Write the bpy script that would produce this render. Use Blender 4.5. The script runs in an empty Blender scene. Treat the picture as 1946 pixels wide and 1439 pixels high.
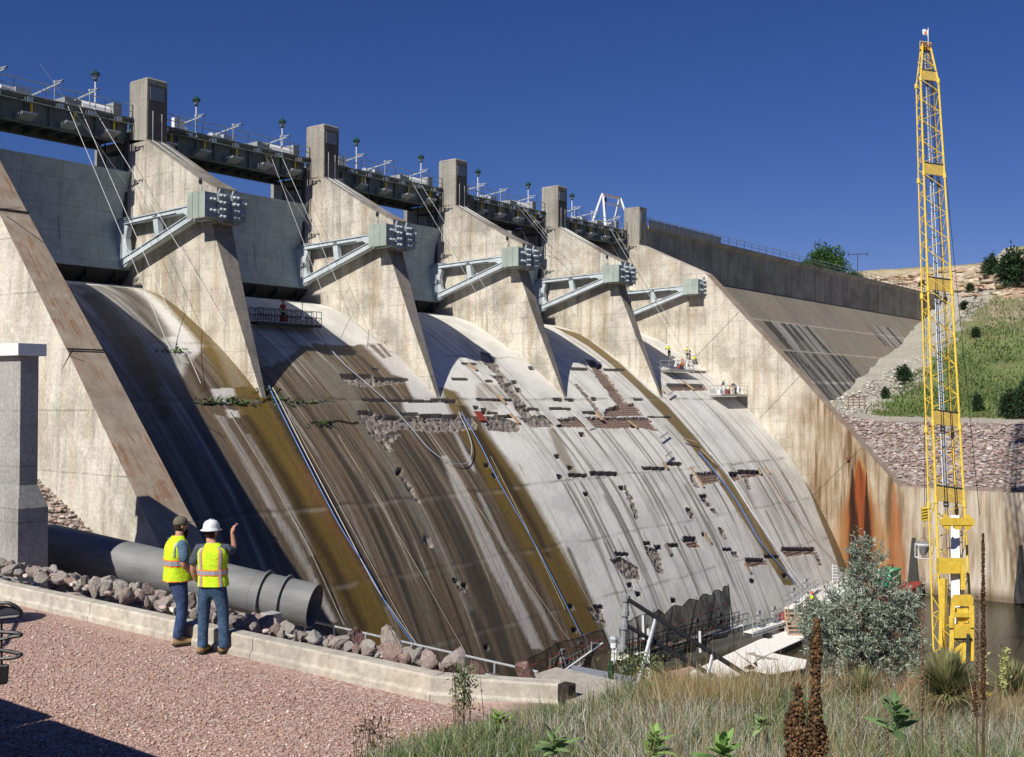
import bpy, math, random
import numpy as np
from mathutils import Vector, noise as mnoise
random.seed(7); np.random.seed(7)
SC = bpy.context.scene
COL = SC.collection
# ------------------------------------------------------------------ camera
CAM = np.array([-49.7807, -74.059, -24.3686]); YAW, PITCH, ROLL = -0.6572, 0.0137, 0.0043
FPX, CX, CY = 2091.85, 973.0, 719.5
fw = np.array([math.cos(YAW)*math.cos(PITCH), -math.sin(YAW)*math.cos(PITCH), math.sin(PITCH)])
_r = np.cross(fw, [0, 0, 1]); _r /= np.linalg.norm(_r); _u = np.cross(_r, fw)
rt = math.cos(ROLL)*_r + math.sin(ROLL)*_u
up = -math.sin(ROLL)*_r + math.cos(ROLL)*_u
cd = bpy.data.cameras.new('camera'); cam = bpy.data.objects.new('camera', cd); COL.objects.link(cam)
from mathutils import Matrix
cam.matrix_world = Matrix(((rt[0], up[0], -fw[0], CAM[0]), (rt[1], up[1], -fw[1], CAM[1]), (rt[2], up[2], -fw[2], CAM[2]), (0, 0, 0, 1)))
cd.sensor_width = 36; cd.lens = 36*FPX/1946; cd.clip_start = 0.1; cd.clip_end = 6000
SC.camera = cam
# ------------------------------------------------------------------ world, sun
SUN = np.array([1.0, 0.02, -0.93]); SUN /= np.linalg.norm(SUN)      # direction the light travels
w = bpy.data.worlds.new('World'); SC.world = w; w.use_nodes = True
nt = w.node_tree; bg = nt.nodes['Background']
sky = nt.nodes.new('ShaderNodeTexSky'); sky.sky_type = 'NISHITA'; sky.sun_disc = False
sky.sun_elevation = math.asin(-SUN[2]); sky.sun_rotation = math.atan2(-SUN[0], -SUN[1])
sky.altitude = 1200; sky.air_density = 1.0; sky.dust_density = 0.1; sky.ozone_density = 5.0
hs = nt.nodes.new('ShaderNodeHueSaturation'); hs.inputs['Saturation'].default_value = 1.2
mxs = nt.nodes.new('ShaderNodeMix'); mxs.data_type = 'RGBA'; mxs.blend_type = 'MULTIPLY'; mxs.inputs[0].default_value = 1; mxs.inputs[7].default_value = (1.17, .99, 1.24, 1)
nt.links.new(sky.outputs[0], mxs.inputs[6]); nt.links.new(mxs.outputs[2], hs.inputs['Color']); nt.links.new(hs.outputs[0], bg.inputs['Color'])
bg.inputs['Strength'].default_value = 0.048
sl = bpy.data.lights.new('sun', 'SUN'); sl.energy = 5.0; sl.angle = math.radians(0.5); sl.color = (1, .95, .87)
so = bpy.data.objects.new('sun', sl); COL.objects.link(so)
so.rotation_euler = Vector(SUN).to_track_quat('-Z', 'Y').to_euler(); so.location = (-60, -60, 60)
SC.view_settings.view_transform = 'Standard'; SC.view_settings.look = 'None'
SC.view_settings.exposure = 0.12; SC.view_settings.gamma = 1
SC.render.engine = 'CYCLES'

# ------------------------------------------------------------------ pixel -> point on a known surface
def ray(px): return fw + rt*(px[0]-CX)/FPX - up*(px[1]-CY)/FPX
def at(px, D): return CAM + ray(px)*D
def on(px, ax, val):
    r = ray(px); return CAM + r*(val-CAM[ax])/r[ax]
PROF = np.array([(9, -22), (7, -18.2), (5, -16.6), (3, -16.15), (1, -16.25), (-1.6, -16.95), (-4, -18), (-7.7, -20.2), (-10.2, -21.9), (-13, -24.1),
                 (-16.5, -27.3), (-20, -31), (-22.8, -34.9), (-25.7, -40), (-27.8, -44.6), (-28.7, -47)])
def catmull(P, n):
    P = np.asarray(P, float); Q = np.vstack([2*P[0]-P[1], P, 2*P[-1]-P[-2]]); out = []
    for i in range(1, len(Q)-2):
        for t in np.linspace(0, 1, n, endpoint=False):
            a, b, c, d = Q[i-1], Q[i], Q[i+1], Q[i+2]
            out.append(.5*((2*b)+(-a+c)*t+(2*a-5*b+4*c-d)*t*t+(-a+3*b-3*c+d)*t**3))
    out.append(P[-1]); return np.array(out)
PROFS = catmull(PROF, 12)
def zc(y): return np.interp(y, PROFS[::-1, 0], PROFS[::-1, 1])
def yc(z):
    k = np.argmin(np.abs(PROFS[:, 0]-3)); return np.interp(z, PROFS[k:, 1][::-1], PROFS[k:, 0][::-1])
def chute(px):
    r = ray(px); t = np.arange(30, 190, .04); P = CAM[None]+r[None]*t[:, None]
    ok = (P[:, 1] > -28.7) & (P[:, 1] < 3) & (P[:, 2] < zc(P[:, 1]))
    if not ok.any(): return chute((px[0], px[1]+3))
    i = np.argmax(ok); return P[i]
def cn(P):   # outward normal of the chute at P
    e = .3; dz = (zc(P[1]+e)-zc(P[1]-e))/(2*e); n = np.array([0, -dz, 1.0]); return n/np.linalg.norm(n)

# ------------------------------------------------------------------ meshes
class MB:
    def __init__(s): s.v = []; s.f = []
    def add(s, v, f):
        o = len(s.v); s.v += [tuple(map(float, a)) for a in v]; s.f += [tuple(i+o for i in q) for q in f]; return s
    def box(s, x0, x1, y0, y1, z0, z1):
        return s.add([(x0,y0,z0),(x1,y0,z0),(x1,y1,z0),(x0,y1,z0),(x0,y0,z1),(x1,y0,z1),(x1,y1,z1),(x0,y1,z1)],
              [(0,3,2,1),(4,5,6,7),(0,1,5,4),(1,2,6,5),(2,3,7,6),(3,0,4,7)])
    def hexa(s, P):   # 8 corners, bottom ring then top ring
        return s.add(P, [(0,3,2,1),(4,5,6,7),(0,1,5,4),(1,2,6,5),(2,3,7,6),(3,0,4,7)])
    def prism(s, poly, ax, a, b):   # poly in the two other axes, extruded a..b along ax
        def mk(p, t):
            q = list(p); q.insert(ax, t); return q
        n = len(poly)
        return s.add([mk(p, a) for p in poly]+[mk(p, b) for p in poly],
              [tuple(range(n))[::-1], tuple(range(n, 2*n))]+[(i, (i+1) % n, n+(i+1) % n, n+i) for i in range(n)])
    def bar(s, p0, p1, w, h=None, upv=(0, 0, 1)):
        h = h or w; p0 = np.array(p0, float); p1 = np.array(p1, float); d = p1-p0; d /= np.linalg.norm(d)
        a = np.cross(d, upv)
        if np.linalg.norm(a) < 1e-3: a = np.cross(d, (0, 1, 0))
        a /= np.linalg.norm(a); b = np.cross(a, d); a *= w/2; b *= h/2
        return s.hexa([p0-a-b, p0+a-b, p1+a-b, p1-a-b, p0-a+b, p0+a+b, p1+a+b, p1-a+b])
    def tube(s, pts, r, n=6, cap=True):
        pts = [np.array(p, float) for p in pts]; m = len(pts); rr = [r]*m if np.isscalar(r) else r; V = []
        pa = None
        for i, p in enumerate(pts):
            d = pts[min(i+1, m-1)]-pts[max(i-1, 0)]; d /= (np.linalg.norm(d)+1e-9)
            a = np.cross(d, (0, 0, 1)) if pa is None else pa-d*np.dot(pa, d)
            if np.linalg.norm(a) < 1e-3: a = np.cross(d, (0, 1, 0))
            a /= np.linalg.norm(a); pa = a; b = np.cross(d, a)
            for k in range(n):
                t = 2*math.pi*k/n; V.append(p+(a*math.cos(t)+b*math.sin(t))*rr[i])
        F = [(i*n+k, i*n+(k+1) % n, (i+1)*n+(k+1) % n, (i+1)*n+k) for i in range(m-1) for k in range(n)]
        if cap: F += [tuple(range(n))[::-1], tuple(range((m-1)*n, m*n))]
        return s.add(V, F)
    def lathe(s, c, prof, n=12, axis=(0, 0, 1)):   # prof = (r, h)
        ax = np.array(axis, float); ax /= np.linalg.norm(ax); a = np.cross(ax, (0.3, 0.9, 0.1)); a /= np.linalg.norm(a); b = np.cross(ax, a)
        V = [np.array(c)+ax*h+(a*math.cos(2*math.pi*k/n)+b*math.sin(2*math.pi*k/n))*r for r, h in prof for k in range(n)]; m = len(prof)
        F = [(i*n+k, i*n+(k+1) % n, (i+1)*n+(k+1) % n, (i+1)*n+k) for i in range(m-1) for k in range(n)]
        F += [tuple(range(n))[::-1], tuple(range((m-1)*n, m*n))]
        return s.add(V, F)
    def rings(s, R, closed=True, cap=True):
        n = len(R[0]); m = len(R); V = [p for r in R for p in r]
        F = [(i*n+k, i*n+(k+1) % n, (i+1)*n+(k+1) % n, (i+1)*n+k) for i in range(m-1) for k in range(n if closed else n-1)]
        if cap and closed: F += [tuple(range(n))[::-1], tuple(range((m-1)*n, m*n))]
        return s.add(V, F)
    def build(s, name, mat, parent=None, smooth=False, bevel=0, origin=None):
        base = wloc(parent) if parent else (np.array(origin, float) if origin is not None else np.zeros(3))
        me = bpy.data.meshes.new(name); V = np.array(s.v)-base
        me.from_pydata(V.tolist(), [], s.f); me.materials.append(mat)
        import bmesh
        bm = bmesh.new(); bm.from_mesh(me); bmesh.ops.recalc_face_normals(bm, faces=bm.faces); bm.to_mesh(me); bm.free()
        if smooth: me.polygons.foreach_set('use_smooth', [True]*len(me.polygons))
        o = bpy.data.objects.new(name, me); COL.objects.link(o)
        if parent: o.parent = parent
        elif origin is not None: o.location = origin
        if bevel:
            b = o.modifiers.new('bevel', 'BEVEL'); b.width = bevel; b.segments = 2; b.limit_method = 'ANGLE'; b.angle_limit = .7
        return o
def wloc(o):
    p = np.zeros(3)
    while o: p = p+np.array(o.location); o = o.parent
    return p
def tag(o, label=None, cat=None, group=None, kind=None):
    if label: o['label'] = label
    if cat: o['category'] = cat
    if group: o['group'] = group
    if kind: o['kind'] = kind
    return o
def thing(name, label, cat, loc=(0, 0, 0), group=None):
    o = bpy.data.objects.new(name, None); COL.objects.link(o); o.location = [float(a) for a in loc]
    o.empty_display_size = .3; return tag(o, label, cat, group)
def copy_tree(o, parent=None):
    c = o.copy(); COL.objects.link(c); c.parent = parent
    for ch in list(o.children): copy_tree(ch, c)
    return c
def dup(o, loc, label=None, rz=None, sc=None):
    c = copy_tree(o); c.location = [float(a) for a in loc]
    if label: c['label'] = label
    if rz is not None: c.rotation_euler = (0, 0, rz) if np.isscalar(rz) else rz
    if sc is not None: c.scale = (sc, sc, sc) if np.isscalar(sc) else sc
    return c
def npmesh(name, V, F, mat, col=None, parent=None, smooth=False, uv=None, origin=None, corner=None):
    V = np.asarray(V, np.float32); F = np.asarray(F, np.int32); k = F.shape[1]
    if parent is not None: V = V-wloc(parent).astype(np.float32)
    if origin is not None: V = V-np.array(origin, np.float32)
    me = bpy.data.meshes.new(name); me.vertices.add(len(V)); me.vertices.foreach_set('co', V.ravel())
    me.loops.add(F.size); me.loops.foreach_set('vertex_index', F.ravel())
    me.polygons.add(len(F)); me.polygons.foreach_set('loop_start', np.arange(0, F.size, k, dtype=np.int32))
    me.polygons.foreach_set('loop_total', np.full(len(F), k, np.int32))
    if smooth: me.polygons.foreach_set('use_smooth', np.ones(len(F), bool))
    me.update(calc_edges=True); me.validate()
    if col is not None:
        a = me.color_attributes.new('Col', 'FLOAT_COLOR', 'POINT'); c = np.ones((len(V), 4), np.float32); c[:, :3] = col
        a.data.foreach_set('color', c.ravel())
    if corner is not None:
        a = me.color_attributes.new('Col', 'FLOAT_COLOR', 'CORNER'); c = np.ones((F.size, 4), np.float32); c[:, :3] = corner; a.data.foreach_set('color', c.ravel())
    me.materials.append(mat)
    o = bpy.data.objects.new(name, me); COL.objects.link(o)
    if parent is not None: o.parent = parent
    if origin is not None: o.location = origin
    return o
def vnoise(x, y, seed=0):   # smooth value noise, numpy
    rs = np.random.RandomState(seed); T = rs.rand(256, 256)
    xi = np.floor(x).astype(int); yi = np.floor(y).astype(int); fx = x-xi; fy = y-yi
    fx = fx*fx*(3-2*fx); fy = fy*fy*(3-2*fy); g = lambda a, b: T[a % 256, b % 256]
    return (g(xi, yi)*(1-fx)+g(xi+1, yi)*fx)*(1-fy)+(g(xi, yi+1)*(1-fx)+g(xi+1, yi+1)*fx)*fy
def fbm(x, y, seed=0, oc=4):
    s = 0; a = .5; t = 0
    for i in range(oc): s = s+a*vnoise(x*2**i, y*2**i, seed+i); t += a; a *= .5
    return s/t
def inpoly(x, y, poly):
    c = np.zeros(x.shape, bool); n = len(poly)
    for i in range(n):
        x0, y0 = poly[i]; x1, y1 = poly[(i+1) % n]
        if y0 == y1: continue
        m = (y0 > y) != (y1 > y); c ^= m & (x < (x1-x0)*(y-y0)/(y1-y0)+x0)
    return c

# ------------------------------------------------------------------ materials
class N:
    def __init__(s, name):
        s.m = bpy.data.materials.new(name); s.m.use_nodes = True; s.t = s.m.node_tree; s.b = s.t.nodes['Principled BSDF']
        s.pos = None
    def new(s, k, **kw):
        n = s.t.nodes.new(k)
        for a, b in kw.items(): setattr(n, a, b)
        return n
    def l(s, a, b): s.t.links.new(a, b)
    def P(s, scale=(1, 1, 1), obj=False):
        if obj: c = s.new('ShaderNodeTexCoord').outputs['Object']
        else: c = s.new('ShaderNodeNewGeometry').outputs['Position']
        m = s.new('ShaderNodeMapping'); m.inputs['Scale'].default_value = scale; s.l(c, m.inputs['Vector']); return m.outputs[0]
    def noise(s, scale, vec=None, detail=6, rough=.6, dist=0):
        n = s.new('ShaderNodeTexNoise'); n.inputs['Scale'].default_value = scale; n.inputs['Detail'].default_value = detail
        n.inputs['Roughness'].default_value = rough; n.inputs['Distortion'].default_value = dist
        s.l(vec if vec is not None else s.P(), n.inputs['Vector']); return n.outputs['Fac']
    def ramp(s, fac, stops):
        r = s.new('ShaderNodeValToRGB'); e = r.color_ramp.elements
        while len(e) < len(stops): e.new(.5)
        for i, (p, c) in enumerate(stops):
            e[i].position = p; e[i].color = (*(c if hasattr(c, '__len__') else (c, c, c)), 1)
        s.l(fac, r.inputs[0]); return r.outputs[0]
    def mix(s, f, a, b, mode='MIX'):
        m = s.new('ShaderNodeMix', data_type='RGBA', blend_type=mode)
        for sock, v in ((m.inputs[0], f), (m.inputs[6], a), (m.inputs[7], b)):
            if isinstance(v, bpy.types.NodeSocket): s.l(v, sock)
            elif hasattr(v, '__len__'): sock.default_value = (*v, 1)
            else: sock.default_value = v
        return m.outputs[2]
    def math(s, op, a, b=0):
        m = s.new('ShaderNodeMath', operation=op)
        for sock, v in ((m.inputs[0], a), (m.inputs[1], b)):
            if isinstance(v, bpy.types.NodeSocket): s.l(v, sock)
            else: sock.default_value = v
        return m.outputs[0]
    def bump(s, h, st=.3, d=.02):
        b = s.new('ShaderNodeBump'); b.inputs['Strength'].default_value = st; b.inputs['Distance'].default_value = d
        s.l(h, b.inputs['Height']); s.l(b.outputs[0], s.b.inputs['Normal'])
    def out(s, col, rough=.8, metal=0, spec=.3):
        if isinstance(col, bpy.types.NodeSocket): s.l(col, s.b.inputs['Base Color'])
        else: s.b.inputs['Base Color'].default_value = (*col, 1)
        s.b.inputs['Roughness'].default_value = rough; s.b.inputs['Metallic'].default_value = metal
        s.b.inputs['Specular IOR Level'].default_value = spec; return s.m
def plain(name, col, rough=.6, metal=0, var=.25, scale=3, bump=0, spec=.3):
    n = N(name); f = n.noise(scale, detail=5)
    lo = tuple(c*(1-var) for c in col); hi = tuple(min(1, c*(1+var)) for c in col)
    c = n.ramp(f, [(.3, lo), (.7, hi)])
    if bump: n.bump(n.noise(scale*6), bump, .02)
    return n.out(c, rough, metal, spec)
def concrete(name, base, dark, line_z=1.52, tan=(.36, .25, .15), tanamt=.5, streak=.6, patchamt=.5, grey=None, vline=None, zoff=0.0):
    """weathered formed concrete: blotches, runs down the face, lift joints"""
    n = N(name)
    big = n.noise(.22, detail=8, rough=.65)
    c = n.ramp(big, [(.40, dark), (.54, base), (.8, tuple(min(1, a*1.12) for a in base))])
    st = n.noise(1.0, n.P((1.6, 1.6, .09)), detail=8, rough=.7)
    c = n.mix(n.math('MULTIPLY', n.ramp(st, [(.5, 0), (.72, 1)]), streak), c, tuple(a*.42 for a in dark))
    st2 = n.noise(1.0, n.P((.9, .9, .12)), detail=6, rough=.6, dist=.6)
    c = n.mix(n.math('MULTIPLY', n.ramp(st2, [(.5, 0), (.66, 1)]), tanamt), c, tan)
    w2 = n.noise(1.0, n.P((2.4, 2.4, .35)), detail=7, rough=.7, dist=.8)
    c = n.mix(n.math('MULTIPLY', n.ramp(w2, [(.58, 0), (.68, 1)]), patchamt), c, tuple(min(.72, a*1.35) for a in base))
    sp = n.new('ShaderNodeSeparateXYZ'); n.l(n.P(), sp.inputs[0])
    if grey:   # upper zone weathered greyer
        g = n.math('ADD', sp.outputs[2], n.math('MULTIPLY', n.math('SUBTRACT', big, .5), 6))
        mr = n.new('ShaderNodeMapRange'); mr.inputs[1].default_value = grey[0]; mr.inputs[2].default_value = grey[1]; n.l(g, mr.inputs[0])
        c = n.mix(n.math('MULTIPLY', mr.outputs[0], .8), c, n.mix(n.ramp(st, [(.35, 0), (.6, 1)]), (.30, .285, .25), (.20, .19, .165)))
    h = n.noise(14, detail=3)
    if line_z:
        wob = n.math('MULTIPLY', n.noise(.35, detail=2), .12)
        zz = n.math('ADD', n.math('ADD', sp.outputs[2], 200+zoff), wob)
        fr = n.math('ABSOLUTE', n.math('SUBTRACT', n.math('FRACT', n.math('DIVIDE', zz, line_z)), .5))
        ln = n.ramp(fr, [(0, 1), (.012, .7), (.02, 0)])
        br = n.ramp(n.noise(1.1, detail=4), [(.38, .1), (.6, 1)])
        c = n.mix(n.math('MULTIPLY', n.math('MULTIPLY', ln, br), .6), c, (.12, .105, .085))
        fine = n.math('ABSOLUTE', n.math('SUBTRACT', n.math('FRACT', n.math('DIVIDE', zz, line_z/6)), .5))
        c = n.mix(n.math('MULTIPLY', n.ramp(fine, [(0, 1), (.09, 0)]), .08), c, (.12, .10, .08))
    if vline:
        for ax, per in vline:
            fr = n.math('ABSOLUTE', n.math('SUBTRACT', n.math('FRACT', n.math('DIVIDE', n.math('ADD', sp.outputs[ax], 400), per)), .5))
            c = n.mix(n.math('MULTIPLY', n.ramp(fr, [(0, 1), (.012, 0)]), .6), c, (.10, .09, .075))
    fl = n.noise(6, detail=6, rough=.75)
    c = n.mix(.5, c, n.ramp(fl, [(.3, (.2, .2, .2)), (.7, (.8, .8, .8))]), 'OVERLAY')
    n.bump(h, .25, .02)
    return n.out(c, .9, 0, .2)
M = {}
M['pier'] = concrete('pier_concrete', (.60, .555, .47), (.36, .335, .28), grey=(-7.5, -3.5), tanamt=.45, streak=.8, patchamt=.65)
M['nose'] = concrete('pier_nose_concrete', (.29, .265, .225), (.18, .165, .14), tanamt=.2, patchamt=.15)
M['pump'] = concrete('grey_wall_concrete', (.36, .355, .335), (.27, .265, .25), tanamt=.05, streak=.35, patchamt=.5, line_z=2.2, vline=[(1, 1.7)])
M['parapet'] = concrete('parapet_concrete', (.36, .34, .30), (.24, .225, .20), tanamt=.2, streak=.8, line_z=2.0, vline=[(0, 4.6)])
M['kerb'] = concrete('kerb_concrete', (.50, .465, .39), (.40, .37, .31), line_z=None, tanamt=.35, streak=.2, patchamt=.3, tan=(.42, .33, .24))
M['slab'] = concrete('slab_concrete', (.40, .37, .32), (.34, .315, .27), line_z=None, tanamt=.1, streak=0, patchamt=.1)
def painted(name, col, rust=.35, rough=.55, rivets=False, scale=1.0):
    n = N(name); f = n.noise(.8*scale, detail=7, rough=.7)
    c = n.ramp(f, [(.35, tuple(a*.72 for a in col)), (.65, col)])
    st = n.noise(1.0, n.P((5, 5, .35)), detail=6)
    c = n.mix(n.math('MULTIPLY', n.ramp(st, [(.52, 0), (.7, 1)]), .35), c, tuple(a*.5 for a in col))
    r = n.noise(2.2*scale, n.P((1, 1, .5)), detail=9, rough=.8)
    c = n.mix(n.math('MULTIPLY', n.ramp(r, [(.60, 0), (.68, 1)]), rust), c, (.16, .07, .03))
    if rivets:
        sp = n.new('ShaderNodeSeparateXYZ'); n.l(n.P(), sp.inputs[0])
        def per(s, p, w):
            return n.ramp(n.math('ABSOLUTE', n.math('SUBTRACT', n.math('FRACT', n.math('DIVIDE', n.math('ADD', s, 300), p)), .5)), [(0, 1), (w, 0)])
        lz = per(sp.outputs[2], 1.95, .012); lx = per(sp.outputs[0], 3.05, .008)
        c = n.mix(n.math('MULTIPLY', n.math('MAXIMUM', lz, lx), .85), c, (.06, .065, .06))
        dx = n.math('MULTIPLY', per(sp.outputs[0], .3, .16), per(sp.outputs[2], .975, .06))
        dz = n.math('MULTIPLY', per(sp.outputs[2], .3, .16), per(sp.outputs[0], 1.525, .035))
        rv = n.math('MAXIMUM', dx, dz); n.bump(rv, .8, .05)
        c = n.mix(n.math('MULTIPLY', rv, .4), c, (.42, .46, .45))
    return n.out(c, rough, .0, .4)
M['gate'] = painted('gate_paint', (.34, .42, .44), .5, rivets=True)
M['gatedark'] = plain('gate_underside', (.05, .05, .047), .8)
M['arm'] = painted('arm_paint', (.60, .66, .69), .15)
M['beamend'] = painted('beam_end_paint', (.40, .46, .40), .1)
M['beamfront'] = painted('beam_front_paint', (.34, .38, .40), .35, scale=3)
M['girder'] = painted('girder_paint', (.17, .20, .18), .3)
M['galv'] = plain('galvanised_steel', (.50, .53, .54), .45, .5, .2, 6)
M['rail'] = plain('rail_steel', (.30, .33, .35), .5, .3, .2, 4)
M['white'] = plain('white_paint', (.74, .75, .75), .5, 0, .08, 4)
M['offwhite'] = plain('off_white_wood', (.80, .78, .71), .8, 0, .12, 5)
M['black'] = plain('black_paint', (.012, .012, .013), .45, 0, .3, 5)
M['darksteel'] = plain('dark_steel', (.045, .05, .055), .5, .2, .3, 5)
M['grey'] = plain('grey_paint', (.28, .29, .29), .6, 0, .2, 4)
M['yellow'] = painted('yellow_paint', (.80, .56, .07), .3, .55, scale=4)
M['yellowrail'] = plain('yellow_rail_paint', (.75, .55, .04), .5, 0, .15)
M['red'] = plain('red_paint', (.27, .045, .03), .6, 0, .3, 2)
M['rust'] = plain('rusty_steel', (.20, .09, .05), .85, 0, .4, 6, .3)
M['green'] = plain('green_paint', (.03, .34, .14), .5, 0, .2, 3)
M['lanterngreen'] = plain('lantern_green', (.015, .06, .05), .3, 0, .2, 5)
M['glass'] = plain('lantern_glass', (.28, .33, .36), .15, 0, .1, 5, spec=.6)
M['rope'] = plain('cable_white', (.72, .72, .70), .6, 0, .1)
M['ropebrown'] = plain('rope_tan', (.42, .36, .26), .8, 0, .2)
M['blue'] = plain('blue_hose', (.12, .24, .55), .5, 0, .15)
M['greyhose'] = plain('grey_hose', (.35, .38, .42), .6, 0, .15)
M['wood'] = plain('timber', (.44, .31, .20), .85, 0, .25, 6)
M['greywood'] = plain('grey_timber', (.30, .27, .23), .9, 0, .3, 6)
M['blackwood'] = plain('black_post', (.03, .025, .02), .9, 0, .5, 12, .4)
M['plaque'] = plain('plaque_metal', (.20, .23, .26), .4, .2, .15, 8)
# ================================================================== SPILLWAY CHUTE
S = 18.3; PW = 1.8; XL = -17.2; XR = 73.2
def build_chute():
    seg = np.r_[0, np.cumsum(np.hypot(np.diff(PROFS[:, 0]), np.diff(PROFS[:, 1])))]
    keep = PROFS[:, 0] <= 6.5; s0 = seg[keep][0]
    sv = np.arange(s0, seg[-1], .1); xv = np.arange(XL-.2, XR+.3, .1)
    yv = np.interp(sv, seg, PROFS[:, 0]); zv = np.interp(sv, seg, PROFS[:, 1])
    X, Y = np.meshgrid(xv, yv); _, Z = np.meshgrid(xv, zv); _, Sg = np.meshgrid(xv, sv)
    tang = np.gradient(np.c_[yv, zv], axis=0); tang /= np.linalg.norm(tang, axis=1)[:, None]
    ny = tang[:, 1][:, None]; nz = -tang[:, 0][:, None]           # outward (down-stream and up)
    # --- streaky colour, in surface coordinates (X across, Sg down the slope)
    wob = (fbm(X*.3, Sg*.12, 3)-.5)*.14
    Xw = X+wob
    f1 = fbm(Xw*1.1, Sg*.035+3, 11, 5); f2 = fbm(Xw*3.1, Sg*.05, 21, 4); f3 = fbm(Xw*7, Sg*.22, 31, 3)
    blot = fbm(X*.5, Sg*.5, 41, 5); fine = fbm(X*4, Sg*4, 51, 3)
    down = np.clip((-24.5-Z)/3, 0, 1)
    C = np.ones(X.shape+(3,))
    def blend(m, col):
        nonlocal C
        m = np.clip(m, 0, 1)[..., None]; C = C*(1-m)+np.array(col)*m
    C[:] = (.69, .67, .60)
    blend(np.clip((blot-.45)*2.2, 0, .5), (.79, .77, .70))
    blend(np.clip((.5-blot)*2.6, 0, .45), (.50, .49, .455))
    right = np.clip((X-20)/3, 0, 1)
    blend(np.clip((f1-.60)*8, 0, .5)*down, (.36, .345, .30))
    blend(np.clip((f2-.68)*14, 0, .8)*down*(.2+.8*np.clip((f1-.45)*5, 0, 1)), (.12, .10, .07))
    blend(np.clip((f3-.66)*5, 0, .3)*down, (.40, .38, .33))
    blend(np.clip((f2-.66)*8, 0, .5)*(1-down), (.34, .30, .24))
    def s_of(y): return np.interp(-y, -PROFS[:, 0], seg)
    def S_(pts): return [(lambda P: (P[0], s_of(P[1])))(chute(p)) for p in pts]
    def region(pts, soft=.35, wav=.6):
        pl = S_(pts); wx = (fbm(X*.6+9, Sg*.25, 61, 3)-.5)*wav*2; wz = (fbm(X*1.2, Sg*.6, 71, 3)-.5)*wav*2
        m = np.zeros(X.shape)
        for dx in (-soft, 0, soft): m += inpoly(X+wx+dx, Sg+wz, pl)/3
        return m
    # --- the wet brown field of the second and third bays
    br = region([(440, 600), (505, 700), (590, 655), (750, 655), (770, 720), (800, 790), (1000, 790), (915, 800), (960, 880), (1020, 980), (1080, 1080), (1150, 1200), (1180, 1290), (600, 1290), (560, 1180), (460, 980), (400, 850), (330, 720)], .25, .5)
    brown = np.stack([.085+.08*f3, .055+.052*f3, .027+.024*f3], -1)
    t = np.clip((f1-.50)*4, 0, .65)[..., None]; brown = brown*(1-t)+np.array((.150, .118, .078))*t
    t = np.clip((f3-.57)*4, 0, .4)[..., None]; brown = brown*(1-t)+np.array((.20, .165, .12))*t
    t = np.clip((f2-.56)*14, 0, .9)[..., None]; brown = brown*(1-t)+np.array((.035, .026, .015))*t
    t = np.clip((.33-f2)*16, 0, .85)[..., None]; brown = brown*(1-t)+np.array((.36, .33, .28))*t
    f4 = fbm(Xw*13, Sg*.1, 37, 2); t = np.clip((f4-.55)*8, 0, .5)[..., None]; brown = brown*(1-t)+np.array((.045, .032, .018))*t
    C = C*(1-br[..., None]*.96)+brown*br[..., None]*.96
    # grey-green washed lane down the middle of the brown
    blend(region([(600, 665), (650, 700), (700, 790), (800, 960), (900, 1160), (880, 1160), (760, 940), (660, 780), (590, 690)], .4, .3)*.55*np.clip(f2*1.6, 0, 1), (.25, .24, .19))
    # light patches in bay two
    blend(region([(690, 655), (760, 655), (830, 738), (862, 790), (796, 790), (770, 720), (745, 712), (725, 690)], .2, .25)*.92, (.60, .575, .53))
    blend(region([(762, 764), (862, 764), (864, 788), (770, 790)], .2, .3)*.92, (.62, .60, .55))
    blend(region([(730, 700), (700, 655), (715, 655), (740, 700)], .2, .3)*.3, (.6, .57, .52))
    for a in ([(700, 655), (711, 655), (735, 680), (728, 682)], [(716, 653), (724, 654), (745, 678), (738, 679)]): blend(region(a, .1, .1)*.9, (.13, .09, .06))
    for a, k in (([(835, 868), (848, 866), (900, 960), (960, 1080), (1035, 1235), (1010, 1235), (930, 1080), (870, 950)], .85),
                 ([(905, 935), (912, 935), (960, 1030), (1060, 1215), (1050, 1215), (950, 1030)], .6),
                 ([(410, 790), (422, 790), (520, 960), (640, 1180), (625, 1180), (505, 960)], .75),
                 ([(470, 825), (476, 825), (560, 980), (600, 1060), (590, 1060), (545, 975)], .7),
                 ([(575, 900), (583, 900), (680, 1060), (800, 1290), (780, 1290), (670, 1070)], .45),
                 ([(860, 820), (866, 820), (900, 880), (905, 900), (895, 890)], .9)):
        blend(region(a, .12, .25)*k*np.clip(.5+f3, 0, 1), (.50, .47, .42))
    # algae-ochre bands at the pier feet
    och = np.stack([.085+.075*f2+.05*f3, .058+.045*f2+.03*f3, .014+.012*f3], -1)
    def ochre(pts, k, soft=.3):
        nonlocal C
        m = (region(pts, soft, .2)*k)[..., None]; C = C*(1-m)+och*m
    ochre([(265, 545), (300, 552), (360, 592), (430, 665), (500, 745), (560, 850), (640, 985), (700, 1095), (775, 1230), (690, 1230), (600, 1060), (520, 900), (440, 760), (380, 660), (320, 585)], .93)
    ochre([(836, 735), (868, 745), (905, 800), (960, 870), (1030, 980), (1090, 1080), (1150, 1190), (1090, 1215), (1000, 1060), (930, 930), (880, 830), (850, 770)], .93)
    ochre([(1050, 621), (1105, 636), (1165, 680), (1225, 735), (1262, 765), (1345, 860), (1430, 980), (1510, 1112), (1488, 1112), (1410, 985), (1325, 865), (1240, 770), (1180, 710), (1120, 660), (1070, 632)], .93, .12)
    ochre([(1040, 815), (1052, 813), (1085, 870), (1100, 905), (1085, 905), (1062, 870)], .6, .15)
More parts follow.
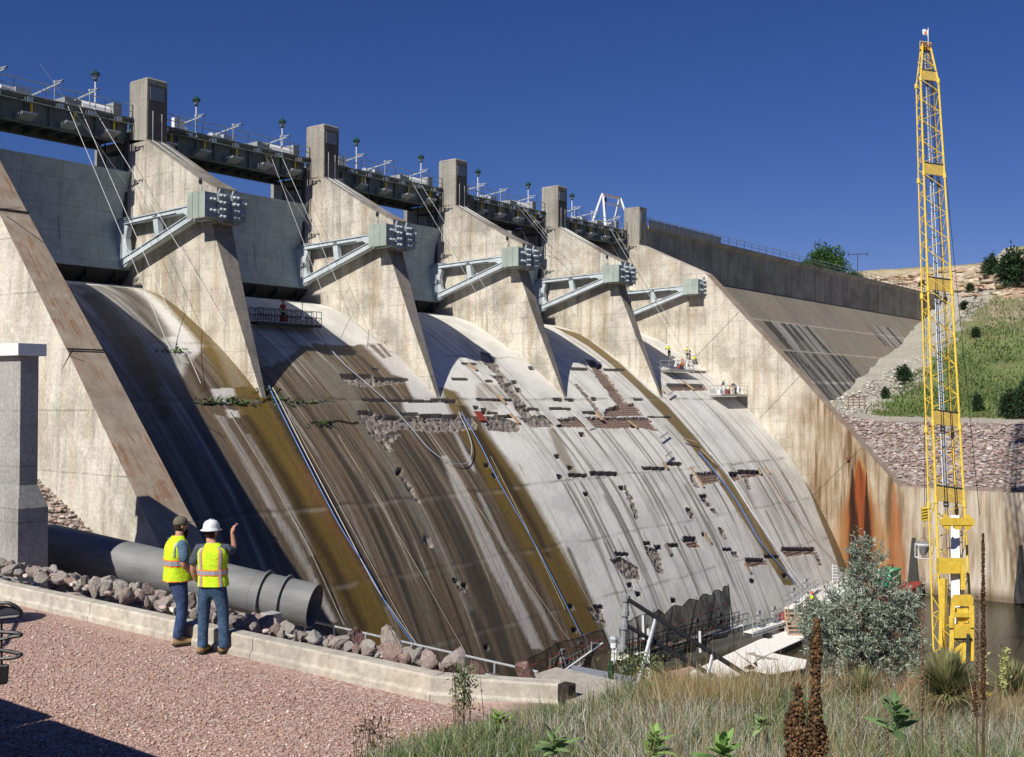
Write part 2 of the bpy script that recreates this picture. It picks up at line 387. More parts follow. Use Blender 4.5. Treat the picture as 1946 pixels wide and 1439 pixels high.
    ochre([(935, 700), (948, 705), (985, 760), (1010, 800), (1000, 800), (970, 755)], .45, .15)
    blend(region([(560, 880), (575, 880), (640, 985), (730, 1120), (700, 1110), (610, 985)], .3, .4)*.5, (.20, .075, .035))
    # dark wet runs beside the ochre
    for a in ([(500, 745), (512, 748), (580, 860), (680, 1030), (740, 1150), (725, 1150), (640, 1000), (560, 860)], [(870, 770), (885, 770), (930, 850), (990, 950), (1050, 1060), (1040, 1060), (975, 950), (915, 850)],
              [(460, 790), (475, 790), (600, 1000), (700, 1200), (680, 1200), (570, 990)], [(350, 690), (365, 690), (420, 770), (400, 770)]):
        blend(region(a, .2, .2)*.75, (.035, .025, .012))
    # bay one under the left wall: grey with brown drips
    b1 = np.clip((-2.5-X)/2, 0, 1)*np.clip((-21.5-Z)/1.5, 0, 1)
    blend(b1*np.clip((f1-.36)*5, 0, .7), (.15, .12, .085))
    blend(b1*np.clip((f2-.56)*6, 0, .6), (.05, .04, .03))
    blend(region([(395, 640), (425, 655), (470, 735), (440, 735)], .2, .3)*.2, (.6, .57, .5))
    for a in ([(345, 672), (356, 670), (395, 745), (380, 745)], [(250, 640), (262, 640), (310, 735), (285, 735)]): blend(region(a, .15, .3)*.85, (.075, .045, .025))
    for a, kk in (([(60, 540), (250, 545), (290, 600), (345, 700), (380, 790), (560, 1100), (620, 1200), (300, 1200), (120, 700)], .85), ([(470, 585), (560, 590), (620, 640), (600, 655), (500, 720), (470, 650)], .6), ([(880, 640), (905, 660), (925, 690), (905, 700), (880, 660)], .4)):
        blend(region(a, .5, .5)*kk*np.clip(.72+(f2-.45)*1.6, .35, 1), (.085, .078, .07))  # dark streaks plus left wall and pier shade, painted into the concrete
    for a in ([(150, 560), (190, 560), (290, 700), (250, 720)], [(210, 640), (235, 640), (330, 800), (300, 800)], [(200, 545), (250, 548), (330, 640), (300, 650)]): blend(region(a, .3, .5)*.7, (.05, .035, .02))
    # brown tint in bay three top left and bay five
    blend(region([(905, 730), (960, 730), (965, 755), (930, 790), (905, 760)], .2, .3)*.6*np.clip(f2*2-.3, 0, 1), (.20, .14, .08))
    blend(region([(1345, 870), (1400, 930), (1480, 1080), (1450, 1080), (1380, 950)], .2, .2)*.4*np.clip(f2*1.8-.3, 0, 1), (.42, .30, .13))
    blend(region([(1420, 860), (1500, 900), (1560, 1000), (1600, 1085), (1500, 1085), (1450, 980)], .5, .5)*.15, (.4, .37, .3))
    blend(region([(1285, 735), (1300, 730), (1400, 860), (1390, 870)], .4, .3)*.4, (.70, .71, .72))
    for a in ([(398, 738), (445, 738), (452, 766), (410, 766)], [(428, 780), (452, 781), (456, 795), (435, 795)]): blend(region(a, .1, .15)*.9, (.58, .56, .51))
    for a in ([(378, 765.5), (505, 764), (505, 768), (380, 770)], [(560, 762), (640, 763), (640, 766), (560, 765.5)], [(590, 802), (680, 800), (680, 805), (592, 806)]): blend(region(a, .05, .3), (.012, .010, .006))
    ochre([(1528, 912), (1545, 935), (1614, 1088), (1597, 1088), (1560, 990)], .9, .1)
    # thin dark drip lines in the light bays
    rs = np.random.RandomState(5)
    for i in range(58):
        x0 = rs.uniform(22.5, 72); z0 = rs.choice([-27.4, -31.7, -33.0, -36.5, -21.0]); L = rs.uniform(2.5, 13); wd = rs.uniform(.05, .22)
        m = np.exp(-((X-x0-(fbm(Sg*.2, Sg*0+i, 7, 2)-.5)*.5)/wd)**2)*np.clip((z0-Z)/.3, 0, 1)*np.clip((Z-(z0-L))/L*2.2, 0, 1)
        blend(m*.85, (.12, .095, .06) if i % 2 else (.17, .155, .12))
    # construction joints
    for zj, k in ((-24.85, .6), (-31.75, .6), (-36.3, .45), (-40.6, .45), (-20.9, .35)):
        wz = (fbm(X*.35, X*0+zj, 81, 4)-.5)*.5
        blend(np.exp(-((Z-zj-wz)/.09)**2)*k*np.clip(fbm(X*.8, X*0, 91, 3)*2.2-.5, 0, 1), (.045, .035, .025))
        blend(np.exp(-((Z-zj-wz+.22)/.12)**2)*k*.35*np.clip(fbm(X*.8+30, X*0, 92, 3)*2.2-.7, 0, 1), (.60, .58, .53))
    for xj in (-11.3, -5.4, 7.9, 13.2, 26.4, 31.6, 44.8, 49.9, 62.9, 68.2):
        blend(np.exp(-((X-xj)/.07)**2)*.45, (.08, .065, .045))
    # --- excavated patches: real recesses
    D = np.zeros(X.shape); rough = np.zeros(X.shape); rebar = np.zeros(X.shape)
    def dig(pts, depth, kind):
        pl = S_(pts)
        wx = (fine-.5)*(0 if kind == 'slot' else .6); m = inpoly(X+wx, Sg+wx*.6, pl)
        D[m] = np.maximum(D[m], depth)
        if kind == 'rough': rough[m] = 1
        if kind == 'rebar': rebar[m] = 1
    def rect(x0, y0, x1, y1): return [(x0, y0), (x1, y0+(x1-x0)*.02), (x1+(y1-y0)*.35, y1+(x1-x0)*.02), (x0+(y1-y0)*.35, y1)]
    for r in SLOTS: dig(rect(*r), .42, 'slot')
    for a in ROUGH: dig(a, .15, 'rough')
    for a in REBAR: dig(a, .30, 'rebar')
    for x, y in HOLES: dig(rect(x-4.5, y-3.5, x+4.5, y+3.5), .5, 'slot')
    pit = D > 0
    C[pit] = C[pit]*.12+np.array((.10, .085, .07))  # slot interiors painted darker than exposed concrete, to deepen their shade
    rg = fbm(X*5, Sg*5, 101, 3)
    m = rough > 0; col = np.stack([.07+.30*rg, .06+.26*rg, .05+.225*rg], -1); C[m] = col[m]
    D[m] += (rg[m]-.5)*.35
    m = rebar > 0; gx = np.abs(((X*3.3) % 1)-.5) < .18; gz = np.abs(((Sg*3.3) % 1)-.5) < .18
    C[m] = np.where((gx | gz)[m][:, None], np.array((.17, .10, .07)), np.array((.34, .31, .28))*(.5+rg[m][:, None]))
    D[m] -= np.where((gx | gz)[m], .16, 0)
    Dn = D-(fine-.5)*.02
    V = np.stack([X, Y, Z], -1)
    nrmy, nrmz = np.broadcast_to(-np.abs(ny), X.shape), np.broadcast_to(np.abs(nz), X.shape)
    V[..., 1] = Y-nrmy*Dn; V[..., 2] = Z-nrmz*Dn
    h, wd = X.shape; idx = np.arange(h*wd).reshape(h, wd)
    F = np.stack([idx[:-1, :-1], idx[1:, :-1], idx[1:, 1:], idx[:-1, 1:]], -1).reshape(-1, 4)
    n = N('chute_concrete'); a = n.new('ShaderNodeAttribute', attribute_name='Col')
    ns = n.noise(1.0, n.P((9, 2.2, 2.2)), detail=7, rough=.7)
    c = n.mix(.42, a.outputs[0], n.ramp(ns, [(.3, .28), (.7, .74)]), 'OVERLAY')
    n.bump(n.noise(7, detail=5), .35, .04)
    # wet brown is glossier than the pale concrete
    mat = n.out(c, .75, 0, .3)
    hsv = n.new('ShaderNodeSeparateColor', mode='HSV'); n.l(a.outputs[0], hsv.inputs[0])
    n.l(n.ramp(hsv.outputs[2], [(.1, .5), (.4, .85)]), n.b.inputs['Roughness'])
    Cf = C.reshape(-1, 3); Df = D.reshape(-1); Ff = F[:, ::-1]; cc = Cf[Ff].copy(); dd = Df[Ff]; pm = dd.max(1) > .05
    # cut faces keep the colour of the pit right up to the rim, so the edge of the slab stays crisp
    deep = dd.argmax(1); rows = np.where(pm)[0]; dk = Cf[Ff[rows, deep[rows]]]; shallow = dd[rows] <= .05
    tmp = cc[rows]; tmp[shallow] = np.repeat(dk[:, None], 4, 1)[shallow]; cc[rows] = tmp
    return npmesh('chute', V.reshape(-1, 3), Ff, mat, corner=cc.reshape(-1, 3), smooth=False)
SLOTS = [(647,712,707,718),(712,718,775,723),(688,759,866,763),(681,782,710,787),(716,791,760,796),(761,785,795,790),(797,788,866,794),(708,701,720,705),
 (878,690,906,694),(859,719,889,723),(923,723,936,727),(958,729,972,733),(820,759,866,763),(906,758,974,762),(998,776,1027,780),(1044,775,1084,779),(1051,757,1068,763),(1073,758,1090,763),
 (1107,782,1134,787),(1158,775,1181,779),(1085,699,1116,704),(1147,701,1188,705),(1204,758,1222,762),(1231,792,1276,794),(1080,901,1115,907),(1121,897,1173,904),(1220,888,1264,893),(1267,879,1295,885),
 (978,770,1000,774),(910,783,946,787),(948,790,975,794),(820,788,870,792),(1267,729,1336,734),(1310,705,1350,709),(1385,898,1402,905),(1402,894,1444,900),(1329,941,1343,947),(1303,967,1312,972),(1333,1014,1343,1019),(1298,1021,1322,1028),
 (1269,1034,1289,1040),(1223,1031,1236,1036),(1373,1043,1390,1047),(1416,1062,1451,1067),(1452,1056,1480,1061),(1485,1041,1548,1046),(1169,1051,1194,1056),(1128,1152,1146,1157),(1244,1038,1256,1044)]
ROUGH = [[(647,718),(707,718),(712,724),(775,724),(765,728),(700,735),(660,730)],
 [(681,786),(710,787),(760,797),(866,796),(900,795),(905,815),(830,822),(760,815),(720,825),(735,845),(712,835),(690,805)],
 [(700,822),(735,830),(760,825),(745,840),(715,838)],
 [(910,668),(928,672),(948,700),(952,712),(938,708),(920,690)],[(935,715),(955,715),(978,745),(1005,780),(1012,800),(990,790),(965,750)],
 [(917,792),(960,796),(985,806),(987,820),(965,822),(930,818)],[(987,795),(1030,790),(1056,793),(1050,812),(1010,812)],
 [(728,840),(737,842),(745,858),(740,860)],[(762,908),(770,910),(800,955),(795,957)],[(1162,1066),(1180,1060),(1212,1080),(1216,1102),(1190,1100)],[(1116,1155),(1140,1160),(1150,1185),(1130,1180)],
 [(1092,730),(1097,730),(1145,790),(1140,792)],[(1184,920),(1190,925),(1215,985),(1208,990)],[(1225,1040),(1250,1045),(1262,1090),(1250,1090)],[(1331,950),(1340,950),(1352,962),(1346,964)],[(1350,968),(1358,968),(1364,976),(1356,976)],
 [(1304,972),(1314,974),(1320,987),(1312,986)],[(1363,1003),(1372,1005),(1383,1025),(1375,1024)],[(1389,1050),(1400,1050),(1403,1060),(1394,1060)],[(805,1020),(818,1022),(825,1040),(812,1040)],[(862,1102),(872,1104),(882,1125),(874,1125)],
 [(1310,903),(1318,903),(1327,926),(1320,926)],[(1412,905),(1420,905),(1426,930),(1420,930)],[(1545,1050),(1552,1050),(1562,1075),(1556,1075)]]
REBAR = [[(1113,684),(1128,686),(1150,710),(1175,745),(1195,775),(1180,778),(1165,760),(1140,725)],[(1180,768),(1205,768),(1222,790),(1150,792),(1148,783)],
 [(1056,797),(1095,794),(1232,794),(1250,820),(1215,812),(1150,814),(1110,812),(1060,812)],[(1322,900),(1360,897),(1370,915),(1335,920)],
 [(1385,904),(1400,903),(1406,912),(1392,914)],[(1402,899),(1444,896),(1452,903),(1410,909)],[(1298,1028),(1322,1026),(1330,1040),(1310,1042)],[(1416,1067),(1451,1064),(1458,1072),(1425,1078)],[(1485,1046),(1548,1041),(1552,1052),(1495,1058)],
 [(1267,733),(1336,733),(1345,742),(1275,742)]]
HOLES = [(904,775),(919,780),(977,727),(984,742),(1009,700),(1138,696),(1128,759),(1105,826),(1058,868),(1083,890),(1063,907),(1113,940),(1180,928),(940,905),(924,885),(729,843),(759,894),(779,930),(865,1105),(881,1114),(923,1231),(1084,1153),(1090,1199),(1212,1130),(1196,1113),(1279,1142),(1428,1105),(756,900),(1490,1095),(1030,700)]
chute_o = thing('spillway', 'curved concrete spillway chute streaked brown and pale grey below the gates', 'spillway')
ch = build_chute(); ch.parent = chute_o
# toe slab + body under the chute so that it is solid
b = MB(); b.prism([(6.5, -17.6), (9, -23), (9, -52), (-29.5, -52), (-28.8, -46.9), (-22, -38)], 0, XL, XR); b.build('chute_body', M['nose'], chute_o)

# ================================================================== PIERS
M['pillarfront'] = concrete('shaded_pillar_front', (.15, .14, .12), (.10, .095, .085), tanamt=.1, patchamt=.1)  # slightly stained, mostly darkened to carry the shade of the pillar fronts
def pier(name, x, label, w=PW):
    t = thing(name, label, 'pier', (x, 0, -24), 'concrete piers between the gates')
    b = MB()   # body: from upstream nose to the front, under the bridge seat
    top = [(2.39, -4.9), (0, -4.95), (-6.4, -8.6), (-8.6, -9.6), (-8.7, -10.6), (-8.05, -12.1)]
    # left face sits at x, right face tapers in towards the foot of the nose
    L = [(7.0, -30), (7.0, -4.6), (2.39, -4.6)]+top[1:]+[(-10.6, -18), (-13.6, -24.4), (-14.2, -26.0), (-8, -30)]
    def wx(z): return w if z > -12.5 else max(.42, w+(z+12.1)*(w-.45)/12.0)
    vl = [(x, y, z) for y, z in L]; vr = [(x+(wx(z) if y < -8 else w), y, z) for y, z in L]; n = len(L)
    b.add(vl+vr, [tuple(range(n))[::-1], tuple(range(n, 2*n))]+[(i, (i+1) % n, n+(i+1) % n, n+i) for i in range(n)])
    b.build('pier_body', M['pier'], t)
    # smooth darker downstream nose face, 3 mm proud
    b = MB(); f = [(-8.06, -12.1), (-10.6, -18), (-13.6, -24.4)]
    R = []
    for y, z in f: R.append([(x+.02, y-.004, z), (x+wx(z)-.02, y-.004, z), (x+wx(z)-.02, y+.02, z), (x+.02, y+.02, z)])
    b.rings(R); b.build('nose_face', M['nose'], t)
    c = MB(); c.box(x, x+w, .05, 2.39, -4.94, -.12); c.hexa([(x,.05,-.12),(x+w,.05,-.12),(x+w,2.39,-.12),(x,2.39,-.12),(x+.1,.15,0),(x+w-.1,.15,0),(x+w-.1,2.29,0),(x+.1,2.29,0)])
    c.build('pillar', M['pier'], t)
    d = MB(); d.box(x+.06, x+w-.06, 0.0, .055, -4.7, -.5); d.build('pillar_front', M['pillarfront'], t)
    d = MB(); d.box(x+.22, x+w-.32, -.05, .0, -1.75, -.72); d.build('plaque', M['plaque'], t)
    # top edge slab on the slope, a hair wider
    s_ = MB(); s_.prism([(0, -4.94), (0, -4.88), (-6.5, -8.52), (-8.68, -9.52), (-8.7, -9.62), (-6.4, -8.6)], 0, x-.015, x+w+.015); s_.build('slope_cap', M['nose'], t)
    # upstream rounded nose with ladder
    ns = MB(); ns.lathe((x+w/2, 7.0, -30), [(w/2, 0), (w/2, 25.4)], 20); ns.build('upstream_nose', M['pump'], t, smooth=False)
    ld = MB()
    for yy in (3.3, 3.75): ld.box(x-.14, x-.1, yy, yy+.05, -12.8, -4.2)
    for k in range(28): ld.box(x-.13, x-.11, 3.3, 3.8, -12.6+k*.3, -12.57+k*.3)
    for zz in (-5.6, -7.6, -9.4, -11.2): ld.box(x-.7, x-.02, 3.0, 4.9, zz, zz+.12)
    ld.box(x-.6, x-.5, 4.8, 4.9, -12, -4.7); ld.box(x-.3, x-.1, 2.45, 2.75, -13.5, -4.7)
    ld.build('ladder', M['darksteel'], t)
    # conduits
    cd_ = MB(); cd_.tube([(x+.45, -.08, -2.6), (x+.45, -.08, -4.9), (x+.5, -6.4, -8.52), (x+.5, -8.2, -9.35)], .035); cd_.tube([(x+1.25, -.08, -2.7), (x+1.25, -.08, -4.9), (x+1.3, -6.4, -8.52)], .035)
    cd_.tube([(x-.06, -6.8, -8.7), (x-.06, -6.9, -9.4), (x-.2, -6.7, -10.4), (x-.5, -5.2, -10.7), (x-.6, 1, -10.95)], .035)
    cd_.build('conduit', M['galv'], t)
    hh = MB(); hh.lathe((x-.1, -6.8, -9.15), [(.05, 0), (.12, .12), (.14, .28), (.1, .42), (.02, .5)], 8); hh.build('alarm_horn', M['darksteel'], t)
    return t
ORD = ['first', 'second', 'third', 'fourth']
p0 = pier('pier', 0, 'largest concrete pier, nearest of those between the gates, with a tall square pillar')
for k in range(1, 4):
    dup(p0, (k*S, 0, -24), ['', 'concrete pier with square pillar, second between the gates from the left', 'concrete pier with square pillar, third between the gates from the left', 'concrete pier with square pillar, fourth from the left beside the scaffold with workers'][k])

# ---- training walls
TOPW = [(2.39, -4.95), (0, -4.95), (-9.45, -9.3), (-10.9, -10.8), (-14.1, -14.2), (-21.85, -22.2), (-29.4, -30.3), (-33.4, -34.5)]
def training_wall():
    global wall_r, wall_l
    # right
    t = wall_r = thing('training_wall', 'right spillway side wall, cream concrete with orange rust stain, stepping down to the water', 'wall', (73.2, 0, -46))
    b = MB(); prof = TOPW+[(-62, -34.5), (-62, -52), (7, -52), (7, -4.6), (2.39, -4.6)]
    b.prism(prof, 0, 73.2, 75.2)
    n = N('right_wall_concrete'); pass
    b.build('wall_body', M['rwall'], t)
    c = MB(); c.box(73.2, 75.0, .05, 2.39, -4.94, 0); c.build('pillar', M['pier'], t)
    d = MB(); d.box(73.3, 74.9, 0, .055, -4.4, -.4); d.build('pillar_front', M['parapet'], t)  # front darker than its pillar, shade put into the concrete colour
    d = MB(); d.box(73.55, 74.8, -.05, .0, -1.75, -.75); d.build('plaque', M['plaque'], t)
    cp = MB(); P = TOPW[2:]+[(-62, -34.5)]; q = [(y, z+.005) for y, z in P]+[(y, z-.02) for y, z in P[::-1]]
    cp.prism(q, 0, 73.35, 75.203); cp.build('wall_coping', M['coping'], t)
    j = MB()   # inclined joints across the wall face
    for a, c_ in (((1405, 592), (1315, 686)), ((1520, 715), (1442, 797)), ((1638, 850), (1545, 942))):
        A = on(a, 0, 73.196); B = on(c_, 0, 73.196); j.bar(A, B, .012, .07, upv=(1, 0, 0))
    j.build('joint_line', M['darksteel'], t)
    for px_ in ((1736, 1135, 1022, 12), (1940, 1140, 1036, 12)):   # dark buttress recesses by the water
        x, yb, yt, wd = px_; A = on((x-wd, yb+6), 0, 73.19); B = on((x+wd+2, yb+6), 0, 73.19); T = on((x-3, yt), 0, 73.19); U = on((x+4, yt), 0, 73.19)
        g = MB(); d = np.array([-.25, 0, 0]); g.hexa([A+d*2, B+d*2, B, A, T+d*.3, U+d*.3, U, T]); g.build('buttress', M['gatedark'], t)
    hp = MB(); A = on((1612, 872), 0, 73.15); hp.lathe(A, [(.22, 0), (.2, .25)], 10, axis=(-1, 0, 0)); hp.build('drain_pipe', M['rust'], t)
    # left
    t = wall_l = thing('training_wall', 'left spillway side wall with rust stained sloping top, largest wall at the left edge', 'wall', (-18.1, 0, -34.5))
    b = MB()
    prof = TOPW+[(-34.8, -36.0), (-53, -36.0), (-53, -52), (7, -52), (7, -4.6), (2.39, -4.6)]
    n_ = len(prof)
    def xo(z): return -19.0-max(0, (-14-z))*.035
    vl = [(xo(z), y, z) for y, z in prof]; vr = [(XL, y, z) for y, z in prof]
    b.add(vl+vr, [tuple(range(n_))[::-1], tuple(range(n_, 2*n_))]+[(i, (i+1) % n_, n_+(i+1) % n_, n_+i) for i in range(n_)])
    b.build('wall_body', M['lwall'], t)
    cp = MB(); P = TOPW[2:]+[(-34.8, -36.0), (-53, -36.0)]
    R = [[(xo(z)+.004, y, z+.006), (XL-.004, y, z+.006), (XL-.004, y, z-.02), (xo(z)+.004, y, z-.02)] for y, z in P]
    cp.rings(R); cp.build('wall_coping', M['coping'], t)
    c = MB(); c.box(-19, XL, .05, 2.39, -4.94, 0); c.build('pillar', M['pier'], t)
    j = MB()
    def X19(px):   # on battered outer face
        P = on(px, 0, -19.2); return P+np.array([-.03-.0, 0, 0])
    for a, c_ in (((138, 664), (66, 808)), ((0, 397), (40, 395))):
        A = on(a, 0, xo(on(a, 0, -19)[2])-.01); B = on(c_, 0, xo(on(c_, 0, -19)[2])-.01); j.bar(A, B, .02, .07, upv=(1, 0, 0))
    for (y, z) in ((-21.95, -22.18), (-14.2, -14.2)): j.box(xo(z)-.01, XL+.01, y-.04, y+.04, z-.05, z+.03)
    j.build('joint_line', M['darksteel'], t)
def wallmats():
    # right wall: cream, brown wash towards the river, the rust run under its drain
    n = N('right_wall_concrete'); src = concrete('rw_base', (.61, .56, .47), (.41, .37, .30), grey=(-6, -3), patchamt=.5, streak=.7)
    M['rwall'] = src; t = src.node_tree; bs = t.nodes['Principled BSDF']; k = N.__new__(N); k.m = src; k.t = t; k.b = bs
    c = bs.inputs['Base Color'].links[0].from_socket
    sp = k.new('ShaderNodeSeparateXYZ'); k.l(k.P(), sp.inputs[0]); y = sp.outputs[1]; z = sp.outputs[2]
    def mr(v, a, b_, c_=0, d=1):
        m = k.new('ShaderNodeMapRange', clamp=True)
        for i, q in enumerate((v, a, b_, c_, d)):
            if isinstance(q, bpy.types.NodeSocket): k.l(q, m.inputs[i])
            else: m.inputs[i].default_value = q
        return m.outputs[0]
    wob = k.noise(1.0, k.P((1, 1.4, .12)), detail=6)
    wo2 = k.noise(.35, detail=4)
    yy = k.math('ADD', y, k.math('MULTIPLY', k.math('SUBTRACT', wo2, .5), 5))
    runs = k.ramp(wob, [(.38, 0), (.6, 1)])
    tanm = k.math('MULTIPLY', mr(yy, -19.5, -24, 0, 1), mr(z, -21, -25, 0, 1))
    c = k.mix(k.math('MULTIPLY', tanm, mr(runs, 0, 1, .5, 1)), c, k.mix(runs, (.33, .22, .115), (.15, .09, .045)))
    basin = k.math('MULTIPLY', mr(y, -33, -37, 0, 1), 1)
    c = k.mix(k.math('MULTIPLY', basin, .75), c, k.mix(runs, (.60, .55, .46), (.36, .28, .19)))
    # rust tongue: centre y -29.1 at z -32 widening downwards
    def tongue(y0, z0, w0, w1, zr, col, amt):
        cen = k.math('ADD', k.math('MULTIPLY', k.math('SUBTRACT', z, z0), .02), y0)
        dy = k.math('ABSOLUTE', k.math('ADD', k.math('SUBTRACT', y, cen), k.math('MULTIPLY', k.math('SUBTRACT', wob, .5), .9)))
        wd = mr(z, z0, z0-zr, w0, w1)
        m = k.math('SUBTRACT', 1, k.math('DIVIDE', dy, wd)); m = k.ramp(m, [(0, 0), (.45, 1)])
        return k.math('MULTIPLY', k.math('MULTIPLY', m, mr(z, z0+.3, z0-.5, 0, 1)), amt)
    c = k.mix(tongue(-29.0, -31.4, .3, 3.8, 9, 0, .75), c, (.36, .18, .06))
    c = k.mix(tongue(-32.9, -34.0, .2, 1.4, 10, 0, .75), c, (.33, .12, .04))
    c = k.mix(tongue(-28.9, -31.6, .14, 2.1, 6, 0, .95), c, k.mix(k.ramp(wob, [(.40, 0), (.55, 1)]), (.09, .025, .01), (.25, .06, .018)))
    dk = k.math('ADD', tongue(-28.1, -32.5, .1, .75, 8, 0, .9), tongue(-29.75, -33, .1, .6, 8, 0, .9))
    c = k.mix(dk, c, (.02, .012, .008))
    # waterline scum
    c = k.mix(k.math('MULTIPLY', mr(z, -44.6, -45.6, 0, 1), .8), c, (.12, .085, .05))
    # tall vertical form joints in the basin
    k.l(c, bs.inputs['Base Color'])
    M['lwall'] = concrete('left_wall_concrete', (.60, .565, .48), (.42, .39, .32), line_z=3.1, tanamt=.25, streak=.6, patchamt=.55, zoff=.4)
    # coping: tan with rust running along it
    n = N('coping_concrete'); f = n.noise(1.0, n.P((4.5, .55, .55)), detail=8, rough=.75, dist=.4)
    c = n.ramp(n.noise(.9, detail=6), [(.35, (.27, .215, .155)), (.65, (.40, .335, .255))])
    r = n.noise(.25, detail=3)
    c = n.mix(n.math('MULTIPLY', n.ramp(f, [(.50, 0), (.60, 1)]), n.ramp(r, [(.40, 0), (.54, .85)])), c, (.28, .13, .065))
    c = n.mix(n.ramp(n.noise(12, detail=4), [(.58, 0), (.7, .5)]), c, (.55, .53, .47))
    M['coping'] = n.out(c, .9, 0, .2)
wallmats(); training_wall()

# ================================================================== RADIAL GATES
def gate(k):
    x0 = k*S+(PW if k >= 0 else 1.1)+.12; x1 = (k+1)*S-.08
    t = thing('radial_gate', GL[k+1], 'gate', ((x0+x1)/2, 0, -15), 'radial gates between the piers')
    hy, hz = -8.2, -11.0; R = 10.9
    def arc(r, z): return hy+math.sqrt(max(0, r*r-(z-hz)**2))
    zs = np.linspace(-14.9, -7.2, 14)
    b = MB(); R1 = []
    for z in zs: R1.append([(x0, arc(R, z), z), (x1, arc(R, z), z), (x1, arc(R+.9, z), z), (x0, arc(R+.9, z), z)])
    # rounded crest
    b.rings(R1); b.build('skin_plate', M['gate'], t, smooth=False)
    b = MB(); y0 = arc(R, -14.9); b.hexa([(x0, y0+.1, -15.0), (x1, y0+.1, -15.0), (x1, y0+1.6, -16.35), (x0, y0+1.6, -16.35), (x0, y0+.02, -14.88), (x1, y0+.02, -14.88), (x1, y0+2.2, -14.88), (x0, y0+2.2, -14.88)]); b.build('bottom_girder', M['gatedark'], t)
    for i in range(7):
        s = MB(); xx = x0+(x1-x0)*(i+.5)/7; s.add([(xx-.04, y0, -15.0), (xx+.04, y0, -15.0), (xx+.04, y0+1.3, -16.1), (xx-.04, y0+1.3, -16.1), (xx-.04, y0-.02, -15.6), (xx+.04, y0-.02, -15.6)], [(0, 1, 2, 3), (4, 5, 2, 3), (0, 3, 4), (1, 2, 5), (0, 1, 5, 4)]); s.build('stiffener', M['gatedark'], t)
    s = MB()   # access hatch plates and a faint ring on the skin
    def on_skin(xa, xb, za, zb, th=.03):
        for q in range(3):
            u0 = za+(zb-za)*q/3; u1 = za+(zb-za)*(q+1)/3
            s.hexa([(xa, arc(R, u0)-th, u0), (xb, arc(R, u0)-th, u0), (xb, arc(R, u0)+.02, u0), (xa, arc(R, u0)+.02, u0), (xa, arc(R, u1)-th, u1), (xb, arc(R, u1)-th, u1), (xb, arc(R, u1)+.02, u1), (xa, arc(R, u1)+.02, u1)])
    on_skin(x1-11.8, x1-11.7, -13.2, -11.4); on_skin(x1-5.6, x1-5.25, -13.0, -11.3); on_skin(x1-11.8, x1-5.3, -11.32, -11.24); on_skin(x1-11.8, x1-5.3, -13.4, -13.35)
    for zz in (-8.9, -10.1, -11.6, -13.7): on_skin(x0+.1, x1-.1, zz-.02, zz+.02, .018)
    s.build('reinforcing_plate', M['gate'], t)
    # arms, one by each pier face
    for xa, sg in ((x1-.55, 1), (x0+.35, -1)):
        a = MB(); w2 = .2
        def br(p, q, h, dx=.42): a.bar((xa, *p), (xa, *q), dx, h, upv=(0, 0, 1))
        br((-7.6, -10.95), (2.3, -11.25), .46); br((-7.7, -11.35), (2.0, -14.35), .62)
        br((-2.3, -11.1), (-2.6, -12.8), .56); 
        a.prism([(2.0, -11.1), (2.75, -11.3), (2.75, -14.6), (1.6, -14.75), (.9, -14.3), (1.3, -13.4), (1.45, -12.4), (1.2, -11.6)], 0, xa-.22, xa+.22)
        a.prism([(-8.6, -10.6), (-7.2, -10.75), (-5.6, -10.9), (-5.9, -11.3), (-7.3, -12.0), (-8.6, -12.0)], 0, xa-.24, xa+.24)
        for p, q in (((-7.6, -10.78), (2.3, -11.08)), ((-7.7, -11.1), (2.0, -14.1)), ((-7.7, -11.6), (2.0, -14.6)), ((-5, -11.15), (2.3, -11.42))): a.bar((xa, *p), (xa, *q), .62, .05)
        for i in range(6): a.lathe((xa-.23, -7.9+.5*(i % 3), -11.0-.45*(i//3)), [(.07, 0), (.07, .06)], 6, axis=(-1, 0, 0))
        a.build('arm', M['arm'], t)
    a = MB(); a.box(x1-.9, x1+.03, .6, 2.4, -10.98, -10.9); a.build('catwalk', M['galv'], t)
GL = ['leftmost radial gate, grey green riveted steel beside the left wall', 'second radial gate from the left, above the railed stage in shade', 'third radial gate from the left, grey green steel', 'fourth radial gate from the left, grey green steel', 'rightmost radial gate, mostly hidden, above the workers']
for k in range(-1, 4): gate(k)

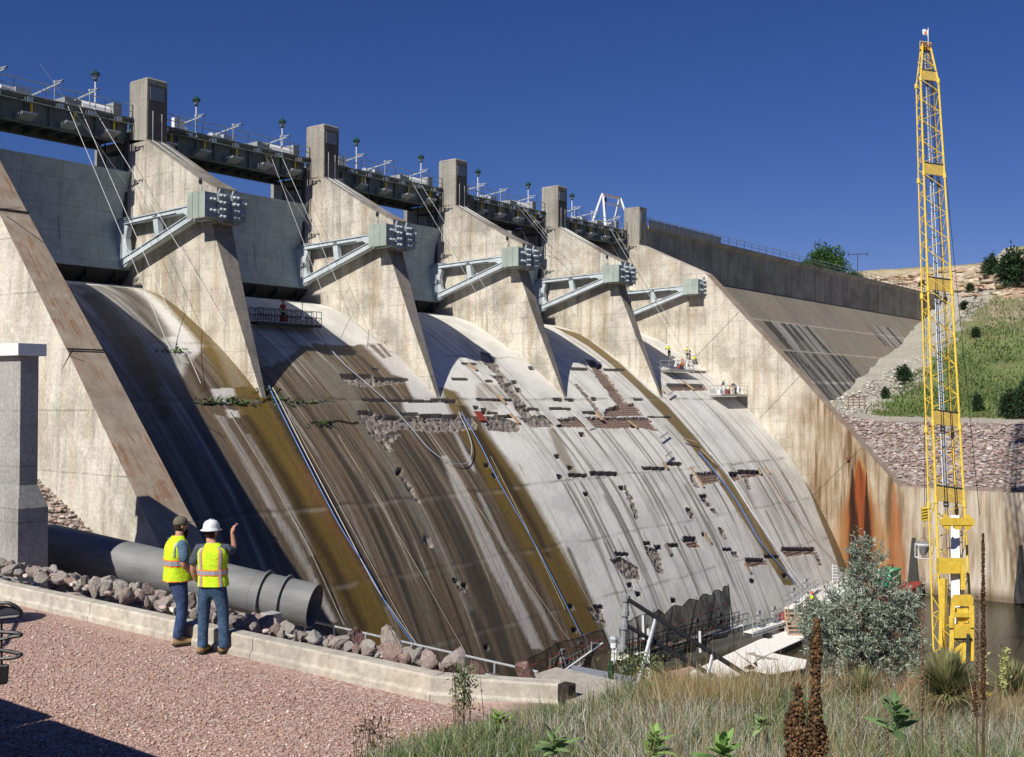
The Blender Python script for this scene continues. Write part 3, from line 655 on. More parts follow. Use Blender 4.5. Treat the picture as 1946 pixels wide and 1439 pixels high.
# ================================================================== TRUNNION BEAMS
def beam(x, label, wall=0):
    t = thing('trunnion_beam', label, 'beam', (x, -9, -12), 'trunnion beams across the pier noses')
    xa, xb = x-1.5, x+PW+.35
    if wall > 0: xb = x+.5
    if wall < 0: xa = x+.9
    b = MB(); b.box(xa, xb, -9.25, -7.3, -11.9, -10.1); b.build('beam_body', M['beamfront'], t, bevel=.03)
    if wall >= 0:
        b = MB(); b.box(xa-.06, xa+.0, -9.32, -7.25, -11.95, -10.05)
        for yy in (-8.6, -7.9): b.box(xa-.1, xa-.055, yy-.03, yy+.03, -11.9, -10.1)
        b.build('end_plate', M['beamend'], t)
    cols = [(.55, 4), (1.25, 4), (.0, 2), (2.0, 2)] if not wall else ([(.2, 3)] if wall > 0 else [])
    x_ = x-1.5
    for c, n in [(x_+.62, 2), (x_+1.35, 4), (x_+2.55, 4), (x_+3.35, 2)]:
        if c > xb or c < xa: continue
        if n == 4:
            pl = MB(); pr = []
            for q in range(4):
                z = -10.25-q*.5; pr += [(c-.26, z+.15), (c-.33, z), (c-.26, z-.2)]
            rgt = [(2*c-a_, z_) for a_, z_ in pr[::-1]]
            poly = [(c-.14, -9.75)]+pr+[(c-.14, -12.2), (c+.14, -12.2)]+rgt+[(c+.14, -9.75)]
            pl.prism(poly, 1, -9.42, -9.25); pl.build('bolt_plate', M['beamfront'], t)
        for q in range(n):
            z = -10.27-q*.5 if n == 4 else -10.6-q*.8
            for dx in (-.14, .16):
                bl = MB(); yb = -9.42 if n == 4 else -9.25
                bl.lathe((c+dx, yb, z), [(.125, 0), (.125, .1), (.095, .1), (.09, .24), (.05, .27)], 8, axis=(0, -1, 0)); bl.build('bolt', M['arm'], t)
    return t
beam(0, 'bolted steel trunnion beam on the nearest pier nose'); beam(S, 'bolted steel trunnion beam on the second pier nose from the left')
beam(2*S, 'bolted steel trunnion beam on the third pier nose from the left'); beam(3*S, 'bolted steel trunnion beam on the fourth pier nose from the left')
beam(4*S, 'short trunnion beam end bolted to the right side wall', 1)

# ================================================================== HOIST BRIDGE
def bridge(k):
    x0 = k*S+PW+.02; x1 = (k+1)*S-.02
    if k == -1: x0 = -16.8
    o = (x0, 2.6, -5)
    t = thing('hoist_bridge', BL_[k+1], 'bridge', o, 'hoist bridge spans between the pillars')
    b = MB()
    for y in (2.7, 6.3):
        b.box(x0, x1, y-.02, y+.02, -4.85, -3.3); b.box(x0, x1, y-.22, y+.22, -3.34, -3.27); b.box(x0, x1, y-.22, y+.22, -4.9, -4.83)
        for i in range(9):
            xx = x0+(x1-x0)*(i+.5)/9; b.box(xx-.02, xx+.02, y-.2, y+.2, -4.83, -3.34)
    b.build('girder', M['girder'], t)
    b = MB(); b.box(x0, x1, 2.2, 6.8, -3.2, -3.06)
    for i in range(12):
        xx = x0+(x1-x0)*(i+.5)/12; b.box(xx-.07, xx+.07, 2.72, 6.28, -4.7, -4.3)
    b.build('deck', M['girder'], t)
    for i in range(7):   # brackets under the walkway
        xx = x0+(x1-x0)*(i+.5)/7; g = MB(); g.box(xx-.22, xx+.22, 1.85, 2.55, -3.42, -3.1); g.build('bracket', M['galv'], t)
    for i in range(5):
        xx = x0+(x1-x0)*(i+.45)/5; g = MB(); g.prism([(1.5, -4.42), (1.5, -4.3), (2.66, -4.3), (2.66, -4.8)], 0, xx-.55, xx+.55); g.build('bracket', M['galv'], t)
        g = MB(); g.lathe((xx-.5+1.1, 2.5, -4.55), [(.09, 0), (.09, 1.15)], 8); g.build('guard_tube', M['yellowrail'], t)
    b = MB()
    for y in (1.9, 6.8):
        for z in (-1.95, -2.45): b.tube([(x0, y, z), (x1, y, z)], .035, 6)
        for i in range(8):
            xx = x0+(x1-x0)*i/7; xx = min(max(xx, x0+.05), x1-.05); b.tube([(xx, y, -3.1), (xx, y, -1.93)], .03, 6)
    b.build('railing', M['rail'], t)
    b = MB(); b.tube([(x0, 2.05, -3.0), (x1, 2.05, -3.0)], .1, 8); b.tube([(x0, 1.75, -3.5), (x1, 1.75, -3.5)], .06, 6); b.build('pipe', M['girder'], t)
    # hoist drive: gearbox and motor amid the span, white drum housing at the right
    if True:
        xm = x1-3.3
        g = MB(); R = []
        for a in np.linspace(0, math.pi, 7): R.append((4.2+1.1*math.cos(a), -2.75+.95*math.sin(a)))
        g.prism([(5.3, -3.05)]+R+[(3.1, -3.05)], 0, xm-.2, xm+2.2); g.build('drum_housing', M['white'], t)
        MB().box(xm-1.6, xm-.25, 3.3, 4.9, -3.05, -2.1).build('gearbox', M['grey'], t); MB().box(xm+2.3, xm+3.0, 3.0, 4.6, -3.05, -1.75).build('gearbox', M['grey'], t)
        xg = (x0+x1)/2-1.5; g = MB(); g.lathe((xg, 3.8, -2.55), [(.3, 0), (.42, .15), (.42, 1.0), (.3, 1.15)], 12, axis=(1, 0, 0)); g.box(xg+1.1, xg+2.3, 3.2, 4.5, -3.05, -2.2)
        g.lathe((xg-1.1, 3.8, -2.6), [(.12, 0), (.12, 1.2)], 8, axis=(1, 0, 0)); g.lathe((xg+2.3, 3.8, -2.6), [(.09, 0), (.09, 4)], 8, axis=(1, 0, 0)); g.lathe((xg-3.1, 3.8, -2.55), [(.35, 0), (.35, .8)], 12, axis=(1, 0, 0))
        g.build('hoist_motor', M['galv'], t)
        g = MB(); g.box(x0+2.6, x0+3.6, 2.8, 3.2, -3.05, -1.85); g.build('control_cabinet', M['white'], t)
    return t
BL_ = ['leftmost steel hoist bridge span, beside the nearest pillar', 'steel hoist bridge span between first and second pillars from the left', 'steel hoist bridge span between second and third pillars from the left', 'steel hoist bridge span between third and fourth pillars from the left', 'rightmost steel hoist bridge span, carrying the white gantry frame']
for k in range(-1, 4): bridge(k)
# rigging outriggers on the railing, cables hang from their tips
def outrigger(x, label):
    t = thing('outrigger', label, 'rigging arm', (x, 2.5, -3.06), 'rigging arms on the bridge railing')
    b = MB(); b.bar((x-.3, 4.6, -2.35), (x, .8, -1.85), .08, .11); b.bar((x-.32, 4.6, -2.4), (x-.32, 4.6, -3.05), .2, .3); b.build('arm', M['galv'], t)
    b = MB(); b.bar((x-.05, 1.5, -1.8), (x-.05, 1.5, -3.0), .07); b.bar((x-.03, 1.45, -1.7), (x+.02, .4, -1.72), .05, .06); b.box(x-.12, x+.08, 1.35, 1.6, -1.8, -1.62); b.build('post', M['galv'], t)
    b = MB(); b.lathe((x-.04, .45, -1.78), [(.08, 0), (.08, .08)], 8, axis=(1, 0, 0)); b.tube([(x, .43, -1.85), (x, .42, -2.3)], .02); b.build('pulley', M['darksteel'], t)
    return t
ot = None
OX = []
for k in range(-1, 4):
    for j, f in enumerate((2.6, 6.6, 10.8, 13.6) if k < 0 else (3.8, 7.6, 12.8)):
        OX.append((k, j, k*S+PW+f-(0 if k >= 0 else 1.0)))
for i, (k, j, x) in enumerate(OX):
    lab = ['first', 'second', 'third', 'fourth'][j]+' rigging arm from the left on the '+['leftmost', 'second', 'third', 'fourth', 'rightmost'][k+1]+' bridge span'
    if i == 0: ot = outrigger(x, lab); x00 = x
    else: dup(ot, (x, 2.5, -3.06), lab)
def lamp(x, label):
    t = thing('street_lamp', label, 'lamp', (x, 2.3, -3.06), 'lantern posts along the hoist bridge')
    b = MB(); b.lathe((x, 2.0, -3.3), [(.16, 0), (.16, .06), (.06, .12), (.05, 2.6)], 8); b.build('pole', M['white'], t)
    b = MB(); b.lathe((x, 2.0, -.72), [(.06, 0), (.14, .1), (.24, .42)], 8); b.build('lantern_glass', M['glass'], t)
    b = MB(); b.lathe((x, 2.0, -.30), [(.36, 0), (.37, .05), (.26, .22), (.1, .32), (.05, .36), (.03, .48)], 12); b.lathe((x, 2.0, -.78), [(.08, 0), (.17, .1), (.05, .12)], 8)
    for a in range(4): ca, sa = math.cos(a*math.pi/2+.4), math.sin(a*math.pi/2+.4); b.bar((x+.13*ca, 2.0+.13*sa, -.66), (x+.27*ca, 2.0+.27*sa, -.29), .03)
    b.build('lantern_frame', M['lanterngreen'], t, smooth=False); return t
LL = ['green lantern post on the leftmost bridge span, nearest to camera', 'green lantern post just right of the nearest pillar', 'green lantern post left of the second pillar', 'green lantern post just right of the second pillar', 'green lantern post left of the third pillar',
      'green lantern post just right of the third pillar', 'green lantern post left of the fourth pillar', 'green lantern post half hidden behind the fourth pillar']
l0 = lamp(-3.2, LL[0])
for i, x in enumerate((5.95, 15.1, 24.25, 33.4, 42.55, 51.7, 60.6)): dup(l0, (x, 2.3, -3.06), LL[i+1])
# white A-frame gantry near the last pillar
t = thing('gantry_frame', 'white steel A-frame gantry standing behind the rightmost pillar', 'gantry', (72, 3, -3))
for a_, c_ in (((69.0, 2.6, -3), (70.0, 3.6, 1.4)), ((69.6, 5.4, -3), (70.0, 3.8, 1.4)), ((74.6, 2.0, -3), (74.0, 3.4, 1.5)), ((74.6, 5.2, -3), (74.0, 3.6, 1.5))): MB().bar(a_, c_, .22).build('leg', M['white'], t)
MB().bar((69.8, 3.6, 1.45), (74.2, 3.5, 1.55), .28, .34).build('crossbeam', M['white'], t); MB().bar((69.9, 3.3, .35), (74.1, 3.2, .4), .16, .2).build('crossbeam', M['white'], t)
b = MB(); b.tube([(70.6, 3.6, 1.3), (70.6, 3.6, -1.0)], .05); b.lathe((70.6, 3.6, .6), [(.15, 0), (.2, .2), (.15, .5)], 8); b.build('hoist_block', M['darksteel'], t)

# ================================================================== GRAVITY DAM BEYOND
t = thing('gravity_dam', 'long concrete dam wall with dark parapet and stained sloping face right of the spillway', 'dam', (140, 3, -20))
XE = 203
b = MB(); b.prism([(.25, -8.3), (.25, -3.0), (-.15, -2.6), (-.15, -2.25), (9, -2.25), (9, -40), (.5, -40)], 0, 75.2, XE); b.build('parapet_wall', M['parapet'], t)
def damface():
    xs = np.linspace(75.2, XE, 500); zs = np.linspace(-8.25, -30, 120)
    X, Z = np.meshgrid(xs, zs); Y = .25+(Z+8.2)*.87+np.where(Z < -22, 0, 0)
    f = fbm(X*1.5, Z*.08, 5, 5); g = fbm(X*.12, Z*.12, 6, 5); h = fbm(X*3.5, Z*.06, 7, 4)
    C = np.ones(X.shape+(3,))*np.array((.255, .225, .18)); C *= (.75+.5*g)[..., None]
    m = (g > .52)[..., None]*.25; C = C*(1-m)+np.array((.22, .16, .09))*m
    def pat(xa, xb, za, zb, sl, base):
        nonlocal C
        u = X-(Z+8)*sl
        m = ((u > xa) & (u < xb) & (Z < za) & (Z > zb)).astype(float)
        col = np.where((f > .5)[..., None], np.array(base), np.array((.05, .047, .042))); col = col*(.7+.6*h[..., None])
        C = C*(1-m[..., None]*.85)+col*m[..., None]*.85
    pat(100, 118, -13.4, -17.9, -.15, (.30, .29, .26)); pat(96, 121, -17.95, -29, -.15, (.25, .235, .21)); pat(147, 165, -11.5, -15.4, -.2, (.30, .285, .25)); pat(150, 172, -15.5, -21, -.2, (.27, .26, .23))
    for zj in (-17.93, -13.35, -22.6): C[np.abs(Z-zj) < .1] *= 1.7
    for xj in np.arange(80, 200, 11.5): C[np.abs(X-(Z+8)*-.12-xj) < .13] *= .6
    h_, w_ = X.shape; idx = np.arange(h_*w_).reshape(h_, w_); F = np.stack([idx[:-1, :-1], idx[1:, :-1], idx[1:, 1:], idx[:-1, 1:]], -1).reshape(-1, 4)
    n = N('dam_face_concrete'); a = n.new('ShaderNodeAttribute', attribute_name='Col'); n.bump(n.noise(3, detail=5), .3, .05)
    c = n.mix(.4, a.outputs[0], n.ramp(n.noise(2, n.P((1, .5, .5)), detail=8, rough=.7), [(.3, .3), (.7, .72)]), 'OVERLAY')
    npmesh('sloping_face', np.stack([X, Y, Z], -1).reshape(-1, 3), F[:, ::-1], n.out(c, .9, 0, .2), C.reshape(-1, 3), parent=t)
damface()
def dam_rail():
    r = MB(); y = .1
    for z in (-1.15, -1.7): r.tube([(75.3, y, z), (XE, y, z)], .045, 5)
    for x in np.arange(75.4, XE, 2.6): r.tube([(x, y, -2.25), (x, y, -1.13)], .04, 5)
    r.build('railing', M['rail'], t)
    g = MB()
    for i, x in enumerate(np.arange(75.6, 96, 2.05)): g.box(x, x+1.95, .02, .06, -2.25, -1.35)
    g.build('screen_panel', M['grey'], t)
    c = MB()
    for x in (200.5, 203): 
        for y in (-2, 3): c.tube([(x, y, -5), (x, y, -.3)], .06, 5)
    c.build('fence_post', M['rail'], t)
dam_rail()
# ================================================================== TERRAIN
def sm(a, b, x): t = np.clip((x-a)/(b-a), 0, 1); return t*t*(3-2*t)
def hright(X, Y):
    """right bank: riprap bank, bench, grass slope, ledge of rock, hilltop"""
    u = X+np.where(Y > -22, -(Y+22)*.5, 0)+(fbm(X*.02+5, Y*.02, 201, 3)-.5)*12*sm(95, 130, X)
    prof = [(70, -36), (75, -34.35), (87.5, -27.5), (92, -27.2), (112, -22.6), (128, -17.6), (150, -9.6), (160, -6.0), (166, -4.6), (169, -1.5), (176, -.2), (178, 3.2), (190, 6.0), (215, 9), (250, 11), (400, 14), (1500, 20)]
    P = np.array(prof); h = np.interp(u, P[:, 0], P[:, 1])
    toe = np.interp(X, [75, 100, 190, 205, 235, 260], [-27.0, -25.6, -8.6, -2.5, 8.0, 11]); ln = -24+(X-75)*.10; wgt = sm(ln-4, ln+5, Y)
    h2 = toe+(Y+14)*.0
    return h*(1-wgt)+h2*wgt*(1)+0*h
def hterrain(X, Y):
    d = np.sqrt((X-CAM[0])**2+(Y-CAM[1])**2)
    # left bank
    left = np.interp(X, [-60, -39.3, -37.5, -19.2], [-28.04, -27.95, -28.62, -36.3])
    nb = sm(-34, -26, Y); left = left*(1-nb)+np.interp(Y, [-34, -25.5, -18, 0], [-33.2, -31.4, -28.1, -20])*nb
    left = np.where(X < -38.9, np.interp(Y, [-50, -30, 0], [-28.04, -29.5, -22]), left)
    # grassy mound on which the camera stands
    mound = -25.9-.155*np.minimum(d, 12.2)-.62*np.maximum(d-12.2, 0)
    mound = np.maximum(mound, -49)
    near = -28.04+(mound+28.04)*sm(-66.0, -68.3, Y)
    nearr = np.where(X < -38.5, near, np.minimum(np.where(Y > -67.2, -28.3, near), mound+.0))
    out = np.where(Y < -65.9, nearr, left)
    out = np.where((X > -38.3) & (Y < -54) & (Y > -67.3), np.minimum(out, -28.3-.75*np.maximum(X+37.5, 0)), out)
    out = np.where((X > -17.5) & (X < 74) & (Y > -250), -49.0, out)
    out = np.where((X > -19.2) & (Y < -54) & (Y > -120), -49.0, out)
    out = np.where(X >= 74, hright(X, Y), out)
    far = sm(300, 900, d); out = out*(1-far)+(-10+fbm(X*.003, Y*.003, 9, 4)*30)*far
    return out
def terrain():
    def axis(parts): return np.unique(np.round(np.concatenate([np.arange(*p) for p in parts]), 3))
    xs = axis([(-1500, -100, 60), (-100, -60, 4), (-60, -36, .25), (-36, -19, .8), (-19.2, -17.4, .3), (-17.4, 74, 6), (73.9, 95, .7), (95, 240, 1.3), (240, 500, 12), (500, 2500, 80)])
    ys = axis([(-1500, -120, 60), (-120, -80, 3), (-80, -60, .25), (-60, -50, .6), (-50, 6, .9), (6, 30, 2), (30, 300, 15), (300, 1500, 80)])
    X, Y = np.meshgrid(xs, ys); Z = hterrain(X, Y)
    rough = np.where((X > 95) & (X < 260), (fbm(X*.15, Y*.15, 211, 5)-.5)*1.6*sm(95, 115, X), 0)
    led = (Z > -7) & (Z < 3.6) & (X > 120); q = np.round(Z/1.5)*1.5
    Z = Z+rough; Z = np.where(led, Z*.35+(q+(fbm(X*.4, Y*.4, 221, 4)-.5)*2.4)*.65, Z)
    Z = np.where((X < -19) & (Y < -66.5), Z+(fbm(X*.6, Y*.6, 231, 3)-.5)*.25, Z)
    u = X+np.where(Y > -22, -(Y+22)*.5, 0)
    g = fbm(X*.10, Y*.10, 241, 5); g2 = fbm(X*.6, Y*.6, 251, 4); lay = fbm(Z*1.6+g*2, X*.01, 261, 3)
    C = np.ones(X.shape+(3,))*np.array((.12, .16, .05))
    def bl(m, c):
        nonlocal C
        m = np.clip(m, 0, 1)[..., None]; C = C*(1-m)+np.array(c)*m
    bl((g-.45)*4, (.16, .20, .075)); bl((g2-.5)*2.5, (.19, .18, .09))
    bl(sm(-17, -9, Z)*.8*(X > 74), (.235, .21, .125)); bl(((g2-.55)*7)*sm(-17, -9, Z), (.36, .29, .20))
    bl(sm(-7.5, -6, Z)*sm(4.2, 3.0, Z)*(X > 120)*np.clip((g2-.40)*6, 0, 1), (.47, .37, .26)); bl(sm(-6.8, -6, Z)*sm(-3.5, -4.6, Z)*(X > 120)*np.clip((g2-.42)*6, 0, 1), (.45, .27, .19))
    bl(sm(4, 5, Z)*(X > 120), (.26, .25, .12))
    wob = (g2-.5)*5
    bl(sm(192, 200, X)*sm(-8, 0, Y)*sm(9.5, 7.5, Z)*np.clip((g2-.32)*6, 0, .9), (.47, .38, .27))
    groin = (X > 75) & (Y+wob > -24+(X-75)*.045) & (X < 210); bl(groin*1.0, (.37, .35, .29))
    bl(((X > 74) & (X+wob*.25 < 92.5) & (X+wob*.25 > 86.8))*1.0, (.38, .345, .29))
    bl(((X > 74) & (X <= 87.2))*1.0, (.22, .17, .145))
    bl((X < -19)*1.0, (.30, .245, .20)); bl(((X < -19) & (Y < -66.3))*1.0, (.19, .165, .10)); bl(((X > -19) & (X < 74))*1.0, (.10, .085, .06))
    bl(((X < -38.9) & (Y > -66.2) & (X > -70))*1.0, (.50, .35, .29))
    h, w_ = X.shape; idx = np.arange(h*w_).reshape(h, w_); F = np.stack([idx[:-1, :-1], idx[:-1, 1:], idx[1:, 1:], idx[1:, :-1]], -1).reshape(-1, 4)
    n = N('ground_soil'); a = n.new('ShaderNodeAttribute', attribute_name='Col')
    c = n.mix(.75, a.outputs[0], n.ramp(n.noise(2.2, detail=9, rough=.75), [(.3, .22), (.7, .78)]), 'OVERLAY'); n.bump(n.noise(3, detail=7), .6, .15)
    o = npmesh('ground', np.stack([X, Y, Z], -1).reshape(-1, 3), F, n.out(c, .95, 0, .1), C.reshape(-1, 3)); tag(o, kind='structure')
    return o
terrain()
def hz(x, y): return float(hterrain(np.array([float(x)]), np.array([float(y)]))[0])

# gravel pad: pink crushed stone
def gravel():
    n = N('pink_gravel'); v = n.new('ShaderNodeTexVoronoi'); v.inputs['Scale'].default_value = 26; v.inputs['Randomness'].default_value = 1; n.l(n.P(), v.inputs['Vector'])
    sep = n.new('ShaderNodeSeparateColor'); n.l(v.outputs['Color'], sep.inputs[0])
    c = n.ramp(sep.outputs[0], [(0, (.28, .18, .145)), (.35, (.46, .305, .25)), (.7, (.56, .39, .33)), (1, (.68, .56, .49))])
    c = n.mix(n.ramp(v.outputs['Distance'], [(.3, 0), (.68, .6)]), c, (.16, .095, .08))
    c = n.mix(n.ramp(n.noise(.7, detail=8, rough=.7), [(.38, 0), (.68, .6)]), c, (.44, .30, .235))
    hgt = n.math('SUBTRACT', 1, v.outputs['Distance']); n.bump(hgt, .6, .02)
    mat = n.out(c, .95, 0, .15)
    xs = np.arange(-75, -39.95, .5); ys = np.r_[np.arange(-66.4, -20, .5)]
    X, Y = np.meshgrid(xs, ys); Z = hterrain(X, Y)+.02+.0*X
    Z = np.where(Y < -66.2, Z-.05, Z)
    h, w_ = X.shape; idx = np.arange(h*w_).reshape(h, w_); F = np.stack([idx[:-1, :-1], idx[:-1, 1:], idx[1:, 1:], idx[1:, :-1]], -1).reshape(-1, 4)
    tag(npmesh('gravel_pad', np.stack([X, Y, Z], -1).reshape(-1, 3), F, mat), kind='structure')
    # loose stones lying on the pad, real chips
    rs = np.random.RandomState(3); m = 26000; D = 9.3+9.5*rs.rand(m)**1.15; L = (-.47+.62*rs.rand(m))*D
    P = CAM[None, :2]+fw[None, :2]*D[:, None]+rt[None, :2]*L[:, None]; ok = (P[:, 0] < -40.35) & (P[:, 1] > -66.3); P = P[ok]; m = len(P)
    s = .010+.014*rs.rand(m)**2; base = np.array([(1,0,0),(-1,0,0),(0,1,0),(0,-1,0),(0,0,1),(0,0,-.6)], float)
    ang = rs.rand(m)*6.28; V = base[None]*s[:, None, None]*(.6+.8*rs.rand(m, 6, 1)); ca, sa = np.cos(ang)[:, None], np.sin(ang)[:, None]
    vx = V[..., 0]*ca-V[..., 1]*sa; vy = V[..., 0]*sa+V[..., 1]*ca; vz = V[..., 2]*.8
    vx += P[:, 0:1]; vy += P[:, 1:2]; vz += -28.015
    T = np.array([(0,2,4),(2,1,4),(1,3,4),(3,0,4),(2,0,5),(1,2,5),(3,1,5),(0,3,5)]); F = (T[None]+np.arange(m)[:, None, None]*6).reshape(-1, 3)
    cc = rs.rand(m, 1); col = np.where(cc < .5, np.array([[.50, .34, .28]]), np.where(cc < .85, np.array([[.38, .24, .195]]), np.array([[.64, .53, .46]])))*(.7+.6*rs.rand(m, 1)); col = np.repeat(col, 6, 0)
    n = N('loose_stone'); a = n.new('ShaderNodeAttribute', attribute_name='Col')
    tag(npmesh('loose_gravel', np.stack([vx, vy, vz], -1).reshape(-1, 3), F, n.out(a.outputs[0], .95, 0, .15), col), 'loose pink gravel chips spread over the pad', 'gravel', kind='stuff')
gravel()

# water
def water(name, x0, x1, y0, y1, z):
    n = N(name); n.bump(n.noise(1.3, n.P((1, 1, 1)), detail=4), .22, .05)
    m = n.out((.030, .030, .016), .22, 0, .28); b = MB(); b.add([(x0, y0, z), (x1, y0, z), (x1, y1, z), (x0, y1, z)], [(0, 1, 2, 3)]); tag(b.build(name, m), kind='structure')
water('river_water', -60, 73.3, -400, -27.5, -46.0)
water('reservoir_water', -300, 75.2, 7.5, 600, -10.0)

# ------------------------------------------------------------------ rocks
def ico():
    t = (1+5**.5)/2; V = np.array([(-1,t,0),(1,t,0),(-1,-t,0),(1,-t,0),(0,-1,t),(0,1,t),(0,-1,-t),(0,1,-t),(t,0,-1),(t,0,1),(-t,0,-1),(-t,0,1)], float); V /= np.linalg.norm(V[0])
    F = [(0,11,5),(0,5,1),(0,1,7),(0,7,10),(0,10,11),(1,5,9),(5,11,4),(11,10,2),(10,7,6),(7,1,8),(3,9,4),(3,4,2),(3,2,6),(3,6,8),(3,8,9),(4,9,5),(2,4,11),(6,2,10),(8,6,7),(9,8,1)]
    return V, F
def sub(V, F):
    V = list(map(tuple, V)); mid = {}; G = []
    def m(a, b):
        k = (min(a, b), max(a, b))
        if k not in mid:
            p = (np.array(V[a])+np.array(V[b]))/2; mid[k] = len(V); V.append(tuple(p/np.linalg.norm(p)))
        return mid[k]
    for a, b, c in F:
        x, y, z = m(a, b), m(b, c), m(c, a); G += [(a, x, z), (b, y, x), (c, z, y), (x, y, z)]
    return np.array(V), G
I0 = ico(); I1 = sub(*I0); I2 = sub(*I1)
def rock_shape(seed, lvl=2, cuts=9):
    rs = np.random.RandomState(seed); V, F = (I0, I1, I2)[lvl]; V = V.copy()*np.array([1.25, 1, .8])
    for i in range(cuts):   # chop with planes: angular faces
        n = rs.randn(3); n /= np.linalg.norm(n); d = .45+.4*rs.rand(); k = V@n; V = V-np.maximum(k-d, 0)[:, None]*n
    V += rs.randn(*V.shape)*.025; return V, F
def rockmat(name, cols, sc=6):
    n = N(name); oi = n.new('ShaderNodeObjectInfo'); c = n.ramp(oi.outputs['Random'], [(i/(len(cols)-1), q) for i, q in enumerate(cols)])
    c = n.mix(n.ramp(n.noise(sc, n.P(obj=True), detail=9, rough=.75), [(.35, 0), (.7, .8)]), c, (.12, .10, .085))
    c = n.mix(n.ramp(n.noise(sc*.45, n.P(obj=True), detail=7, rough=.7), [(.52, 0), (.66, .6)]), c, (.60, .56, .50))
    n.bump(n.noise(sc*2.5, n.P(obj=True), detail=8, rough=.7), .7, .06); return n.out(c, .92, 0, .2)
RM = rockmat('boulder_stone', [(.50, .47, .42), (.54, .46, .40), (.42, .40, .36), (.50, .33, .28), (.62, .59, .54), (.44, .33, .28), (.56, .54, .48)])
RMaroon = rockmat('maroon_stone', [(.33, .17, .14), (.30, .15, .13)]); RGreen = rockmat('green_stone', [(.40, .45, .38), (.38, .43, .36)]); ROrange = rockmat('orange_stone', [(.48, .29, .17), (.46, .27, .17)])
RP = []
for s_ in range(8):
    V, F = rock_shape(100+s_); b = MB(); b.add(V, F); o = b.build('boulder', RM); RP.append(o)
used = set()
def boulder(x, y, z, s, label, group, rs, mat=None, i=None):
    i = rs.randint(8) if i is None else i; src = RP[i]
    if i in used or mat is not None:
        o = src.copy(); COL.objects.link(o)
        if mat is not None: o.data = src.data.copy(); o.data.materials[0] = mat; o.name = 'boulder'
    else: o = src; used.add(i)
    o.location = (x, y, z); o.rotation_euler = (rs.rand()*6.3, rs.rand()*6.3, rs.rand()*6.3)
    o.scale = (s*(.8+.5*rs.rand()), s*(.8+.4*rs.rand()), s*(.65+.35*rs.rand()))
    return tag(o, label, 'rock', group)
def kerb_rocks():
    rs = np.random.RandomState(12)
    pts = []
    for i in range(900):
        y = -65.0+rs.rand()**1.25*20; x = -39.62+rs.rand()**1.5*3.0
        s = .055+.115*rs.rand()**1.8; 
        
        if any((x-a)**2+(y-b)**2 < ((s+c)*.66)**2 for a, b, c in pts): continue
        if x-s*.9 < -39.72: x = -39.72+s*.95
        if y < -64.3 and x > -38.9: continue
        pts.append((x, y, s))
    pts.sort(key=lambda q: -q[2]/math.hypot(q[0]-CAM[0], q[1]-CAM[1])); sy = lambda y: min(1, max(0, (y+60.5)/3)); zf = lambda x, y, s: -27.74+s*.35+.16*sy(y)*math.exp(-((x+39.0)/.8)**2)-(x+39.6)*(.36-.12*sy(y))
    rest = pts[285:]; pts = pts[:285]
    rock_field('small_rubble', np.array([(x, y, zf(x, y, s)) for x, y, s in rest]), np.array([s for x, y, s in rest]), [(.46, .43, .38), (.50, .41, .36), (.40, .30, .26)], 'smaller stones between the boulders behind the kerb', 1, 8)
    for x, y, s in pts:
        z = zf(x, y, s)
        boulder(x, y, z, s, 'rough grey or pinkish boulder in the riprap behind the concrete kerb', 'riprap boulders behind the kerb', rs)
    for px, zz, s, mat, lab in (((668, 1232), -27.8, .27, RMaroon, 'largest maroon boulder behind the kerb, below the handrail'), ((592, 1222), -27.9, .24, RGreen, 'pale green boulder behind the kerb, left of the large maroon one'),
        ((1000, 1277), -27.85, .20, RMaroon, 'reddish flat boulder leaning beside the sloping slab'), ((862, 1262), -27.8, .2, None, 'large cream boulder under the right half of the handrail'),
        ((905, 1277), -27.85, .18, RMaroon, 'dark maroon slab boulder lying along the kerb'), ((815, 1283), -27.95, .2, ROrange, 'orange tinted boulder near the kerb bend'), ((790, 1250), -27.8, .2, None, 'tall grey boulder below the middle handrail posts'),
        ((208, 1108), -27.75, .2, None, 'largest pale boulder at the pipe, left of the two men'), ((500, 1193), -27.8, .2, None, 'pale grey boulder leaning at the concrete pipe block'), ((745, 1226), -27.85, .25, None, 'flat grey boulder with yellow lichen below the handrail')):
        P = on(px, 2, zz); boulder(P[0], P[1], zz, s, lab, None, rs, mat)
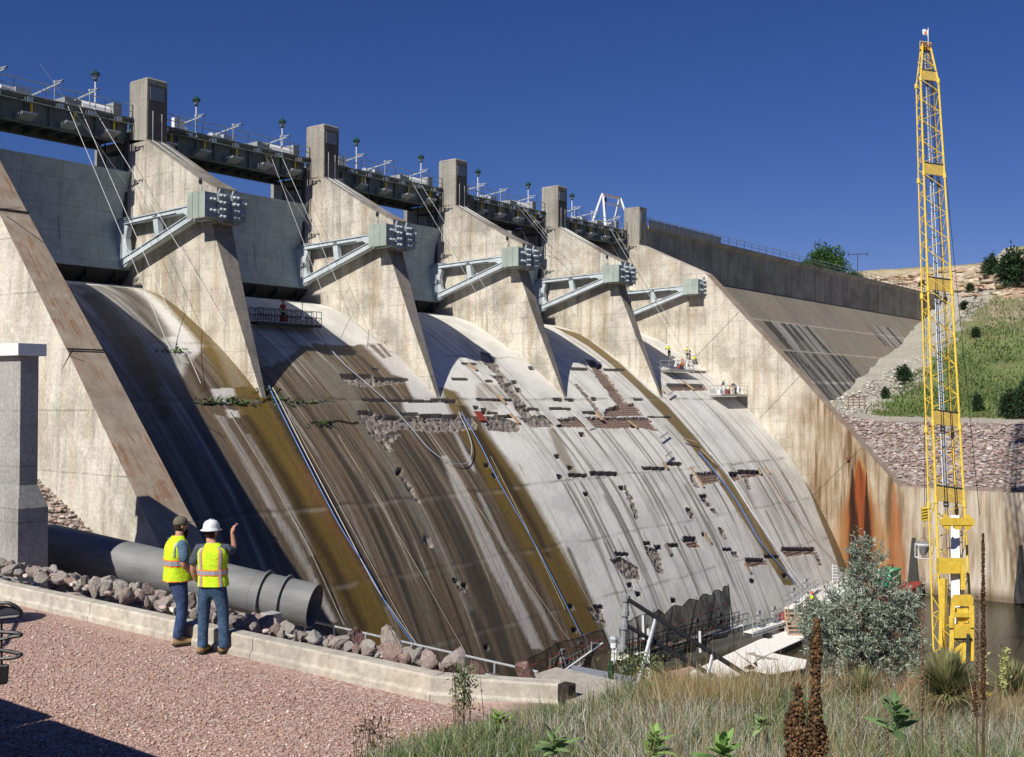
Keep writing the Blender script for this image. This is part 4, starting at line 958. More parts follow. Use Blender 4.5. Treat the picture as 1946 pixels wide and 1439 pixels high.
def rock_field(name, P, S_, cols, label, lvl=1, seed=0, zs=.7):
    rs = np.random.RandomState(seed); shapes = [rock_shape(300+i+seed, lvl, 7) for i in range(10)]; m = len(P)
    VV, FF, CC = [], [], []; off = 0
    for k in range(10):
        sel = np.arange(m) % 10 == k; V, F = shapes[k]; F = np.array(F); q = P[sel]; n_ = len(q)
        if not n_: continue
        a = rs.rand(n_, 3)*6.3
        c1, s1, c2, s2 = np.cos(a[:, 0]), np.sin(a[:, 0]), np.cos(a[:, 1]), np.sin(a[:, 1])
        W = V[None]*np.array([1, 1, zs])*S_[sel][:, None, None]*(.8+.4*rs.rand(n_, 1, 3))
        x = W[..., 0]*c1[:, None]-W[..., 1]*s1[:, None]; y = W[..., 0]*s1[:, None]+W[..., 1]*c1[:, None]; z = W[..., 2]
        tl = (rs.rand(n_)-.5)*.9; ct, st = np.cos(tl)[:, None], np.sin(tl)[:, None]; x, z = x*ct-z*st, x*st+z*ct
        VV.append(np.stack([x+q[:, :1], y+q[:, 1:2], z+q[:, 2:3]], -1).reshape(-1, 3))
        FF.append((F[None]+(np.arange(n_)*len(V))[:, None, None]+off).reshape(-1, 3)); off += n_*len(V)
        ci = rs.randint(len(cols), size=n_); CC.append(np.repeat(np.array(cols)[ci]*(.75+.5*rs.rand(n_, 1)), len(V), 0))
    n = N(name+'_stone'); at_ = n.new('ShaderNodeAttribute', attribute_name='Col'); c = n.mix(.5, at_.outputs[0], n.ramp(n.noise(4, detail=8), [(.3, .25), (.7, .75)]), 'OVERLAY'); n.bump(n.noise(9, detail=6), .6, .04)
    return tag(npmesh(name, np.concatenate(VV), np.concatenate(FF), n.out(c, .93, 0, .2), np.concatenate(CC)), label, 'rocks', kind='stuff')
kerb_rocks()
for i, o in enumerate(RP):
    if i not in used: bpy.data.objects.remove(o)
rs = np.random.RandomState(4)
pinks = [(.33, .30, .28), (.37, .28, .25), (.29, .20, .175), (.43, .40, .37), (.32, .245, .225), (.36, .31, .275), (.38, .30, .27)]
m = 5200; X = 74.9+rs.rand(m)*12.2; Y = -62+rs.rand(m)*42; Z = hright(X, Y)+.08
rock_field('riprap', np.stack([X, Y, Z], -1), .17+.22*rs.rand(m)**2, pinks, 'pinkish grey riprap covering the far river bank above the basin wall', 1, 1)
m = 1500; X = 75.3+rs.rand(m)*118; Y = -13.5-7*rs.rand(m)-(1-(X-75)/125)*4+2; Z = hright(X, Y)+.05
rock_field('groin_rubble', np.stack([X, Y, Z], -1), .15+.3*rs.rand(m)**2, [(.40, .385, .33), (.34, .32, .275), (.45, .42, .36)], 'pale rubble strip running up the toe of the dam face', 0, 2)
m = 2600; X = -26.5+rs.rand(m)*7.2; Y = -36+rs.rand(m)*19; Z = np.array([0.0]*m)
Z = hterrain(X, Y)+.05
rock_field('riprap', np.stack([X, Y, Z], -1), .10+.14*rs.rand(m)**1.5, [(.38, .29, .24), (.44, .35, .29), (.30, .21, .18), (.50, .44, .39), (.36, .31, .27)], 'brown and pink riprap between the grey wall and the side wall', 1, 3)
m = 2200; X = -38.6+rs.rand(m)*18; Y = -53+rs.rand(m)*18; Z = hterrain(X, Y)+.04
rock_field('riprap', np.stack([X, Y, Z], -1), .14+.22*rs.rand(m)**1.5, [(.40, .36, .32), (.44, .33, .29), (.33, .29, .26)], 'grey riprap sloping down under the steel pipe', 0, 4)

# ledge rocks of the far outcrop, scree
def hillpoint(px):
    r = ray(px); t = np.arange(90, 420, .25); P = CAM[None]+r[None]*t[:, None]; hh = hterrain(P[:, 0], P[:, 1]); i = np.argmax((P[:, 2] < hh) & (P[:, 0] > 74))
    return P[i] if i > 0 else None
rs = np.random.RandomState(14); P = []
for i in range(1500):
    x = rs.uniform(1600, 1960); y = rs.uniform(505, 562)+(0 if x > 1800 else -6); row = fbm(np.array([y*.09+x*.004]), np.array([x*.006]), 15, 3)[0]
    if row < .45: continue
    q = hillpoint((x, y))
    if q is not None and q[0] > 120: P.append(q)
rock_field('rock_outcrop', np.array(P), .4+1.5*rs.rand(len(P))**2.5, [(.50, .41, .30), (.44, .34, .24), (.56, .48, .37), (.42, .27, .20)], 'tan layered rock outcrop along the far hill crest', 1, 5, zs=.38)

# ------------------------------------------------------------------ kerb, slab, pipe, grey wall, handrail
t = thing('kerb', 'long pale concrete kerb between the gravel pad and the boulders', 'kerb', (-40, -60, -28))
def kerb_part(p, q, nm):
    p = np.array(p, float); q = np.array(q, float); d = (q-p)/np.linalg.norm(q-p); nn = np.array([-d[1], d[0], 0]); 
    if nn[0] < 0: nn = -nn
    R = []
    for c in (p, q): R.append([c+nn*0+(0, 0, -.35), c+nn*.0+(0, 0, .055), c+nn*.045+(0, 0, .085), c+nn*.05+(0, 0, .245), c+nn*.075+(0, 0, .27), c+nn*.27+(0, 0, .27), c+nn*.30+(0, 0, .24), c+nn*.30+(0, 0, -.35)])
    b = MB(); b.rings(R); return b.build(nm, M['kerb'], t)
ys = [-20, -44, -49.2, -54.4, -58.0, -61.2, -62.0, -65.3]
for a, b_ in zip(ys[:-1], ys[1:]): kerb_part((-40, a-.006, -28), (-40, b_+.006, -28), 'kerb_segment')
E2 = on((1068, 1343), 2, -28.1); kerb_part((-40, -65.31, -28), (E2[0], E2[1], -28.12), 'kerb_segment')
t = thing('concrete_slab', 'sloping concrete slab behind the bend of the kerb', 'slab', (-38, -66, -28))
A = [on(p, 2, -28.0) for p in ((985, 1291), (1057, 1268), (1212, 1302), (1190, 1345), (1085, 1350), (1068, 1316))]
b = MB(); n_ = len(A); b.add([tuple(a) for a in A]+[(a[0], a[1], -28.9) for a in A], [tuple(range(n_))]+[(i, (i+1) % n_, n_+(i+1) % n_, n_+i) for i in range(n_)]); b.build('slab_top', M['slab'], t)
t = thing('post', 'short black weathered timber post at the end of the kerb', 'post', on((1073, 1345), 2, -28.1))
P = on((1073, 1345), 2, -28.12); b = MB(); b.box(P[0]-.07, P[0]+.1, P[1]-.1, P[1]+.06, -28.4, -27.83); b.build('timber', M['blackwood'], t, bevel=.015)
t = thing('post', 'tall dark green steel post with a white lamp head beside the slab', 'post', at((1161, 1325), 15))
P = at((1161, 1325), 15); Q = at((1161, 1258), 15); b = MB(); b.tube([P-(0, 0, .4), Q], .042, 8); b.build('pole', plain('dark_green_paint', (.02, .06, .035), .5), t)
b = MB(); T = at((1166, 1236), 15); b.lathe(T, [(.02, 0), (.045, .04), (.04, .09)], 8); b.tube([T-(0, 0, .02), T-(0, 0, .18)], .018); b.build('lamp_head', M['white'], t)
# wall beside the pipe
t = thing('grey_wall', 'grey board-marked concrete wall with white cap at the left edge', 'wall', (-26.5, -28.6, -34))
b = MB(); b.box(-27.15, -26.4, -32, -28.8, -34, -22.95); b.box(-27.35, -26.1, -32.3, -28.6, -34, -29)
b.build('wall_body', M['pump'], t)
b = MB(); b.hexa([(-27.35, -32.3, -28.99), (-26.1, -32.3, -28.99), (-26.1, -28.6, -28.99), (-27.35, -28.6, -28.99), (-27.16, -32.01, -28.1), (-26.39, -32.01, -28.1), (-26.39, -28.79, -28.1), (-27.16, -28.79, -28.1)]); b.build('haunch', M['pump'], t)
b = MB(); b.box(-27.4, -26.2, -32.25, -28.6, -22.95, -22.45); b.build('cap', M['white'], t, bevel=.02)
t = thing('steel_pipe', 'large grey steel outlet pipe lying behind the boulders', 'pipe', (-20, -37, -33))
PA = at((60, 1028), 48.3); PB = at((598, 1152), 46); ax = (PB-PA)/np.linalg.norm(PB-PA); L = np.linalg.norm(PB-PA); RR = .92
n = N('pipe_steel'); f = n.noise(1.0, n.P((.35, .35, 1.6)), detail=7, rough=.65); c = n.ramp(f, [(.35, (.15, .155, .15)), (.6, (.23, .235, .23)), (.8, (.20, .19, .18))]); c = n.mix(n.ramp(n.noise(5, detail=8, rough=.75), [(.6, 0), (.75, .4)]), c, (.16, .13, .10)); M['pipe'] = n.out(c, .62, .1, .3)
b = MB(); b.lathe(PA-ax*6, [(RR, 0), (RR, L+6), (RR-.03, L+6), (RR-.03, L+4.5)], 48, axis=ax); b.build('barrel', M['pipe'], t, smooth=False)
for px in ((508, 1), (545, 1)):
    f_ = (px[0]-60)/538.; b = MB(); b.lathe(PA+ax*(L*f_), [(RR-.02, -.03), (RR+.13, -.03), (RR+.13, .03), (RR-.02, .03)], 48, axis=ax); b.build('flange', M['pipe'], t)
for f_ in (.03, .80): b = MB(); b.lathe(PA+ax*(L*f_), [(RR, -.02), (RR+.008, -.02), (RR+.008, .02), (RR, .02)], 48, axis=ax); b.build('weld_seam', M['pipe'], t)
t = thing('pipe_block', 'small square concrete block between the boulders and the pipe end', 'block', at((518, 1190), 40)-(0, 0, 1))
P = at((517, 1164), 40); b = MB(); b.box(P[0]-.3, P[0]+.25, P[1]-.25, P[1]+.3, P[2]-2.5, P[2]); b.build('block_body', M['pump'], t, bevel=.03)
t = thing('handrail', 'pale galvanised two-rail handrail above the boulders', 'railing', (-18.2, -45, -35))
b = MB(); z0 = -34.2
pts = [on((580, 1178), 2, z0), on((1022, 1277), 2, z0)]; A, B = pts
for dz in (0, -.52, -1.0): b.tube([A-(0, 0, -dz), B-(0, 0, -dz)], .045, 6)
b.build('rail', M['galv'], t)
for i, x in enumerate((580, 635, 695, 759, 782, 858, 940, 1018)):
    y = 1178+(x-580)*99/442; Q = on((x, y), 2, z0); b = MB(); b.tube([Q, Q-(0, 0, 1.5)], .045, 6); b.build('post', M['galv'], t)
t = thing('steel_grating', 'shiny galvanised grating lying beyond the sloping slab', 'grating', at((1140, 1285), 17))
G = [at(p, 17.5) for p in ((1090, 1268), (1205, 1290))]; G2 = [at(p, 16.6) for p in ((1195, 1300), (1085, 1276))]
b = MB()
for f_ in np.linspace(0, 1, 30): b.bar(G[0]+(G[1]-G[0])*f_, G2[1]+(G2[0]-G2[1])*f_, .025, .05)
for f_ in np.linspace(0, 1, 7): b.bar(G[0]+(G2[1]-G[0])*f_, G[1]+(G2[0]-G[1])*f_, .03, .05)
b.build('grating_bars', M['galv'], t)
# tubular frame right of the slab
t = thing('guard_frame', 'black tubular steel guard frame with shiny posts in front of the netting', 'frame', at((1190, 1250), 25))
D0 = 24
def seg(p, q, r, m, nm, d0=D0, d1=D0):
    b = MB(); b.tube([at(p, d0), at(q, d1)], r, 10); return b.build(nm, m, t)
seg((1190, 1135), (1183, 1236), .072, M['grey'], 'upright')
for z in ((1189, 1137), (1187, 1165), (1186, 1190), (1183, 1232)): b = MB(); P = at(z, D0); b.tube([P-(0, 0, .06), P+(0, 0, .06)], .1, 10); b.build('coupling', M['grey'], t)
seg((1190, 1137), (1446, 1301), .048, M['black'], 'top_rail', D0, 21); seg((1193, 1190), (1390, 1306), .048, M['black'], 'mid_rail', D0, 21.5); seg((1184, 1234), (1302, 1308), .042, M['black'], 'lower_rail', D0, 22)
seg((1247, 1172), (1212, 1300), .042, M['galv'], 'strut', 23.3, 22.6); seg((1355, 1240), (1338, 1312), .036, M['galv'], 'strut', 22, 21.6)

t = thing('fence', 'small brown rail fence at the foot of the dam face by the rubble', 'fence', (0, 0, 0))
r_ = ray((1612, 755)); P = CAM+r_*148; P[2] = hz(P[0], P[1]); t.location = P
for k in range(4): MB().tube([P+np.array([rt[0], rt[1], 0])*k*.75-np.array([0, 0, .2]), P+np.array([rt[0], rt[1], 0])*k*.75+np.array([0, 0, 1.5])], .06, 5).build('post', M['rust'], t)
for z in (.3, .7, 1.1, 1.45): MB().tube([P+np.array([0, 0, z]), P+np.array([rt[0], rt[1], 0])*2.25+np.array([0, 0, z])], .04, 5).build('rail', M['rust'], t)
P = CAM+ray((1630, 494))*255; t = thing('weather_mast', 'thin dark mast with a crossbar on the hilltop behind the dam', 'mast', P)
MB().tube([P-np.array([0, 0, 3]), P+np.array([0, 0, 1.6])], .08, 5).build('pole', M['darksteel'], t)
MB().tube([P+np.array([0, 0, 1.2])-rt*2.2, P+np.array([0, 0, 1.4])+rt*2.2], .07, 5).build('crossbar', M['darksteel'], t)
for s_ in (-2.2, 2.2): MB().tube([P+np.array([0, 0, .8])+rt*s_, P+np.array([0, 0, 1.8])+rt*s_], .1, 5).build('cup', M['darksteel'], t)
# ================================================================== PEOPLE
def skin(name, V, E, Rr, mat, parent, lvl=2):
    base = wloc(parent); me = bpy.data.meshes.new(name); me.from_pydata([tuple(np.array(v)-base) for v in V], E, [])
    o = bpy.data.objects.new(name, me); COL.objects.link(o); o.parent = parent; me.materials.append(mat)
    m = o.modifiers.new('skin', 'SKIN'); m.use_smooth_shade = True
    for i, r in enumerate(Rr): me.skin_vertices[0].data[i].radius = (r, r) if np.isscalar(r) else r
    me.skin_vertices[0].data[0].use_root = True
    s = o.modifiers.new('subsurf', 'SUBSURF'); s.levels = lvl; s.render_levels = lvl
    return o
e1 = np.array([rt[0], rt[1], 0]); e1 /= np.linalg.norm(e1); e2 = np.array([fw[0], fw[1], 0]); e2 /= np.linalg.norm(e2); ez = np.array([0, 0, 1.])
def cloth(name, col, rough=.85, sc=9, var=.3, bumpd=.02):
    n = N(name); f = n.noise(sc, detail=5); c = n.ramp(f, [(.3, tuple(a*(1-var) for a in col)), (.7, tuple(min(1, a*(1+var*.5)) for a in col))]); n.bump(n.noise(sc*1.3, n.P((1, 1, 1.6)), detail=4, dist=1.2), .9, bumpd); return n.out(c, rough, 0, .15)
SKIN = plain('skin_tone', (.50, .27, .18), .6, 0, .12, 12); HAIR = plain('dark_hair', (.035, .02, .012), .9, 0, .4, 60, .5)
VEST = cloth('hi_vis_vest', (.62, .88, .03), .8, 10, .18); ORG = plain('orange_trim', (.85, .20, .03), .7, 0, .1); SILV = plain('silver_band', (.33, .34, .38), .5, .1, .15, 20)
JEAN = cloth('blue_denim', (.055, .09, .20), .9, 12, .45, .03); JEAN2 = cloth('faded_denim', (.06, .11, .19), .9, 12, .5, .03); SH1 = cloth('blue_tee', (.10, .17, .25), .9); SH2 = cloth('grey_tee', (.085, .10, .12), .9)
BOOT = plain('tan_leather', (.30, .19, .09), .8, 0, .3, 20, .3); SOLE = plain('dark_sole', (.04, .035, .03), .9); CAPM = cloth('olive_cap', (.16, .145, .105), .9, 30, .2, .003); HELM = plain('helmet_white', (.80, .82, .84), .25, 0, .04, 5, spec=.5)
def sphere_pts(c, a, f, u, rx, ry, rz, fn=None, n=20, m=14):
    R = []
    for j in range(m+1):
        ph = -math.pi/2+math.pi*j/m; row = []
        for i in range(n):
            th = 2*math.pi*i/n; x, y, z = math.cos(ph)*math.sin(th), math.cos(ph)*math.cos(th), math.sin(ph)
            k = fn(x, y, z) if fn else (1, 1, 1); row.append(np.array(c)+a*x*rx*k[0]+f*y*ry*k[1]+u*z*rz*k[2])
        R.append(row)
    return R
def head(t, c, a, f, u, mat=SKIN, beard=False, hair=True):
    def fn(x, y, z):
        kx = 1-.22*max(0, -z)**1.2; ky = 1-.06*max(0, -z)
        if y > .75 and abs(x) < .28 and -.35 < z < .12: ky += .17*(1-abs(x)/.28)*(1-(z+.05)**2*6 if z > -.35 else 0)    # nose
        if y > .6 and .15 < abs(x) < .5 and 0 < z < .22: ky -= .05
        if y > .7 and abs(x) < .3 and -.62 < z < -.5: ky -= .04
        if y > .6 and z < -.7: ky += .10
        return kx, ky, 1
    b = MB(); b.rings(sphere_pts(c, a, f, u, .075, .096, .118, fn, 28, 22)); 
    for s_ in (-1, 1): b.rings(sphere_pts(c+a*s_*.077-f*.008-u*.005, a, f, u, .011, .022, .032, None, 8, 8))
    b.rings([[c+f*-.012-u*z+a*math.cos(q)*.058+f*math.sin(q)*.062 for q in np.linspace(0, 6.28, 13)[:-1]] for z in (.06, .12, .18)])
    b.build('head', mat, t, smooth=True)
    e = MB()
    for s_ in (-1, 1): e.rings(sphere_pts(c+a*s_*.030+f*.083+u*.012, a, f, u, .011, .008, .006, None, 8, 6))
    e.build('eye', HAIR, t)
    if hair:
        h = MB(); h.rings(sphere_pts(c-f*.008+u*.004, a, f, u, .080, .094, .120, lambda x, y, z: ((1, 1, 1) if (y < .15 and z > -.55) or z > .35 else (.9, .9, .9)), 24, 18)); h.build('hair', HAIR, t, smooth=True)
    if beard:
        h = MB(); h.rings(sphere_pts(c+f*.062-u*.105, a, f, u, .05, .042, .088, lambda x, y, z: (1+.12*math.sin(9*x+7*z), 1, 1), 14, 12)); h.build('beard', HAIR, t, smooth=True)
def vest(t, pf, rings_, stripes, splitA=None):
    """pf(theta, s): point on torso surface"""
    th = np.linspace(0, 2*math.pi, 41)[:-1]; ss = np.linspace(0, 1, 18)
    b = MB(); b.rings([[pf(q, s, 0) for q in th] for s in ss], cap=False); b.build('vest', VEST, t, smooth=True)
    for (t0, t1, s0, s1, off, m, nm) in stripes:
        k = 14 if abs(t1-t0) > 1 else 4; ns = 2 if abs(s1-s0) < .15 else 10
        G = [[pf(q, s, off) for q in np.linspace(t0, t1, k)] for s in np.linspace(s0, s1, ns)]
        G2 = [[pf(q, s, off-.003) for q in np.linspace(t0, t1, k)] for s in np.linspace(s0, s1, ns)]
        b = MB(); b.rings([g+h[::-1] for g, h in zip(G, G2)]); b.build(nm, m, t, smooth=False)
def torso_fn(O, a, f, tab):
    tab = np.array(tab)   # s, z, rx, ry, cx(lat), cy(front)
    def pf(th, s, off):
        v = [np.interp(s, tab[:, 0], tab[:, i]) for i in range(1, 6)]; c, n_ = math.cos(th), math.sin(th); e = .8
        x = math.copysign(abs(n_)**e, n_)*(v[1]+off); y = math.copysign(abs(c)**e, c)*(v[2]+off)
        wr = .006*math.sin(th*5+s*14)*(1-s)
        return O+a*(v[3]+x*(1+wr))+f*(v[4]+y*(1+wr))+ez*v[0]
    return pf
def boots(t, O, a, f, feet):
    for (x, y, ang) in feet:
        ff = f*math.cos(ang)+a*math.sin(ang); aa = a*math.cos(ang)-f*math.sin(ang); c = O+a*x+f*y
        b = MB(); R = []
        for q, wd, h in ((-.085, .03, .09), (-.07, .045, .12), (0, .05, .125), (.06, .052, .09), (.12, .056, .07), (.18, .052, .055), (.215, .03, .04)):
            R.append([c+ff*q+aa*wd*math.cos(k)*1.0+ez*(.022+h*max(0, math.sin(k))) for k in np.linspace(-.35, math.pi+.35, 9)])
        b.rings(R); b.build('boot', BOOT, t, smooth=True)
        b = MB(); R = []
        for q, wd in ((-.095, .03), (-.08, .05), (0, .05), (.12, .06), (.2, .052), (.228, .028)): R.append([c+ff*q-aa*wd+ez*.0, c+ff*q+aa*wd, c+ff*q+aa*wd+ez*.026, c+ff*q-aa*wd+ez*.026])
        b.rings(R); b.build('sole', SOLE, t)
def man_pointing():
    O = on((403, 1240), 2, -28.0); a, f = e1, e2
    t = thing('person', 'man in white hard hat and yellow vest raising his right hand, seen from behind', 'person', O)
    L = lambda x, y, z: O+a*x+f*y+ez*z
    # arms and neck (skin), one continuous body
    V = [L(0, 0, .98), L(0, 0, 1.2), L(0, .0, 1.42), L(-.01, 0, 1.52), L(-.02, .03, 1.60),
         L(-.20, 0, 1.44), L(-.27, .02, 1.30), L(-.295, .05, 1.13), L(-.27, .13, 1.0), L(-.22, .2, .93), L(-.19, .23, .89),
         L(.19, .02, 1.43), L(.235, .10, 1.40), L(.27, .12, 1.45), L(.255, .10, 1.585), L(.245, .09, 1.655), L(.25, .09, 1.70)]
    E = [(0, 1), (1, 2), (2, 3), (3, 4), (2, 5), (5, 6), (6, 7), (7, 8), (8, 9), (9, 10), (2, 11), (11, 12), (12, 13), (13, 14), (14, 15), (15, 16)]
    Rr = [.13, .12, .11, .055, .055, .06, .05, .042, .036, .028, (.035, .02), .06, .05, .045, .034, .026, (.034, .02)]
    def hand(i, base, d, sd, pal):
        k = len(V)
        for j, (o_, ln, cu) in enumerate(((-.030, .068, .2), (-.010, .078, .9), (.010, .072, 1.1), (.028, .056, 1.2))):
            p1 = base+sd*o_+d*.035; p2 = p1+(d*math.cos(cu*.6)+pal*math.sin(cu*.6))*ln*.5; p3 = p2+(d*math.cos(cu*1.3)+pal*math.sin(cu*1.3))*ln*.5
            n0 = len(V); V.extend([p1, p2, p3]); E.extend([(i, n0), (n0, n0+1), (n0+1, n0+2)]); Rr.extend([.010, .009, .0075])
        p1 = base-sd*.035-d*.01; p2 = p1-sd*.02+d*.03; n0 = len(V); V.extend([p1, p2]); E.extend([(i, n0), (n0, n0+1)]); Rr.extend([.012, .010])
    hand(16, V[16], (ez*.9+a*.3+f*.3)/1.0, f*.6-a*.6, a*.7+f*.5); hand(10, V[10], f*.8-ez*.5, a*.7-f*.2, a*.4)
    skin('body', V, E, Rr, SKIN, t)
    JV = [L(0, 0, .93), L(0, 0, 1.02), L(-.095, 0, .86), L(-.125, .02, .66), L(-.125, .03, .50), L(-.13, .0, .30), L(-.125, -.02, .14), L(-.13, -.02, .05), L(.10, 0, .86), L(.13, .02, .66), L(.145, .03, .50), L(.16, .0, .30), L(.17, -.02, .14), L(.17, -.02, .05)]
    skin('jeans', JV, [(0, 1), (0, 2), (2, 3), (3, 4), (4, 5), (5, 6), (6, 7), (0, 8), (8, 9), (9, 10), (10, 11), (11, 12), (12, 13)], [(.155, .125), (.155, .12), .115, .10, .085, .078, .078, .085, .115, .10, .085, .078, .078, .085], JEAN2, t)
    skin('shirt', [L(0, 0, 1.05), L(0, 0, 1.25), L(0, 0, 1.43), L(0, 0, 1.50), L(-.19, 0, 1.44), L(-.265, .01, 1.30), L(-.28, .02, 1.2), L(.19, .02, 1.43), L(.245, .09, 1.41), L(.262, .12, 1.43)], [(0, 1), (1, 2), (2, 3), (2, 4), (4, 5), (5, 6), (2, 7), (7, 8), (8, 9)], [(.16, .12), (.17, .125), (.15, .11), .07, .088, .075, .072, .088, .074, .068], SH2, t)
    pf = torso_fn(O, a, f, [(0, .935, .215, .16, .01, 0), (.1, .98, .212, .155, .01, 0), (.35, 1.12, .195, .145, 0, 0), (.6, 1.27, .205, .15, 0, 0), (.8, 1.40, .215, .145, 0, 0), (.9, 1.46, .19, .12, 0, 0), (.96, 1.50, .12, .09, 0, 0), (1, 1.53, .075, .075, 0, 0)])
    st = []
    for th in (math.pi-.62, math.pi+.62):
        for s0, s1 in ((.0, .30), (.42, .93)): st += [(th-.15, th+.15, s0, s1, .004, ORG, 'trim'), (th-.095, th+.095, s0, s1, .008, SILV, 'reflective_band')]
    st += [(0, 6.28, .29, .43, .010, ORG, 'trim'), (0, 6.28, .315, .405, .014, SILV, 'reflective_band')]
    vest(t, pf, None, st)
    hc = L(-.10+.0, .02, 1.70); hc = L(-.035, .03, 1.665); hf = (f*.95+a*.3); hf /= np.linalg.norm(hf); ha = np.cross(hf, ez)
    head(t, hc, ha, hf, ez)
    b = MB(); n = 24; R = []
    for r, h in ((.150, .0), (.155, .006), (.120, .022), (.116, .05), (.108, .09), (.085, .125), (.045, .145), (.008, .15)): R.append([hc+ez*(.035+h)+ha*r*math.cos(q)*.93+hf*r*math.sin(q)*1.08 for q in np.linspace(0, 2*math.pi, n+1)[:-1]])
    b.rings(R); hm = b.build('hard_hat', HELM, t, smooth=True)
    b = MB(); b.rings([[hc+hf*q+ha*x_+ez*(.035+h) for x_, h in ((-.012, .0), (.012, .0), (.010, .012), (-.010, .012))] for q, h in ()] or [[hc+hf*y_+ha*x_+ez*(.19-abs(y_)**2*5.5+z_) for x_, z_ in ((-.012, -.01), (.012, -.01), (.009, .006), (-.009, .006))] for y_ in np.linspace(-.09, .09, 9)]); b.build('ridge', HELM, hm)
    boots(t, O, a, f, [(-.13, .0, .15), (.17, .02, .75)])
def man_cap():
    O = on((337, 1224), 2, -28.0); f = e1*.80+e2*.60; a = np.cross(f, ez)
    t = thing('person', 'bearded man in olive cap, yellow vest and blue jeans facing right', 'person', O)
    L = lambda x, y, z: O+a*x+f*y+ez*z
    V = [L(0, 0, .98), L(0, -.02, 1.2), L(0, -.02, 1.44), L(0, .01, 1.54), L(0, .03, 1.62), L(.19, .0, 1.45), L(.24, -.0, 1.28), L(.235, -.01, 1.17), L(.19, .12, 1.06), L(.12, .21, 1.0), L(.08, .25, .98),
         L(-.19, .0, 1.45), L(-.24, .0, 1.28), L(-.235, .0, 1.15), L(-.18, .13, 1.06), L(-.09, .22, 1.02), L(-.05, .25, 1.0)]
    E = [(0, 1), (1, 2), (2, 3), (3, 4), (2, 5), (5, 6), (6, 7), (7, 8), (8, 9), (9, 10), (2, 11), (11, 12), (12, 13), (13, 14), (14, 15), (15, 16)]
    Rr = [.13, .12, .11, .06, .058, .06, .052, .047, .043, .03, (.036, .024), .06, .052, .047, .043, .03, (.036, .024)]
    for base, i, sg in ((V[10], 10, -1), (V[16], 16, 1)):
        for j in range(4):
            p1 = base+ez*(.02-.018*j)+f*.02+a*sg*.02; p2 = p1+a*sg*.03+f*.01; n0 = len(V); V += [p1, p2]; E += [(i, n0), (n0, n0+1)]; Rr += [.010, .009]
        n0 = len(V); V += [base+ez*.035, base+ez*.045+a*sg*.03]; E += [(i, n0), (n0, n0+1)]; Rr += [.012, .010]
    skin('body', V, E, Rr, SKIN, t)
    JV = [L(0, -.01, .93), L(0, -.01, 1.03), L(.085, -.01, .86), L(.09, .03, .66), L(.085, .04, .50), L(.085, .0, .30), L(.085, -.03, .16), L(.085, -.03, .08), L(-.085, 0, .86), L(-.08, .07, .66), L(-.06, .10, .50), L(-.05, .08, .30), L(-.04, .06, .16), L(-.04, .06, .08)]
    skin('jeans', JV, [(0, 1), (0, 2), (2, 3), (3, 4), (4, 5), (5, 6), (6, 7), (0, 8), (8, 9), (9, 10), (10, 11), (11, 12), (12, 13)], [(.15, .155), (.15, .15), .12, .10, .085, .075, .072, .078, .12, .10, .085, .075, .072, .078], JEAN, t)
    skin('shirt', [L(0, 0, 1.05), L(0, 0, 1.25), L(0, -.01, 1.44), L(0, 0, 1.51), L(.185, 0, 1.45), L(.235, 0, 1.30), L(.245, -.005, 1.19), L(-.185, 0, 1.45), L(-.235, 0, 1.30), L(-.245, 0, 1.19)], [(0, 1), (1, 2), (2, 3), (2, 4), (4, 5), (5, 6), (2, 7), (7, 8), (8, 9)], [(.16, .13), (.17, .14), (.15, .12), .07, .085, .08, .078, .085, .08, .078], SH1, t)
    pf = torso_fn(O, a, f, [(0, .92, .20, .205, 0, 0), (.1, .96, .20, .20, 0, 0), (.35, 1.10, .19, .20, 0, .01), (.6, 1.26, .20, .185, 0, -.01), (.8, 1.41, .205, .155, 0, -.02), (.9, 1.48, .18, .12, 0, -.02), (.96, 1.53, .12, .09, 0, -.01), (1, 1.565, .08, .08, 0, 0)])
    st = [(0, 6.28, 0, .035, .005, ORG, 'trim'), (0, 6.28, .40, .56, .006, ORG, 'trim'), (0, 6.28, .43, .53, .010, SILV, 'reflective_band')]
    for th in (.6, -.6): st += [(th-.09, th+.09, .55, .93, .008, SILV, 'reflective_band')]
    # curved band round the back of the armhole and the dark armhole itself
    st += [(1.55, 2.15, .86, .90, .010, SILV, 'reflective_band'), (2.08, 2.2, .62, .88, .010, SILV, 'reflective_band'), (1.15, 1.95, .60, .615, .008, ORG, 'trim')]
    vest(t, pf, None, st)
    hf = f*.9+e2*.1; hf /= np.linalg.norm(hf); ha = np.cross(hf, ez); hc = L(0, .035, 1.70)
    head(t, hc, ha, hf, ez, beard=True)
    b = MB(); R = []
    for r, h in ((.105, .0), (.107, .03), (.100, .07), (.075, .105), (.04, .122), (.006, .126)): R.append([hc+ez*(.015+h)-hf*.004+ha*r*.84*math.cos(q)+hf*r*math.sin(q) for q in np.linspace(0, 2*math.pi, 25)[:-1]])
    b.rings(R); cp = b.build('cap', CAPM, t, smooth=True)
    b = MB(); b.rings([[hc+hf*y_+ha*x_*w_+ez*(.045-abs(x_)*.25*.12+dz+.012*(y_-.09)/.09) for x_ in np.linspace(-.075, .075, 7) for dz in (0,)]+[hc+hf*y_+ha*x_*w_+ez*(.039-abs(x_)*.03+.012*(y_-.09)/.09) for x_ in np.linspace(.075, -.075, 7)] for y_, w_ in ((.08, .95), (.12, .95), (.155, .8), (.175, .45))]); b.build('visor', CAPM, cp, smooth=True)
    boots(t, O, a, f, [(.085, -.0, .0), (-.04, .09, .0)])
man_pointing(); man_cap()
